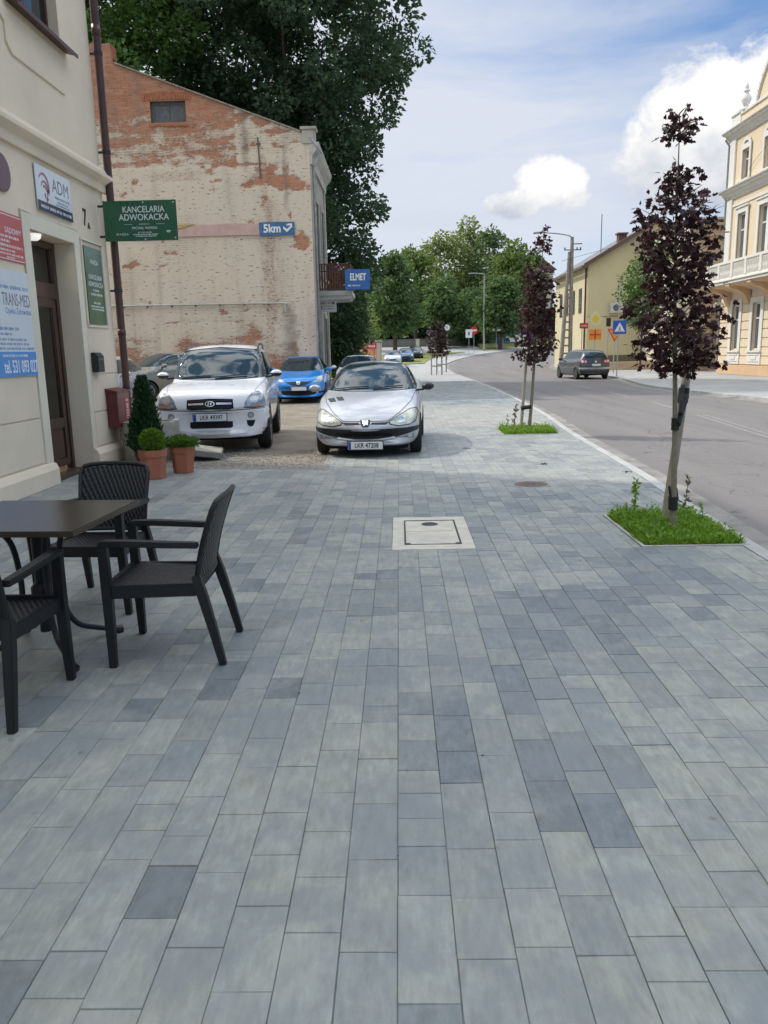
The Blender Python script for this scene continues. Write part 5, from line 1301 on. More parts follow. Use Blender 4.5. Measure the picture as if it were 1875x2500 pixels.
for (y0, y1) in [(yc-.76, yc+.76) for yc in WYC]: ox(mb, .001, .05, y0+.0, y1-.0, 3.86, 4.25)
OB(mb, 'rustication', PEACH, bevel=.008)
def cornice(z0, h, out, nm='cornice'):
    mb = MB(); pr = [(FX-.001, z0), (FX-.06, z0), (FX-.08, z0+h*.3), (FX-out*.5, z0+h*.55), (FX-out*.55, z0+h*.7), (FX-out, z0+h*.8), (FX-out, z0+h), (FX-.001, z0+h+.06)]
    mb.prism(pr, 'y', FYS, FYE+out); mb.box(FX, FYE+.001, z0+h*.5, FX+12, FYE+out*.9, z0+h); OB(mb, nm, WTR, bevel=.006)
cornice(4.25, .28, .12, 'string_course'); cornice(9.15, .5, .42); cornice(12.15, .45, .40)
mb = MB(); ox(mb, .43, .46, FYS, FYE+.46, 9.60, 9.67); ox(mb, .41, .44, FYS, FYE+.44, 12.56, 12.63); OB(mb, 'flashing', M('grey_tin', (.42, .41, .39), .6, .3))
mb = MB(); ox(mb, .001, .09, 44.72, FYE+.04, 4.55, 9.14); ox(mb, .001, .09, 44.72, FYE+.04, 9.75, 12.14); ox(mb, .001, .05, FYS, 44.7, 8.72, 8.86)
ox(mb, -.25, .08, 44.3, FYE+.05, 12.64, 13.35); ox(mb, -.3, .15, 44.25, FYE+.1, 13.351, 13.47)
OB(mb, 'pilaster', WTR, bevel=.008)
mb = MB(); ox(mb, -.25, .04, FYS, 44.29, 12.64, 13.2); OB(mb, 'parapet', PEACH)
mb = MB(); ox(mb, -.28, .12, FYS, 44.24, 13.21, 13.33); OB(mb, 'parapet_coping', WTR, bevel=.005)
# curved gable
yc = 39.2; pts = [(yc+3.1*math.cos(t)*1.0, 13.34+2.2*max(0, math.sin(t))**1.5) for t in np.linspace(0, PI, 22)]
mb = MB(); mb.prism(pts, 'x', FX-.06, FX+.25); OB(mb, 'gable', PEACH)
mb = MB()
for (a, b_) in zip(pts, pts[1:]):
    A_ = Vector((0, a[0], a[1])); B_ = Vector((0, b_[0], b_[1])); t = (B_-A_); L = t.length
    if L < 1e-4: continue
    t.normalize(); nn = Vector((0, -t.z, t.y)); 
    if nn.z < 0 : nn = -nn
    mb.obox(Vector((FX+.05, 0, 0))+(A_+B_)/2+nn*.09, (.22, 0, 0), t*(L/2+.01), nn*.085)
OB(mb, 'gable_moulding', WTR)
e = empty('urn_finial', (FX-.03, 43.85, 13.34), 0, 'pale stone urn finial on the parapet corner of the ornate building', 'finial')
mb = MB(); mb.lathe([(0, 0), (.17, 0), (.17, .06), (.08, .12), (.13, .2), (.24, .42), (.23, .58), (.10, .74), (.07, .82), (.16, .86), (.16, .90), (.07, .95), (.10, 1.06), (.05, 1.22), (0, 1.30)], 16); mb.build('urn', WTR, e, smooth=True)
GREYG = glass_mat('facade_glass', (.10, .12, .13), .05, .8)
def oct_win(kind):
    """window tree built round y=0 at the facade plane"""
    if kind == 'ground': h, z0, z1, t = .48, 1.3, 3.6, .27
    elif kind == 'first': h, z0, z1, t = .50, 5.75, 8.25, .24
    else: h, z0, z1, t = .42, 9.95, 11.35, .15
    def build(mb, nm, mt, par, bev=.006): mb.v = [(x, y, z) for x, y, z in mb.v]; return mb.build(nm, mt, par, False, bev)
    B_ = lambda mb, o0, o1, y0, y1, a, c: mb.box(-o1, y0, a, -o0, y1, c)
    mb = MB()
    B_(mb, .052, .10, -h-t, -h+.02, z0-.05, z1+.02); B_(mb, .052, .10, h-.02, h+t, z0-.05, z1+.02); B_(mb, .052, .10, -h-t, h+t, z1+.021, z1+.28)
    B_(mb, .052, .16, -h-t-.05, h+t+.05, z1+.281, z1+.36) if kind == 'first' else None
    B_(mb, .052, .17, -h-t-.03, h+t+.03, z0-.13, z0-.051)
    if kind == 'ground':
        B_(mb, .052, .09, -h-t, h+t, .56, z0-.131); B_(mb, .091, .12, -h-.08, h+.08, .70, .74); B_(mb, .091, .12, -h-.08, h+.08, 1.02, 1.06); B_(mb, .091, .12, -.3, .3, .80, .96)
    if kind == 'attic':
        for k in range(9):
            a0 = PI*k/9; a1 = PI*(k+1)/9; am = (a0+a1)/2
            mb.obox((-.075, math.cos(am)*(h+.08), z1+math.sin(am)*(h+.08)), (.024, 0, 0), (0, -math.sin(am)*.1, math.cos(am)*.1), (0, math.cos(am)*.09, math.sin(am)*.09))
    root = build(mb, 'window', WTR, None, .004)
    mb = MB(); w = .06
    for (a, c, d, e_) in ((-h+.0, z0, -h+w, z1), (h-w, z0, h, z1), (-h+w, z0, h-w, z0+w), (-h+w, z1-w, h-w, z1), (-.035, z0+w, .035, z1-w)): mb.box(.10, a, c, .15, d, e_)
    zt = z0+(z1-z0)*.66; mb.box(.095, -h+w, zt, .15, h-w, zt+.07)
    mb.box(0.0, -h-.001, z0-.02, .10, -h+.03, z1) if False else None
    build(mb, 'frame', M('white_frame', (.74, .74, .72), .5, var=.03), root, .003)
    mb = MB(); mb.box(.125, -h+w, z0+w, .13, h-w, z1-w); build(mb, 'pane', GREYG, root, 0)
    if kind == 'attic':
        mb = MB(); mb.prism([(h*math.cos(t), z1+h*math.sin(t)) for t in np.linspace(0, PI, 14)], 'x', -.05, -.001); build(mb, 'arch_pane', GREYG, root, 0)
    else:
        mb = MB(); mb.box(.16, -h+w, z0+w, .165, -h+w+.3, z1-w); mb.box(.16, h-w-.3, z0+w, .165, h-w, z1-w); build(mb, 'curtain', M('net_curtain', (.5, .5, .48), .9), root, 0)
    return root
for kind in ('ground', 'first', 'attic'):
    w0 = oct_win(kind)
    for i, yc in enumerate(WYC):
        w_ = w0 if i == 0 else copy_tree(w0); w_.parent = e3; w_.location = (0, yc-FYE, 0)
# balcony
mb = MB()
mb.box(FX-1.25, 35, 4.60, FX-.002, 44.95, 4.74); mb.box(FX-1.32, 34.95, 4.741, FX-.002, 45.02, 4.80)
bl = OB(mb, 'balcony', WTR, bevel=.01)
mb = MB()
for yc in (44.3, 41.9, 39.4, 37):
    q = [(FX-.051, 3.6), (FX-.16, 3.62), (FX-.25, 3.8), (FX-.35, 4.05), (FX-.7, 4.28), (FX-1.1, 4.38), (FX-1.2, 4.48), (FX-1.2, 4.599), (FX-.051, 4.599)]
    mb.prism(q, 'y', yc-.22, yc+.22)
mb.prism([(FX-.13, 4.3), (FX-.5, 4.44), (FX-1.1, 4.52), (FX-1.18, 4.598), (FX-.13, 4.598)], 'y', 35.1, 44.85)
OB(mb, 'bracket', ORG, parent=bl, bevel=.01)
mb = MB()
mb.box(FX-1.20, 35.1, 5.62, FX-1.02, 44.86, 5.74); mb.box(FX-1.01, 44.68, 5.62, FX-.1, 44.86, 5.74); mb.box(FX-1.18, 35.1, 4.801, FX-1.06, 44.84, 4.92); mb.box(FX-1.05, 44.72, 4.801, FX-.1, 44.84, 4.92)
for yc in np.arange(44.74, 35, -1.62): mb.box(FX-1.21, yc-.11, 4.921, FX-1.03, yc+.11, 5.619)
mb.box(FX-.22, 44.66, 4.921, FX-.1, 44.86, 5.619)
for yc in np.arange(44.50, 35.2, -.17):
    mb.lathe([(.035, 4.92), (.05, 5.0), (.065, 5.12), (.035, 5.3), (.055, 5.5), (.035, 5.62)], 6, (FX-1.12, yc, 0))
for xx_ in np.arange(FX-.95, FX-.25, .16): mb.lathe([(.035, 4.92), (.05, 5.0), (.065, 5.12), (.035, 5.3), (.055, 5.5), (.035, 5.62)], 6, (xx_, 44.78, 0))
OB(mb, 'balustrade', WTR, parent=bl)
mb = MB(); mb.tube([(FX-.08, FYE+.18, .1), (FX-.08, FYE+.18, 12.0), (FX-.3, FYE+.2, 12.3)], .06, 8); OB(mb, 'downpipe', M('zinc'), smooth=True)
mb = MB(); mb.box(FX-.45, 45.1, 3.72, FX-.1, 45.25, 3.86); mb.lathe([(0, 0), (.06, 0), (.06, .2), (0, .2)], 10, (FX-.5, 45.17, 3.6)); OB(mb, 'camera_box', M('cam_white', (.6, .6, .58), .5))
mb = MB(); mb.add([(FX-.05, FYS, 13.2), (FX-.05, FYE, 13.2), (FX+12.2, FYE, 13.2), (FX+12.2, FYS, 13.2)], [(0, 1, 2, 3)]); OB(mb, 'roof', M('grey_tin'))
mb = MB(); mb.tube([(11.6, 58, 7.6), (13.6, 52, 7.75), (FX-.12, FYE+.3, 9.0)], .012, 4); mb.tube([(FX-.08, FYE+.28, 9.0), (FX-.1, 42, 10.6), (FX-.06, 38, 12)], .01, 4)
o = mb.build('overhead_cable', STEEL); tag(o, 'thin cable climbing across the sky to the ornate building cornice', 'cable')

# ---------------------------------------------------------------- tan building and yellow house
TAN = M('tan_render', (.50, .38, .26), .9, var=.04, scale=.8); TAND = M('tan_dark', (.30, .22, .145), .9, var=.06, scale=1)
e4 = empty('tan_building', (18, 50, 0), 0, 'plain tan building with flat stepped cornice between the yellow house and the ornate one', 'building')
def TB(mb, name, mat, bevel=0, par=None): mb.v = [(x-18, y-50, z) for x, y, z in mb.v]; return mb.build(name, mat, par or e4, False, bevel)
mb = MB(); mb.box(17.85, 50, 0, 26, 59.9, 8.9); TB(mb, 'wall', TAN)
mb = MB(); mb.box(17.8, 49.9, 8.0, 26.05, 49.999, 8.12); mb.box(17.75, 49.82, 8.6, 26.1, 49.999, 8.8); mb.box(17.65, 49.75, 8.901, 26.2, 59.9, 9.05); TB(mb, 'cornice', M('tan_light', (.52, .42, .30), .9), bevel=.01)
mb = MB(); mb.box(17.8, 49.999, 0, 17.849, 59.9, 8.9); TB(mb, 'pilaster', M('cream_pale', (.62, .56, .44), .9))  # whole side face, its sunlight put into a paler colour
mb = MB(); z = .55
mb2 = MB()
for k in range(11): mb2.box(19.2, 49.90, .62+k*.40, 24, 49.999, .62+k*.40+.36)
TB(mb2, 'rustication', TAND, bevel=.01)  # grooved wall in shade, the shade put into a darker tan
mb = MB(); mb.box(17.8, 49.92, 0, 19.19, 49.998, .5); TB(mb, 'plinth', TAND); mb = MB(); mb.box(18.4, 49.95, .501, 19.19, 49.995, 2.3); TB(mb, 'door', M('brown_door', (.14, .09, .06), .7))
YEL = M('yellow_render', (.60, .53, .33), .9, var=.04, scale=.6, dirt=.1); ROOFG = M('grey_roof', (.17, .165, .17), .8, var=.12, scale=2)
e5 = empty('yellow_house', (13.95, 60, 0), 0, 'pale yellow gabled house with grey roof beyond the crossing sign', 'building')
def YB_(mb, name, mat, bevel=0, par=None, smooth=False): mb.v = [(x-13.95, y-60, z) for x, y, z in mb.v]; return mb.build(name, mat, par or e5, smooth, bevel)
mb = MB(); mb.prism([(13.95, 0), (23.6, 0), (23.6, 7.6), (18.8, 10.35), (13.95, 7.6)], 'y', 60, 72); YB_(mb, 'wall', YEL)
mb = MB()
for s, xe in ((1, 13.6), (-1, 24.0)):
    mb.add([(xe, 59.7, 7.42), (18.8, 59.7, 10.42), (18.8, 72.3, 10.42), (xe, 72.3, 7.42), (xe, 59.7, 7.54), (18.8, 59.7, 10.54), (18.8, 72.3, 10.54), (xe, 72.3, 7.54)], [(0, 3, 2, 1), (4, 5, 6, 7), (0, 1, 5, 4), (1, 2, 6, 5), (2, 3, 7, 6), (3, 0, 4, 7)])
rf = YB_(mb, 'roof', ROOFG)
mb = MB(); 
for (xa, za, xb, zb) in ((13.55, 7.36, 18.8, 10.40),): mb.add([(xa, 59.62, za-.12), (xb, 59.62, zb-.12), (xb, 59.695, zb-.12), (xa, 59.695, za-.12), (xa, 59.62, za+.2), (xb, 59.62, zb+.2), (xb, 59.695, zb+.2), (xa, 59.695, za+.2)], [(0, 3, 2, 1), (4, 5, 6, 7), (0, 1, 5, 4), (1, 2, 6, 5), (2, 3, 7, 6), (3, 0, 4, 7)])
mb.box(13.40, 59.62, 7.26, 13.56, 72.3, 7.42); YB_(mb, 'verge', M('brown_trim', (.12, .075, .06), .6))
mb = MB(); mb.box(16.6, 62, 8.6, 17.2, 62.6, 9.85); mb.box(16.5, 61.9, 9.851, 17.3, 62.7, 9.95); YB_(mb, 'chimney', M('chimney_brick', (.14, .075, .055), .9, var=.3))
mb = MB(); mb.tube([(15.8, 64, 8.6), (15.8, 64, 11.6)], .03, 5); YB_(mb, 'antenna', STEEL)
for yc in (62.3, 64.7, 67.1, 69.5):
    mb = MB(); mb.box(13.90, yc-.45, 4.2, 13.949, yc+.45, 6.0); w_ = YB_(mb, 'window', M('brown_trim'))
    mb = MB(); mb.box(13.885, yc-.36, 4.3, 13.899, yc+.36, 5.9); YB_(mb, 'pane', GREYG, par=w_)
mb = MB(); mb.tube([(13.84, 60.25, .1), (13.84, 60.25, 7.3)], .07, 8); YB_(mb, 'downpipe', BROWN, smooth=True)
mb = MB(); mb.box(13.97, 59.93, 0, 23.6, 59.999, 1.0); YB_(mb, 'plinth', M('olive_plinth', (.15, .13, .085), .8)); mb = MB(); mb.box(13.97, 59.96, 3.8, 17, 59.999, 3.84); mb.box(18.2, 59.96, 3.9, 23, 59.999, 3.94); YB_(mb, 'render_joint', M('tan_dark'))
mb = MB(); mb.box(15.55, 59.55, 4.05, 16.45, 59.95, 4.75); ac = YB_(mb, 'air_conditioner', M('ac_white', (.55, .56, .55), .5), bevel=.02)
mb = MB(); mb.lathe([(0, -.01), (.24, -.01), (.24, 0)], 16, (15.95, 59.55, 4.4), axis='y'); YB_(mb, 'fan_grille', M('slot_grey'), par=ac)
e = empty('low_wall', (14.9, 56.5, 0), 0, 'low tan step and wall before the tan building, left of the near maple trunk', 'low wall')
mb = MB(); mb.box(-.2, 0, 0, 3.4, .9, .55); mb.box(-.8, -.35, 0, 3.2, -.001, .22); mb.build('step', TAN, e, bevel=.01)
# house behind the wood
e6 = empty('far_house', (23.5, 150, 3.5), 0, 'far house whose brown roof peeps over the park trees', 'house')
mb = MB(); mb.box(-5, 0, 0, 5, 8, 12.2); mb.build('wall', M('cream_pale'), e6); mb = MB(); mb.prism([(-5.6, 12.2), (5.6, 12.2), (3, 14.2), (-3, 14.2)], 'y', -.4, 8.4); mb.build('roof', M('red_brown_roof', (.16, .07, .05), .8), e6)

# ---------------------------------------------------------------- poles, lamps, road signs
GALV = M('galvanised', (.38, .39, .38), .5, .5, var=.1); CPOLE = M('concrete_pole', (.26, .235, .20), .9, var=.2, scale=4, dirt=.4)
e = empty('concrete_pole', (12.25, 58, 0), 0, 'tall ladder like concrete A pole with a long lamp arm beside the yellow house', 'pole')
mb = MB(); mb.tube([(-.58, 0, 0), (-.12, 0, 8.2)], [.16, .11], 6); mb.tube([(.10, 0, 0), (.04, 0, 9.2)], [.16, .12], 6)
for k in range(14): z = .6+k*.55; xl = -.58+.46*z/8.2; mb.box(xl, -.05, z, .08, .05, z+.12)
mb.build('shaft', CPOLE, e)
mb = MB(); mb.tube(smooth_path([(0, 0, 9.0), (-.1, 0, 9.25), (-.8, 0, 9.42), (-2.1, 0, 9.55)], 4), .045, 6); mb.build('lamp_arm', GALV, e, smooth=True)
mb = MB(); mb.obox((-2.35, 0, 9.53), (.32, 0, .02), (0, .12, 0), (0, 0, .06)); mb.build('lamp_head', GALV, e, bevel=.02)
mb = MB(); mb.box(-.5, -.03, 8.3, .7, .03, 8.36); mb.box(.1, -.03, 8.7, .75, .03, 8.76)
for x_ in (-.45, .4, .65): mb.lathe([(0, 0), (.04, 0), (.05, .08), (.03, .14), (0, .14)], 8, (x_, 0, 8.37))
mb.build('insulator_bar', STEEL, e)
def lamp(px, yb, label, top):
    x = (px-973)/F*yb; g = gz(yb)
    e = empty('street_lamp', (x, yb, g), 0, label, 'street lamp', 'street lamps by the bend')
    mb = MB(); mb.tube([(0, 0, 0), (0, 0, top)], [.13, .07], 8); mb.build('post', GALV, e, smooth=True)
    mb = MB(); mb.tube(smooth_path([(0, 0, top), (-.1, 0, top+.3), (-1.3, 0, top+.45)], 4), .05, 6); mb.build('arm', GALV, e, smooth=True)
    mb = MB(); mb.obox((-1.6, 0, top+.44), (.4, 0, .03), (0, .14, 0), (0, 0, .07)); mb.build('lamp_head', GALV, e, bevel=.02)
lamp(1177, 104, 'tall pale street lamp standing left, before the wood', 9.2); lamp(1221, 108, 'shorter street lamp right of the tall one, before the wood', 7.0)
def rsign(name, x, y, label, shapes, ph=2.2, g=None, rot=0.0):
    e = empty(name, (x, y, gz(y) if g is None else g), rot, label, 'road sign'); mb = MB(); mb.tube([(0, .03, 0), (0, .03, ph)], .03, 6); mb.build('post', GALV, e)
    for i, (nm, outline, mat_) in enumerate(shapes):
        mb = MB(); mb.prism(outline, 'y', -.03-.008*i, -.022-.008*i); mb.build(nm, mat_, e)
    return e
sq = lambda cx, cz, h, w=None: [(cx-(w or h), cz-h), (cx+(w or h), cz-h), (cx+(w or h), cz+h), (cx-(w or h), cz+h)]
circ = lambda cx, cz, r: [(cx+r*math.cos(t), cz+r*math.sin(t)) for t in np.linspace(0, 2*PI, 20)[:-1]]
dia = lambda cx, cz, r: [(cx, cz-r), (cx+r, cz), (cx, cz+r), (cx-r, cz)]
tri = lambda cx, cz, r, s=1: [(cx-r, cz-s*r*.58), (cx+r, cz-s*r*.58), (cx, cz+s*r*1.15)]
SBL = M('road_sign_blue', (.015, .09, .40), .4, var=.03); SWH = M('road_sign_white', (.75, .75, .74), .5, var=0); SYE = M('road_sign_yellow', (.75, .52, .03), .5, var=0); SOR = M('road_sign_orange', (.78, .27, .03), .5, var=0); SRD = M('road_sign_red', (.50, .025, .025), .5, var=0); SBK = M('road_sign_black', (.015, .015, .015), .6, var=0); SGR = M('sign_back_grey', (.23, .235, .24), .6, .2)
e = rsign('crossing_sign', 11.95, 44, 'blue pedestrian crossing sign on a thin pole beside the grey car', [('panel', sq(.05, 2.62, .36), SBL), ('white_triangle', tri(.05, 2.55, .29), SWH)], 5.0, 0)
mb = MB(); f = -.055; pr0 = MB.prism
def sprism(mb, pts, ax, a, b_): pr0(mb, [(.055+(p[0]-.05)*.62, 2.53+(p[1]-2.54)*.62) for p in pts], ax, a, b_)
sprism(mb, circ(.06, 2.70, .045), 'y', f, f+.008); sprism(mb, [(.02, 2.64), (.09, 2.63), (.08, 2.53), (.13, 2.42), (.10, 2.41), (.05, 2.50), (-.01, 2.40), (-.05, 2.41), (.01, 2.53)], 'y', f, f+.008)
for k in range(4): mb.prism(sq(-.10+k*.10, 2.415, .010, .03), 'y', f+.001, f+.008)
mb.build('walking_figure', SBK, e)
e['group'] = 'road signs by the crossing'
rsign('priority_sign', 12.15, 50, 'yellow diamond priority sign on white backing among the road signs', [('backing', dia(.0, 3.30, .50), M('pale_yellow', (.62, .60, .36), .6)), ('diamond', dia(0, 3.30, .26), SYE)], 3.4, 0)
e = rsign('diversion_sign', 12.05, 49.6, 'orange panel sign with dark cross, left of the orange triangle', [('panel', sq(0, 2.35, .32, .38), SOR), ('red_cross', sq(0, 2.35, .28, .04), SRD)], 2.5, 0)
mb = MB(); mb.prism(sq(0, 2.35, .035, .33), 'y', -.047, -.031); mb.build('cross_bar', SRD, e)
rsign('give_way_sign', 13.35, 50, 'orange downward triangle give way sign with red border', [('border', tri(0, 2.42, .46, -1), SRD), ('panel', tri(0, 2.42, .36, -1), SOR)], 2.5, 0)
rsign('red_sign', 11.3, 49.8, 'red and pink shop panel sign left of the yellow diamond', [('panel', sq(.1, 2.9, .16, .26), SRD), ('light_band', sq(.1, 2.9, .05, .2), M('pink_band', (.6, .3, .3), .6))], 3.1, 0)
rsign('mirror_sign', 13.05, 50.4, 'small dark square sign seen edge on above the orange triangle', [('panel', sq(0, 3.1, .26, .14), SBK)], 3.3, 0)
# far signs
def fs(px, py, y): return (px-973)/F*y, CAMH+(858-py)/F*y-gz(y)
x, z = fs(1052, 818, 56); rsign('back_of_sign', x, 56, 'grey square sign seen from behind beside the distant maples', [('panel', sq(0, z, .30, .32), SGR)], z+.3)
x, z = fs(1089, 803, 86); rsign('round_sign_far', x, 86, 'round white road sign above the distant maples', [('rim', circ(0, z, .36), SBK), ('panel', circ(0, z, .31), SWH), ('mark', sq(0, z, .13, .04), SBK)], z+.3)
x, z = fs(1141, 818, 98); rsign('white_sign', x, 98, 'small white rectangular road sign left of the red one', [('panel', sq(0, z, .5, .4), SWH), ('mark', sq(0, z, .2, .08), SBK)], z)
x, z = fs(1153, 811, 99); rsign('no_entry_sign', x, 99, 'red round no entry sign before the wood', [('panel', circ(0, z, .48), SRD), ('white_bar', sq(0, z, .09, .33), SWH)], z)
x, z = fs(1206, 811, 104); rsign('street_name_sign', x, 104, 'long low white street sign between the lamps', [('panel', sq(0, z, .16, .75), SWH)], z)
# kiosk
e = empty('kiosk', (-2.35, 66, gz(66)), 0, 'small cream kiosk with red and orange advertising front', 'kiosk')
mb = MB(); mb.box(-.95, 0, 0, .95, 1.6, 2.35); mb.lathe([(.98, 0), (.98, .0)], 4) if False else None; mb.build('body', M('kiosk_cream', (.50, .47, .40), .8), e, bevel=.12)
mb = MB(); mb.box(-.85, -.03, 1.75, .55, -.002, 2.2); mb.build('sign_band', M('kiosk_red', (.50, .06, .05), .6), e); mb = MB(); mb.box(-.85, -.03, .5, .55, -.002, 1.74); mb.build('poster', M('kiosk_orange', (.60, .25, .13), .6, var=.5, scale=2.2), e)
mb = MB(); lines_mb(mb, (0, -.032, 0), (1, 0, 0), (0, 0, 1), [(-.7, .4, 1.97, .16)], .003); mb.build('lettering', LET, e)
mb = MB(); mb.box(-1.0, -.06, 2.351, 1.0, 1.66, 2.42); mb.build('roof', M('kiosk_cream'), e)
# boundary wall, bank, barriers, hoarding
e = empty('low_park_wall', (4, 116, gz(116)), 0, 'long low grey wall along the foot of the wood', 'wall')
mb = MB(); mb.box(-14, 0, -.3, 2.5, .25, 1.0); mb.box(3.2, 0, -.3, 13, .25, 1.0); mb.box(-14.1, -.05, 1.001, 2.6, .3, 1.08); mb.build('wall', M('grey_wall', (.20, .19, .175), .9, dirt=.3), e)
mb = MB(); N2 = 24
for i in range(N2+1):
    for j in range(5):
        x_ = -2+i*1.6; y_ = 96+j*5+max(0, i-8)*.45; x2 = x_; mb.v.append((x_, y_, gz(y_)+(.05 if j else -.25)+.12*j))
for i in range(N2):
    for j in range(4): a = i*5+j; mb.f.append((a, a+5, a+6, a+1)); mb.m.append(0)
o = None
m, n, b = new_mat('dry_grass'); tc = n.n('ShaderNodeTexCoord').outputs['Object']; n.l(n.mix(n.ramp(n.noise(tc, .8, 6), [(.35, 0.0), (.65, 1.0)]), (.26, .24, .06, 1), (.13, .17, .045, 1)), b.inputs['Base Color']); b.inputs['Roughness'].default_value = .95
LAWN = m
mb = MB(); L2 = []
for y_ in np.arange(78, 104, 2.0):
    xr = klx(y_)-2.2-(y_-78)*.1; mb.v += [(xr-9, y_, gz(y_)+.04), (xr, y_, gz(y_)+.04)]; L2.append(1)
for i in range(len(L2)-1): mb.f.append((2*i, 2*i+1, 2*i+3, 2*i+2)); mb.m.append(0)
o = mb.build('lawn', LAWN, fixn=False); o['kind'] = 'structure'
kb = [p for p in kl_path if p.y > 100]
mb = MB()
for p in kb: mb.v += [(p.x-1.5, p.y+1.5, gz(p.y)+.02), (p.x-1, p.y+14, gz(p.y+14)+.35)]
for i in range(len(kb)-1): mb.f.append((2*i, 2*i+2, 2*i+3, 2*i+1)); mb.m.append(0)
o = mb.build('grass_bank', LAWN, fixn=False); o['kind'] = 'structure'
e = empty('advertising_hoarding', ((1248-973)/F*112, 112, gz(112)), 0, 'blue and white advertising hoarding at the foot of the wood', 'hoarding')
mb = MB(); mb.box(-2.4, 0, .4, 2.6, .1, 2.0); mb.build('panel', SBL, e); mb = MB(); mb.box(-1.2, -.03, .6, 2.2, -.002, 1.5); mb.build('white_field', SWH, e)
mb = MB(); mb.tube([(-2.2, .15, 0), (-2.2, .15, 2)], .05, 6); mb.tube([(2.4, .15, 0), (2.4, .15, 2)], .05, 6); mb.build('post', GALV, e)
e = empty('yellow_post', ((1019-973)/F*92, 92, gz(92)), 0, 'short pale yellow post at the end of the parked cars', 'post')
mb = MB(); mb.box(-.2, -.15, 0, .2, .15, 2.0); mb.box(-.24, -.19, 2.001, .24, .19, 2.1); mb.build('body', M('pale_yellow2', (.60, .55, .33), .8), e)
# ---------------------------------------------------------------- cars
RUB = M('tyre_rubber', (.018, .018, .019), .8, var=.2, scale=20, bump=.002); RIM = M('alloy_rim', (.42, .43, .44), .35, .8, var=.05); BTR = M('black_trim', (.014, .014, .016), .5, var=.15); CHR = M('chrome', (.75, .76, .78), .12, 1.0, var=0)
CGL = glass_mat('car_glass', (.012, .030, .038), .015, .6); CGL.node_tree.nodes['Principled BSDF'].inputs['IOR'].default_value = 1.5
PLW = M('plate_white', (.66, .67, .66), .5, var=.03); PLB = M('plate_blue', (.01, .05, .30), .5, var=0); LDRK = M('wheel_arch_dark', (.008, .008, .009), .9, var=0)
HL = M('headlamp_lens', (.27, .29, .30), .12, .3, var=.35, scale=14, spec=.9, coat=1.0); HLY = M('aged_headlamp_lens', (.38, .40, .31), .22, .2, var=.25, scale=12, spec=.8, coat=.7); HLI = M('lamp_reflector', (.50, .51, .53), .22, .85, var=.1, scale=30); AMB = M('amber_lens', (.55, .22, .08), .25, var=.1, coat=.6); TLR = M('tail_lamp_red', (.42, .05, .06), .2, var=.2, coat=1); TLW = M('tail_lamp_clear', (.75, .58, .58), .2, .2, var=.2, coat=1)
def paint(name, col, metal=.35, rough=.32): return M(name, col, rough, metal, var=.03, scale=3, coat=.8, spec=.5)
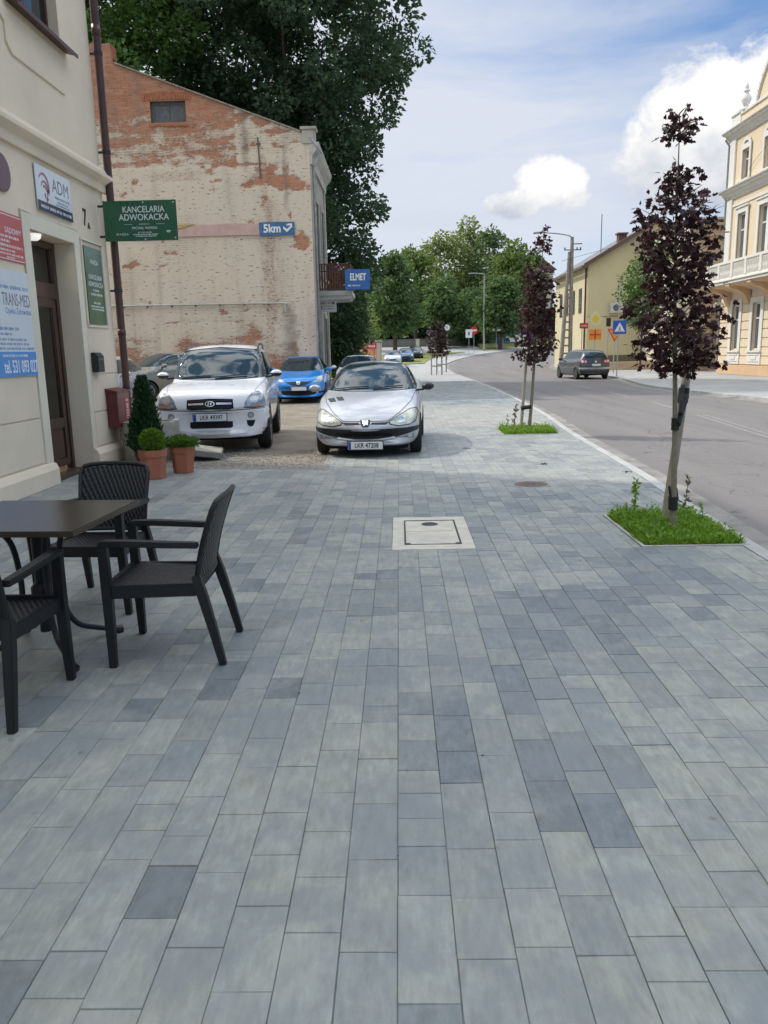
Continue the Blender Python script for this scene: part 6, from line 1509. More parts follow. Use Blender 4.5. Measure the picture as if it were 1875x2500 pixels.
def car_body(e, st, mats, wheels, wr, aw, bowf=.22, bowr=.16, L=4.0):
    """st: stations (y, w, zb, zs, kind, a, b) ; kind 'h' hood: a=centre height ; 'c' cabin: a=roof height, b=roof half width"""
    rows = []
    Wm = max(s[1] for s in st)
    for (y, w, zb, zs, k, a, b_) in st:
        if k == 'h':
            P = [(0, zb), (.55*w, zb), (.86*w, zb+.01), (.965*w, zb+.10), (w, zb+.42*(zs-zb)), (.995*w, zs-.10), (.955*w, zs-.015), (.86*w, zs+.35*(a-zs)), (.62*w, zs+.75*(a-zs)), (.32*w, zs+.95*(a-zs)), (0, a)]
        else:
            P = [(0, zb), (.55*w, zb), (.86*w, zb+.01), (.965*w, zb+.10), (w, zb+.42*(zs-zb)), (.995*w, zs-.10), (.955*w, zs-.015), (.90*w, zs+.06), (b_+.02+(.9*w-b_)*.12, a-.14), (b_*.86, a-.025), (0, a)]
        r = []
        for (x, z) in P:
            t = abs(x)/Wm
            yy = y + (bowf*t**2.2*max(0, 1-(y)/(L*.28)) if y < L*.28 else 0) - (bowr*t**2.2*max(0, 1-(L-y)/(L*.22)) if y > L*.78 else 0)
            r.append((x, yy, z))
        rows.append(r)
    n = len(rows[0]); full = 2*n-2; V = []; Fc = []
    for r in rows:
        V += [r[i] for i in range(n)]+[(-r[i][0], r[i][1], r[i][2]) for i in range(n-2, 0, -1)]
    for j in range(len(rows)-1):
        for i in range(full): Fc.append((j*full+i, j*full+(i+1) % full, (j+1)*full+(i+1) % full, (j+1)*full+i))
    for j, rv in ((0, True), (len(rows)-1, False)):   # caps as strips
        b0 = j*full
        for i in range(n-1):
            a0, a1 = b0+i, b0+i+1; m0, m1 = b0+(full-i) % full, b0+(full-i-1) % full
            if i == 0: f = (a0, a1, m1)
            elif i == n-2: f = (a0, a1, m0)
            else: f = (a0, a1, m1, m0)
            Fc.append(f if rv else f[::-1])
    me = bpy.data.meshes.new('body'); me.from_pydata(V, [], Fc)
    bm = bmesh.new(); bm.from_mesh(me); bmesh.ops.remove_doubles(bm, verts=bm.verts, dist=1e-5); bmesh.ops.recalc_face_normals(bm, faces=bm.faces); bm.to_mesh(me); bm.free()
    me.materials.append(mats[0]); me.materials.append(LDRK)
    o = bpy.data.objects.new('body', me); COL.objects.link(o)
    s = o.modifiers.new('s', 'SUBSURF'); s.levels = 3; s.render_levels = 3
    cutters = []
    for (wy, wx) in wheels:
        for sgn in (-1, 1):
            mb = MB(); x0, x1 = sgn*(wx-aw-.12), sgn*(wx+.5)
            mb.lathe([(aw_r, xx) for aw_r, xx in ((wr*1.17, min(x0, x1)), (wr*1.17, max(x0, x1)))], 28, (0, wy, wr), axis='x')
            c = mb.build('cut', LDRK); cutters.append(c)
            bmod = o.modifiers.new('b', 'BOOLEAN'); bmod.operation = 'DIFFERENCE'; bmod.object = c; bmod.solver = 'EXACT'
            try: bmod.material_mode = 'TRANSFER'
            except Exception: pass
    dg = bpy.context.evaluated_depsgraph_get(); ev = o.evaluated_get(dg); nm = bpy.data.meshes.new_from_object(ev)
    bpy.data.objects.remove(o)
    for c in cutters: bpy.data.objects.remove(c)
    nm.name = 'body'
    nm.polygons.foreach_set('use_smooth', [True]*len(nm.polygons))
    try: nm.set_sharp_from_angle(angle=math.radians(35))
    except Exception: pass
    o = bpy.data.objects.new('body', nm); link(o, e)
    bvh = BVHTree.FromPolygons([v.co.copy() for v in nm.vertices], [tuple(p.vertices) for p in nm.polygons])
    return o, bvh
def patch(e, bvh, name, outline, mat, d='front', off=.006, res=.035, parent=None, dome=0.0, start=None):
    """a piece fitted onto the body shell, seen along an axis. outline 2D: front/back (x,z), side (y,z), top (x,y)"""
    pts = []; n = len(outline)
    for i in range(n):
        a, b_ = Vector(outline[i]), Vector(outline[(i+1) % n]); k = max(1, int((b_-a).length/res))
        for j in range(k): pts.append(a.lerp(b_, j/k))
    nb = len(pts); ed = [(i, (i+1) % nb) for i in range(nb)]
    xs = [p[0] for p in pts]; zs = [p[1] for p in pts]
    x = min(xs)+res*.5
    inner = []
    while x < max(xs):
        z = min(zs)+res*.5
        while z < max(zs): inner.append(Vector((x, z))); z += res
        x += res
    vv, ee, ff, *_ = delaunay_2d_cdt(pts+inner, ed, [], 1, 1e-6)
    ff = [f for f in ff]
    # keep only faces whose centre is inside
    def inside(p):
        c = False
        for i in range(n):
            x1, y1 = outline[i]; x2, y2 = outline[(i+1) % n]
            if (y1 > p[1]) != (y2 > p[1]) and p[0] < (x2-x1)*(p[1]-y1)/(y2-y1)+x1: c = not c
        return c
    out = []; last = None; miss = 0
    D_ = {'front': Vector((0, 1, 0)), 'back': Vector((0, -1, 0)), 'left': Vector((1, 0, 0)), 'right': Vector((-1, 0, 0)), 'top': Vector((0, 0, -1))}[d]
    for v in vv:
        if d == 'front': o_ = Vector((v[0], -3, v[1]))
        elif d == 'back': o_ = Vector((v[0], 9, v[1]))
        elif d == 'left': o_ = Vector((-3, v[0], v[1]))
        elif d == 'right': o_ = Vector((3, v[0], v[1]))
        else: o_ = Vector((v[0], v[1], 4))
        hit = bvh.ray_cast(o_, D_)
        if hit[0] is None: out.append(None); miss += 1
        else:
            nn = hit[1]
            if nn.dot(D_) > 0: nn = -nn
            out.append((hit[0]+nn*off, hit[0]-nn*.01))
    mb = MB(); idx = {}
    F2 = []
    for f in ff:
        c = sum((vv[i] for i in f), Vector((0, 0)))/len(f)
        if not inside(c) or any(out[i] is None for i in f): continue
        F2.append(f)
    from collections import Counter
    ec = Counter()
    for f in F2:
        for i in range(len(f)): ec[frozenset((f[i], f[(i+1) % len(f)]))] += 1
    for f in F2:
        for i in f:
            if (i, 0) not in idx: idx[(i, 0)] = len(mb.v); mb.v.append(tuple(out[i][0]))
        mb.f.append(tuple(idx[(i, 0)] for i in f)); mb.m.append(0)
    for f in F2:
        for k in range(len(f)):
            a, b_ = f[k], f[(k+1) % len(f)]
            if ec[frozenset((a, b_))] == 1:
                for i in (a, b_):
                    if (i, 1) not in idx: idx[(i, 1)] = len(mb.v); mb.v.append(tuple(out[i][1]))
                mb.f.append((idx[(b_, 0)], idx[(a, 0)], idx[(a, 1)], idx[(b_, 1)])); mb.m.append(0)
    if not F2: return None
    return mb.build(name, mat, parent or e, smooth=True)
def underbody(e, L, w, z):
    mb = MB(); mb.box(-w+.1, .35, z-.06, w-.1, L-.35, z+.1); mb.build('underbody', LDRK, e)  # near-black underbody box, added to deepen the shade beneath the car
def mirx(o): return [(-x, z) for x, z in o][::-1]
def wheel(e, x, y, r, w=.19, steer=0.0, name='wheel'):
    s = 1 if x > 0 else -1
    g = bpy.data.objects.new(name, None); link(g, e); g.location = (x, y, r); g.rotation_euler.z = steer
    mb = MB(); prof = [(r*.64, -w*.45), (r*.9, -w*.5), (r*.985, -w*.40), (r, -w*.2), (r, w*.2), (r*.985, w*.40), (r*.9, w*.5), (r*.64, w*.45)]
    mb.lathe(prof, 30, axis='x'); mb.build('tyre', RUB, g, smooth=True)
    mb = MB(); mb.lathe([(r*.64, s*w*.45), (r*.60, s*w*.46), (r*.58, s*w*.30), (r*.2, s*w*.28)], 30, axis='x'); 
    for k in range(7):
        a = k*2*PI/7; ca, sa = math.cos(a), math.sin(a)
        mb.obox((s*w*.40, ca*r*.35, sa*r*.35), (w*.05, 0, 0), (0, -sa*r*.055, ca*r*.055), (0, ca*r*.26, sa*r*.26))
    mb.lathe([(0, s*w*.46), (r*.13, s*w*.45), (r*.15, s*w*.38)], 14, axis='x')
    mb.build('rim', RIM, g, smooth=True); return g
def plate(e, y, z, txt, rear=False, w=.26, h=.057, tilt=0.0):
    g = bpy.data.objects.new('number_plate', None); link(g, e); g.location = (0, y, z)
    s = -1 if not rear else 1
    if rear: g.rotation_euler.z = PI
    g.rotation_euler.x = tilt
    mb = MB(); mb.box(-w, -.008, -h, w, .004, h); mb.build('panel', PLW, g, bevel=.002)
    mb = MB(); mb.box(-w+.004, -.0105, -h+.004, -w+.045, -.0085, h-.004); mb.build('blue_band', PLB, g)
    mb = MB(); mb.box(-w-.012, .005, -h-.014, w+.012, .02, h+.012); mb.build('holder', BTR, g)
    if txt: text(txt, h*1.75, SBK, g, frame_m((.02, -.0105, -.002), (1, 0, 0), (0, 0, 1)), 'characters', .001, xs=.80, bold=.0012)
    return g
def mirror(e, x, y, z, mat, s, base=BTR, cap=None):
    g = bpy.data.objects.new('wing_mirror', None); link(g, e); g.location = (s*x, y, z)
    mb = MB(); bmv = []
    mb.lathe([(0, -.06), (.045, -.055), (.068, -.02), (.076, .03), (.072, .06), (0, .062)], 12, sx=1.35, sy=.82, axis='y', rot=.26); mb.v = [(a*1.0, b_*1.0, c) for a, b_, c in mb.v]; mb.build('shell', mat, g, smooth=True)
    if cap:
        mb = MB(); mb.lathe([(0, -.068), (.046, -.062), (.070, -.024), (.078, .028), (.0, .03)], 12, sx=1.35, sy=.82, axis='y', rot=.26); mb.v = [(a, b_, max(c, .004)) for a, b_, c in mb.v]; mb.build('cap', cap, g, smooth=True)
    mb = MB(); mb.obox((-s*.13, .03, -.055), (.07, 0, .01), (0, .025, 0), (0, 0, .015)); mb.build('arm', base, g, bevel=.004)
    mb = MB(); mb.lathe([(0, .064), (.07, .064), (.072, .061)], 16, sx=1.3, sy=.85, axis='y'); mb.build('mirror_glass', CGL, g)
    return g
def wipers(e, bvh, x0, x1, zb, yl):
    for (a, b_) in (x0, x1):
        pts = []
        for t in np.linspace(0, 1, 8):
            x = a+(b_-a)*t; z = zb+.012+.030*math.sin(t*1.6)
            h = bvh.ray_cast(Vector((x, -3, z)), Vector((0, 1, 0)))
            if h[0] is not None: pts.append(h[0]+h[1]*.022)
        if len(pts) > 2:
            mb = MB(); mb.tube(pts, .009, 5); mb.build('wiper', BTR, e)

def hatch_stations(L, W, H, zb, hood0, hood1, cowl_y, cowl_z, rt_y, rw, tail_y, belt, rz=None):
    w = W/2
    return [(0, w*.80, zb+.05, hood0-.22, 'h', hood0-.19, 0), (.05, w*.90, zb, hood0-.10, 'h', hood0-.06, 0), (.16, w*.955, zb-.01, hood0-.03, 'h', hood0+.03, 0), (cowl_y*.55, w*.985, zb-.01, (hood0+hood1)/2-.02, 'h', (hood0+cowl_z)/2+.05, 0),
            (cowl_y*.93, w*.995, zb-.01, hood1-.005, 'h', cowl_z-.005, 0), (cowl_y, w, zb-.01, hood1, 'h', cowl_z+.012, 0),
            (cowl_y+(rt_y-cowl_y)*.5, w, zb-.01, belt, 'c', cowl_z+(H-cowl_z)*.55, w*.93+(rw-w*.93)*.55), (rt_y-.06, w, zb-.01, belt, 'c', H-.045, rw), (rt_y+.2, w, zb-.01, belt, 'c', H-.008, rw), (L*.62, w, zb-.01, belt+.02, 'c', H, rw-.01),
            (L*.80, w*.99, zb, belt+.04, 'c', H-.045, rw-.03), (tail_y, w*.975, zb+.01, belt+.03, 'c', H-.12, rw-.06), (tail_y+(L-tail_y)*.55, w*.955, zb+.04, belt-.01, 'h', belt+.17, 0), (L-.04, w*.90, zb+.08, belt-.16, 'h', belt-.05, 0), (L, w*.82, zb+.14, belt-.36, 'h', belt-.30, 0)]
def side_windows(e, bvh, y0, y1, y2, y3, zb, zt, pil=.06):
    for d in ('left', 'right'):
        patch(e, bvh, 'side_window', [(y0, zb), (y1-pil/2, zb+.01), (y1-pil/2, zt), (y0+.62*(y1-y0)*.75, zt-.02)], CGL, d, .004)
        patch(e, bvh, 'side_window', [(y1+pil/2, zb+.01), (y2, zb+.02), (y2-.02, zt-.02), (y1+pil/2, zt)], CGL, d, .004)
        if y3: patch(e, bvh, 'side_window', [(y2+.05, zb+.03), (y3, zb+.06), (y3-.22, zt-.05), (y2+.03, zt-.02)], CGL, d, .004)

# --- silver hatchback, facing the camera
SIL = paint('silver_paint', (.43, .44, .465), .3, .34)
e = empty('silver_hatchback', (-.52, 11.72, 0), -.045, 'silver hatchback parked facing the camera on the grey paving', 'car')
L = 3.83
st = [(0, .66, .22, .36, 'h', .40, 0), (.05, .745, .17, .47, 'h', .52, 0), (.16, .79, .16, .575, 'h', .635, 0), (.42, .812, .16, .69, 'h', .755, 0), (.72, .82, .16, .79, 'h', .865, 0), (.98, .826, .16, .865, 'h', .935, 0), (1.08, .826, .16, .885, 'h', .965, 0),
      (1.42, .826, .16, .90, 'c', 1.185, .655), (1.80, .826, .16, .905, 'c', 1.375, .565), (2.05, .826, .16, .91, 'c', 1.415, .555), (2.5, .826, .17, .92, 'c', 1.43, .55), (3.1, .815, .18, .95, 'c', 1.385, .535), (3.45, .80, .20, .96, 'c', 1.27, .50), (3.62, .785, .24, .93, 'h', 1.04, 0), (3.78, .75, .26, .72, 'h', .80, 0), (3.83, .68, .34, .5, 'h', .55, 0)]
bd, bv = car_body(e, st, [SIL], [(.78, .735), (3.22, .73)], .29, .11, .27, .15, L)
patch(e, bv, 'windscreen', [(-.70, .965), (-.35, .945), (0, .94), (.35, .945), (.70, .965), (.615, 1.16), (.525, 1.335), (.30, 1.362), (0, 1.37), (-.30, 1.362), (-.525, 1.335), (-.615, 1.16)], CGL, 'front', .004)
patch(e, bv, 'windscreen_seal', [(-.735, .95), (-.705, .965), (-.62, 1.16), (-.53, 1.34), (0, 1.375), (.53, 1.34), (.62, 1.16), (.705, .965), (.735, .95), (.655, 1.16), (.565, 1.355), (0, 1.395), (-.565, 1.355), (-.655, 1.16)], BTR, 'front', .006, res=.03)
for f_ in (lambda o: o, mirx):
    h_ = patch(e, bv, 'headlight', f_([(-.775, .655), (-.74, .70), (-.66, .69), (-.50, .61), (-.36, .53), (-.375, .50), (-.50, .475), (-.66, .49), (-.74, .53)]), HLY, 'front', .008)
    patch(e, bv, 'reflector', f_([(-.60, .60), (-.50, .575), (-.45, .53), (-.52, .505), (-.60, .525)]), HLI, 'front', .011, parent=h_)
    patch(e, bv, 'fog_lamp', f_([(-.66+.036*math.cos(t), .325+.036*math.sin(t)) for t in np.linspace(0, 2*PI, 12)[:-1]]), HLI, 'front', .012)
    patch(e, bv, 'fog_lamp_recess', f_([(-.72, .28), (-.56, .29), (-.55, .36), (-.72, .38)]), M('grey_recess', (.22, .23, .25), .5), 'front', .006)
patch(e, bv, 'bumper_band', [(-.79, .455), (-.60, .44), (-.3, .43), (0, .425), (.3, .43), (.60, .44), (.79, .455), (.775, .40), (.60, .345), (.42, .30), (.2, .272), (0, .268), (-.2, .272), (-.42, .30), (-.60, .345), (-.775, .40)], BTR, 'front', .012)
patch(e, bv, 'lower_intake', [(-.46, .37), (0, .375), (.46, .37), (.34, .30), (0, .285), (-.34, .30)], LDRK, 'front', .016)
patch(e, bv, 'bumper_lip', [(-.78, .395), (-.60, .34), (-.42, .295), (-.2, .266), (0, .262), (.2, .266), (.42, .295), (.60, .34), (.78, .395), (.77, .375), (.58, .315), (.4, .272), (.2, .246), (0, .242), (-.2, .246), (-.4, .272), (-.58, .315), (-.77, .375)], SIL, 'front', .022, res=.03)
patch(e, bv, 'grille_slot', [(-.36, .525), (-.10, .525), (-.08, .50), (-.30, .495)], BTR, 'front', .008); patch(e, bv, 'grille_slot', mirx([(-.36, .525), (-.10, .525), (-.08, .50), (-.30, .495)]), BTR, 'front', .008)
patch(e, bv, 'bonnet_seam', [(-.34, .548), (-.1, .548), (.1, .548), (.34, .548), (.34, .541), (-.34, .541)], BTR, 'front', .004, res=.02)
bdg = patch(e, bv, 'badge_shield', [(-.075, .56), (.075, .56), (.07, .50), (.04, .465), (-.04, .465), (-.07, .50)], BTR, 'front', .014, res=.02)
patch(e, bv, 'badge', [(-.055, .545), (-.02, .552), (.0, .54), (.03, .553), (.045, .53), (.03, .515), (.05, .49), (.03, .478), (.015, .50), (-.005, .478), (-.03, .474), (-.02, .50), (-.045, .505), (-.03, .52)], CHR, 'front', .02, res=.012, parent=bdg)
for k in range(2): patch(e, bv, 'bonnet_vent', [(-.60+k*.13, .70), (-.50+k*.13, .68), (-.55+k*.13, .83), (-.655+k*.13, .85)], BTR, 'top', .005, res=.03)
plate(e, -.012, .195, 'LKR 47208')
underbody(e, 3.83, .72, .17)
for f_ in (lambda o: o, mirx):
    patch(e, bv, 'panel_gap', f_([(-.725, .93), (-.66, .80), (-.50, .66), (-.33, .545), (-.335, .539), (-.505, .652), (-.667, .795), (-.732, .93)]), BTR, 'front', .002, res=.02)
    patch(e, bv, 'headlight_seal', f_([(-.79, .655), (-.75, .715), (-.655, .703), (-.495, .622), (-.345, .535), (-.365, .49), (-.50, .463), (-.66, .477), (-.75, .52)]), BTR, 'front', .003)
side_windows(e, bv, 1.28, 2.08, 2.95, 3.3, .97, 1.30)
for s in (-1, 1):
    mirror(e, .93, 1.30, 1.0, BTR if s > 0 else SIL, s)
    for wy in (.78, 3.22): wheel(e, s*.735, wy, .29, .175, .0 if wy > 1 else .05)
wipers(e, bv, (-.55, -.02), (.05, .52), .96, 1)
mb = MB(); mb.tube([(0, 2.1, 1.41), (0, 2.35, 1.63)], .004, 4); mb.build('aerial', BTR, e)
mb = MB(); mb.obox((0, 1.75, 1.20), (.11, 0, 0), (0, .005, 0), (0, 0, .035)); mb.build('interior_mirror', BTR, e)

# --- white SUV
WHP = paint('white_paint', (.78, .78, .80), 0.0, .3)
e = empty('white_suv', (-3.02, 12.55, 0), .095, 'white SUV with roof rails parked facing the camera on the dirt', 'car')
L = 4.33
st = [(0, .80, .34, .66, 'h', .69, 0), (.04, .865, .27, .82, 'h', .85, 0), (.11, .885, .26, .965, 'h', .985, 0), (.40, .893, .27, 1.045, 'h', 1.06, 0), (.85, .897, .28, 1.085, 'h', 1.11, 0), (1.12, .897, .28, 1.10, 'h', 1.14, 0), (1.22, .897, .28, 1.09, 'h', 1.17, 0),
      (1.50, .897, .28, 1.10, 'c', 1.45, .785), (1.82, .897, .28, 1.11, 'c', 1.70, .71), (2.1, .897, .28, 1.115, 'c', 1.755, .70), (2.7, .897, .28, 1.12, 'c', 1.775, .69), (3.5, .895, .29, 1.13, 'c', 1.765, .68), (4.0, .885, .30, 1.14, 'c', 1.69, .65), (4.18, .87, .32, 1.1, 'c', 1.42, .60), (4.28, .84, .36, .92, 'h', 1.0, 0), (4.33, .76, .42, .7, 'h', .76, 0)]
bd, bv = car_body(e, st, [WHP], [(.85, .79), (3.48, .79)], .35, .13, .15, .12, L)
patch(e, bv, 'windscreen', [(-.79, 1.175), (-.38, 1.15), (0, 1.145), (.38, 1.15), (.79, 1.175), (.745, 1.40), (.675, 1.64), (.3, 1.685), (0, 1.69), (-.3, 1.685), (-.675, 1.64), (-.745, 1.40)], CGL, 'front', .004)
patch(e, bv, 'windscreen_seal', [(-.815, 1.16), (-.795, 1.17), (-.75, 1.40), (-.68, 1.645), (0, 1.695), (.68, 1.645), (.75, 1.40), (.795, 1.17), (.815, 1.16), (.768, 1.40), (.70, 1.655), (0, 1.71), (-.70, 1.655), (-.768, 1.40)], BTR, 'front', .006, res=.03)
for f_ in (lambda o: o, mirx):
    h_ = patch(e, bv, 'headlight', f_([(-.865, .75), (-.86, .84), (-.83, .94), (-.75, .985), (-.65, .955), (-.57, .86), (-.53, .745), (-.68, .735)]), HL, 'front', .010)
    patch(e, bv, 'reflector', f_([(-.69+.062*math.cos(t), .85+.062*math.sin(t)) for t in np.linspace(0, 2*PI, 16)[:-1]]), HLI, 'front', .016, parent=h_)
    patch(e, bv, 'reflector', f_([(-.61+.042*math.cos(t), .80+.042*math.sin(t)) for t in np.linspace(0, 2*PI, 14)[:-1]]), HLI, 'front', .016, parent=h_)
    patch(e, bv, 'indicator', f_([(-.80, .76), (-.66, .752), (-.66, .775), (-.79, .79)]), AMB, 'front', .016, parent=h_)
    patch(e, bv, 'headlight_seal', f_([(-.85, .735), (-.68, .72), (-.52, .73), (-.53, .745), (-.68, .735), (-.84, .75)]), BTR, 'front', .006, res=.03)
    patch(e, bv, 'fog_lamp_ring', f_([(-.63+.052*math.cos(t), .615+.052*math.sin(t)) for t in np.linspace(0, 2*PI, 18)[:-1]]), M('grey_recess'), 'front', .034)
    patch(e, bv, 'fog_lamp', f_([(-.63+.036*math.cos(t), .615+.036*math.sin(t)) for t in np.linspace(0, 2*PI, 16)[:-1]]), HLI, 'front', .040)
    patch(e, bv, 'bumper_vent', f_([(-.70, .53), (-.56, .53), (-.57, .45), (-.61, .42), (-.66, .43)]), LDRK, 'front', .034)
patch(e, bv, 'grille', [(-.36, .87), (0, .885), (.36, .87), (.37, .73), (.30, .715), (-.30, .715), (-.37, .73)], LDRK, 'front', .010)
patch(e, bv, 'grille_bar', [(-.34, .815), (-.1, .82), (-.1, .79), (-.34, .785)], CHR, 'front', .018, res=.025); patch(e, bv, 'grille_bar', mirx([(-.34, .815), (-.1, .82), (-.1, .79), (-.34, .785)]), CHR, 'front', .018, res=.025)
for z_ in (.75, .85): patch(e, bv, 'grille_slat', [(-.33, z_+.006), (.33, z_+.006), (.33, z_-.006), (-.33, z_-.006)], BTR, 'front', .016, res=.03)
ov = [(.078*math.cos(t), .80+.044*math.sin(t)) for t in np.linspace(0, 2*PI, 22)[:-1]]; oi = [(.062*math.cos(t), .80+.031*math.sin(t)) for t in np.linspace(0, 2*PI, 22)[:-1]]
bg_ = patch(e, bv, 'badge', ov, CHR, 'front', .024, res=.02); patch(e, bv, 'badge_field', oi, BTR, 'front', .027, res=.02, parent=bg_)
patch(e, bv, 'badge_letter', [(-.038, .775), (-.022, .775), (-.014, .795), (.012, .80), (.006, .776), (.022, .776), (.038, .826), (.022, .826), (.014, .806), (-.010, .800), (-.006, .826), (-.022, .826)], CHR, 'front', .030, res=.012, parent=bg_)
patch(e, bv, 'bumper_seam', [(-.86, .722), (-.5, .705), (0, .70), (.5, .705), (.86, .722), (.86, .715), (.5, .697), (0, .692), (-.5, .697), (-.86, .715)], BTR, 'front', .003, res=.03)
patch(e, bv, 'bumper', [(-.885, .70), (-.5, .69), (0, .685), (.5, .69), (.885, .70), (.88, .5), (.84, .33), (.6, .29), (0, .28), (-.6, .29), (-.84, .33), (-.88, .5)], WHP, 'front', .028, res=.05)
patch(e, bv, 'lower_grille', [(-.34, .52), (.34, .52), (.34, .425), (.30, .405), (-.30, .405), (-.34, .425)], LDRK, 'front', .034)
patch(e, bv, 'skid_panel', [(-.62, .375), (0, .36), (.62, .375), (.55, .32), (0, .31), (-.55, .32)], M('silver_trim', (.55, .55, .56), .4, .5), 'front', .034)
plate(e, -.05, .595, 'LKR 49397')
underbody(e, 4.33, .80, .26)
for f_ in (lambda o: o, mirx): patch(e, bv, 'panel_gap', f_([(-.80, 1.135), (-.70, .985), (-.693, .985), (-.793, 1.135)]), BTR, 'front', .002, res=.02)
side_windows(e, bv, 1.45, 2.3, 3.25, 4.0, 1.19, 1.62)
for s in (-1, 1):
    mirror(e, .99, 1.50, 1.235, BTR, s, cap=WHP)
    for wy in (.85, 3.48): wheel(e, s*.79, wy, .35, .22)
    mb = MB(); mb.tube(smooth_path([(s*.655, 1.95, 1.62), (s*.65, 2.08, 1.72), (s*.645, 2.5, 1.765), (s*.625, 3.4, 1.755), (s*.61, 3.75, 1.66)], 4), .018, 6); mb.build('roof_rail', M('rail_grey', (.05, .05, .055), .45, .4), e, smooth=True)
wipers(e, bv, (-.68, -.12), (-.05, .50), 1.165, 1)
mb = MB(); mb.tube([(.1, 3.6, 1.66), (.1, 3.72, 1.90)], .005, 4); mb.build('aerial', BTR, e)

# --- bright blue compact
BLP = paint('blue_paint', (.01, .24, .68), .25, .3)
st = lambda: None
def mpv(name, loc, rz, label, pm, L=3.9, W=1.69, H=1.52, face='front', extra=True):
    e = empty(name, loc, rz, label, 'car'); w = W/2
    st = [(0, w*.80, .24, .46, 'h', .50, 0), (.05, w*.90, .19, .60, 'h', .66, 0), (.16, w*.95, .18, .74, 'h', .80, 0), (.42, w*.98, .18, .86, 'h', .92, 0), (.72, w*.99, .18, .92, 'h', 1.0, 0), (.80, w, .18, .94, 'h', 1.03, 0),
          (1.2, w, .18, .96, 'c', 1.26, w*.84), (1.62, w, .18, .965, 'c', H-.05, w*.70), (1.9, w, .18, .97, 'c', H-.01, w*.69), (2.4, w, .18, .98, 'c', H, w*.68), (L*.80, w*.99, .19, 1.0, 'c', H-.03, w*.66), (L-.22, w*.97, .20, 1.02, 'c', H-.10, w*.62), (L-.10, w*.96, .24, 1.0, 'c', H-.30, w*.66), (L-.03, w*.92, .28, .80, 'h', .92, 0), (L, w*.84, .34, .55, 'h', .62, 0)]
    bd, bv = car_body(e, st, [pm], [(.75, w-.10), (L-.72, w-.10)], .30, .12, .26, .12, L)
    patch(e, bv, 'windscreen', [(-w*.86, 1.04), (0, 1.005), (w*.86, 1.04), (w*.78, 1.22), (w*.66, H-.09), (0, H-.06), (-w*.66, H-.09), (-w*.78, 1.22)], CGL, 'front', .004, res=.05)
    side_windows(e, bv, 1.1, 1.95, 2.8, L-.35, 1.06, H-.12)
    for s in (-1, 1):
        for wy in (.75, L-.72): wheel(e, s*(w-.10), wy, .30, .185)
        mirror(e, w+.09, 1.25, 1.06, pm, s)
    return e, bv, w
e, bv, w = mpv('blue_compact', (-3.22, 25.35, .0), .03, 'bright blue compact car parked facing the camera against the brick gable', BLP)
for f_ in (lambda o: o, mirx):
    h_ = patch(e, bv, 'headlight', f_([(-.80, .78), (-.78, .87), (-.66, .86), (-.50, .74), (-.46, .67), (-.60, .66), (-.74, .70)]), HL, 'front', .010)
    patch(e, bv, 'reflector', f_([(-.66, .80), (-.56, .76), (-.52, .70), (-.64, .70)]), HLI, 'front', .014, parent=h_)
    patch(e, bv, 'fog_lamp', f_([(-.70, .34), (-.58, .33), (-.58, .41), (-.70, .43)]), HLI, 'front', .012)
patch(e, bv, 'grille', [(-.44, .685), (0, .70), (.44, .685), (.20, .58), (0, .55), (-.20, .58)], BTR, 'front', .008)
bg_ = patch(e, bv, 'badge', [(-.06, .69), (.06, .69), (.05, .61), (.03, .60), (-.03, .60), (-.05, .61)], CHR, 'front', .016, res=.02); patch(e, bv, 'badge_letter', [(-.03, .68), (-.015, .68), (-.012, .652), (.012, .652), (.015, .68), (.03, .68), (.022, .61), (.01, .61), (.008, .638), (-.008, .638), (-.01, .61), (-.022, .61)], BTR, 'front', .02, res=.012, parent=bg_)
patch(e, bv, 'lower_intake', [(-.60, .40), (0, .42), (.60, .40), (.50, .27), (0, .25), (-.50, .27)], LDRK, 'front', .010)
plate(e, -.02, .475, ''); underbody(e, 3.9, .75, .19)

e, bv, w = mpv('white_hatchback', (-1.52, 28.9, 0), .0, 'white hatchback showing only its roof and dark windscreen behind the silver one', WHP, H=1.50)
for f_ in (lambda o: o, mirx): patch(e, bv, 'headlight', f_([(-.78, .70), (-.74, .80), (-.50, .70), (-.52, .64)]), HL, 'front', .010)
patch(e, bv, 'grille', [(-.3, .62), (.3, .62), (.26, .52), (-.26, .52)], BTR, 'front', .008); plate(e, -.02, .42, '')
GRB = paint('grey_beige_paint', (.21, .20, .165), .5, .35)
e, bv, w = mpv('beige_hatchback', (-8.75, 24.2, .24), -.80, 'dull grey beige hatchback parked askew by the brick gable at left', GRB, H=1.50)
for f_ in (lambda o: o, mirx): patch(e, bv, 'headlight', f_([(-.78, .70), (-.74, .80), (-.50, .70), (-.52, .64)]), HL, 'front', .010)
patch(e, bv, 'grille', [(-.3, .62), (.3, .62), (.26, .52), (-.26, .52)], BTR, 'front', .008)
SB = paint('pale_silver_paint', (.50, .56, .62), .4, .28)
e, bv, w = mpv('pale_silver_car', (-7.55, 18.2, .12), .05, 'pale silver car at the left, half hidden by the drainpipe and conifer', SB, H=1.52)
for f_ in (lambda o: o, mirx): patch(e, bv, 'headlight', f_([(-.78, .70), (-.74, .80), (-.50, .70), (-.52, .64)]), HL, 'front', .010)
patch(e, bv, 'grille', [(-.3, .62), (.3, .62), (.26, .52), (-.26, .52)], BTR, 'front', .008)

# --- grey car driving away
GYP = paint('dark_grey_paint', (.075, .078, .088), .5, .3)
e, bv, w = mpv('grey_mpv', (9.15, 42.3, -.09), PI+.13, 'dark grey car driving away on the road, seen from behind', GYP, L=4.2, W=1.76, H=1.60)
L = 4.2; e.location = (8.95, 40.6, -.09)
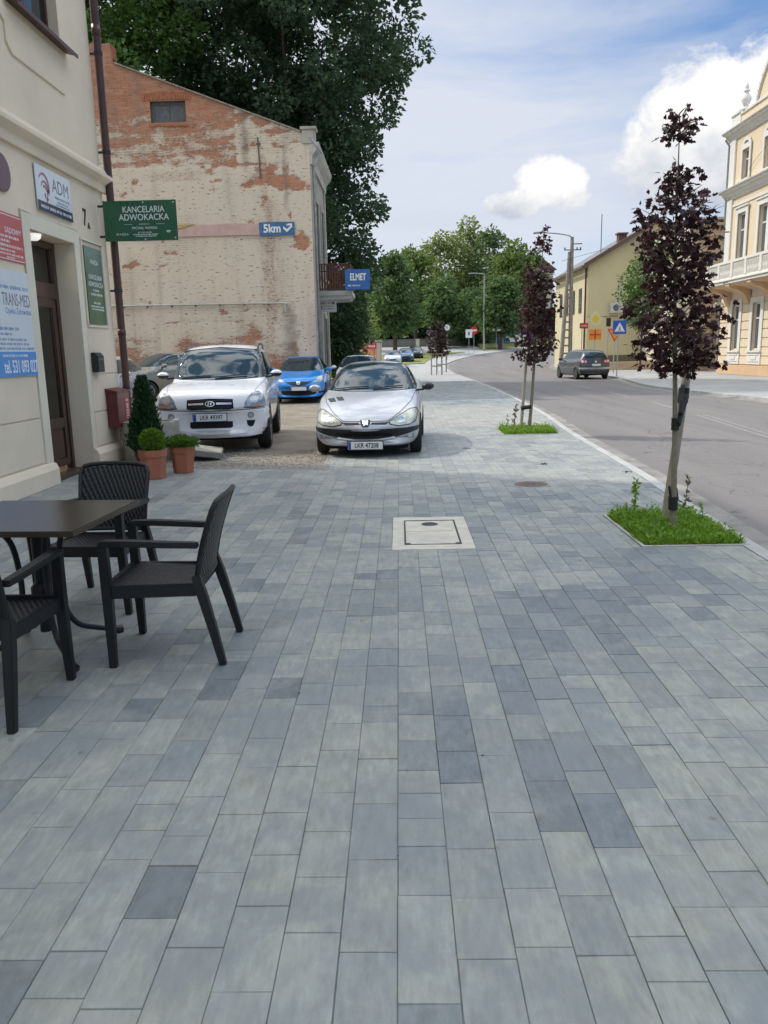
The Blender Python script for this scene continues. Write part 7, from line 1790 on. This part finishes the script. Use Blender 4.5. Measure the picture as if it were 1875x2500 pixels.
# the rear faces the camera: shift so that its tail sits where the photo shows it
e.location = (10.45-math.sin(.13)*4.2, 42.6+math.cos(.13)*4.2, -.09)
patch(e, bv, 'rear_window', [(-.60, 1.12), (.60, 1.12), (.56, 1.36), (.50, 1.46), (-.50, 1.46), (-.56, 1.36)], CGL, 'back', .005)
for f_ in (lambda o: o, mirx):
    t_ = patch(e, bv, 'tail_lamp', f_([(-.80, .86), (-.80, 1.03), (-.66, 1.05), (-.44, .99), (-.42, .90), (-.58, .84)]), TLR, 'back', .010)
    for (cx, cz, r) in ((-.70, .95, .07), (-.54, .94, .055)): patch(e, bv, 'tail_lamp_ring', f_([(cx+r*math.cos(t), cz+r*math.sin(t)) for t in np.linspace(0, 2*PI, 12)[:-1]]), TLW, 'back', .016, res=.03, parent=t_)
patch(e, bv, 'bumper_strip', [(-.84, .55), (0, .53), (.84, .55), (.84, .63), (0, .64), (-.84, .63)], M('silver_trim'), 'back', .012)
patch(e, bv, 'lower_bumper', [(-.80, .46), (.80, .46), (.74, .26), (-.74, .26)], BTR, 'back', .012)
patch(e, bv, 'badge', [(.05*math.cos(t), .93+.05*math.sin(t)) for t in np.linspace(0, 2*PI, 12)[:-1]], CHR, 'back', .012, res=.03)
plate(e, L+.005, .76, '', rear=True)

# --- far parked cars
e, bv, w = mpv('far_silver_car', (-.55, 75, gz(75)), .0, 'distant pale silver car parked facing the camera, first of the far row', SB, H=1.48)
for f_ in (lambda o: o, mirx): patch(e, bv, 'headlight', f_([(-.80, .68), (-.74, .82), (-.50, .72), (-.52, .64)]), HLI, 'front', .010, res=.08)
patch(e, bv, 'grille', [(-.35, .64), (.35, .64), (.3, .52), (-.3, .52)], BTR, 'front', .008, res=.08); patch(e, bv, 'lower_intake', [(-.60, .40), (.60, .40), (.5, .27), (-.50, .27)], LDRK, 'front', .010, res=.08)
e['group'] = 'cars parked far away'
for (loc, lb, mt, nm) in (((.75, 82, gz(82)), 'distant blue car behind the far silver one', paint('mid_blue_paint', (.06, .12, .22), .4), 'far_blue_car'), ((1.9, 89, gz(89)), 'distant dark car at the far end of the parked row', paint('black_paint', (.03, .035, .04), .3), 'far_dark_car')):
    c = copy_tree(e); c.name = nm; c.location = loc; c['label'] = lb; c['category'] = 'car'; c['group'] = 'cars parked far away'
    for ch in c.children:
        if ch.name.startswith('body'): ch.data = ch.data.copy(); ch.data.materials[0] = mt
# windscreen air: everything a thing of its own has been placed
SC.render.engine = 'CYCLES'
SC.cycles.max_bounces = 6; SC.cycles.transparent_max_bounces = 8

def split_parts(names):
    """give every separate piece of these parts an object of its own"""
    for o in [x for x in bpy.data.objects if x.type == 'MESH' and x.parent is not None and x.name.split('.')[0] in names]:
        me = o.data; n = len(me.vertices); par = list(range(n))
        def find(a):
            while par[a] != a: par[a] = par[par[a]]; a = par[a]
            return a
        for e_ in me.edges:
            a, b_ = find(e_.vertices[0]), find(e_.vertices[1])
            if a != b_: par[a] = b_
        comp = {}
        for p in me.polygons: comp.setdefault(find(p.vertices[0]), []).append(p)
        if len(comp) < 2: continue
        first = True; nm = o.name.split('.')[0]; mats = list(me.materials); new = []
        for c, ps in comp.items():
            ids = sorted({v for p in ps for v in p.vertices}); mp = {v: i for i, v in enumerate(ids)}
            m2 = bpy.data.meshes.new(nm); m2.from_pydata([tuple(me.vertices[v].co) for v in ids], [], [tuple(mp[v] for v in p.vertices) for p in ps])
            for q in mats: m2.materials.append(q)
            m2.polygons.foreach_set('use_smooth', [p.use_smooth for p in ps]); new.append(m2)
        o.data = new[0]
        for m2 in new[1:]:
            c = bpy.data.objects.new(nm, m2); link(c, o.parent); c.location = o.location
split_parts({'pilaster', 'cornice', 'sleeve', 'clip', 'bolt', 'sill_block', 'bracket', 'hall_stand', 'downpipe', 'white_field', 'arm'})
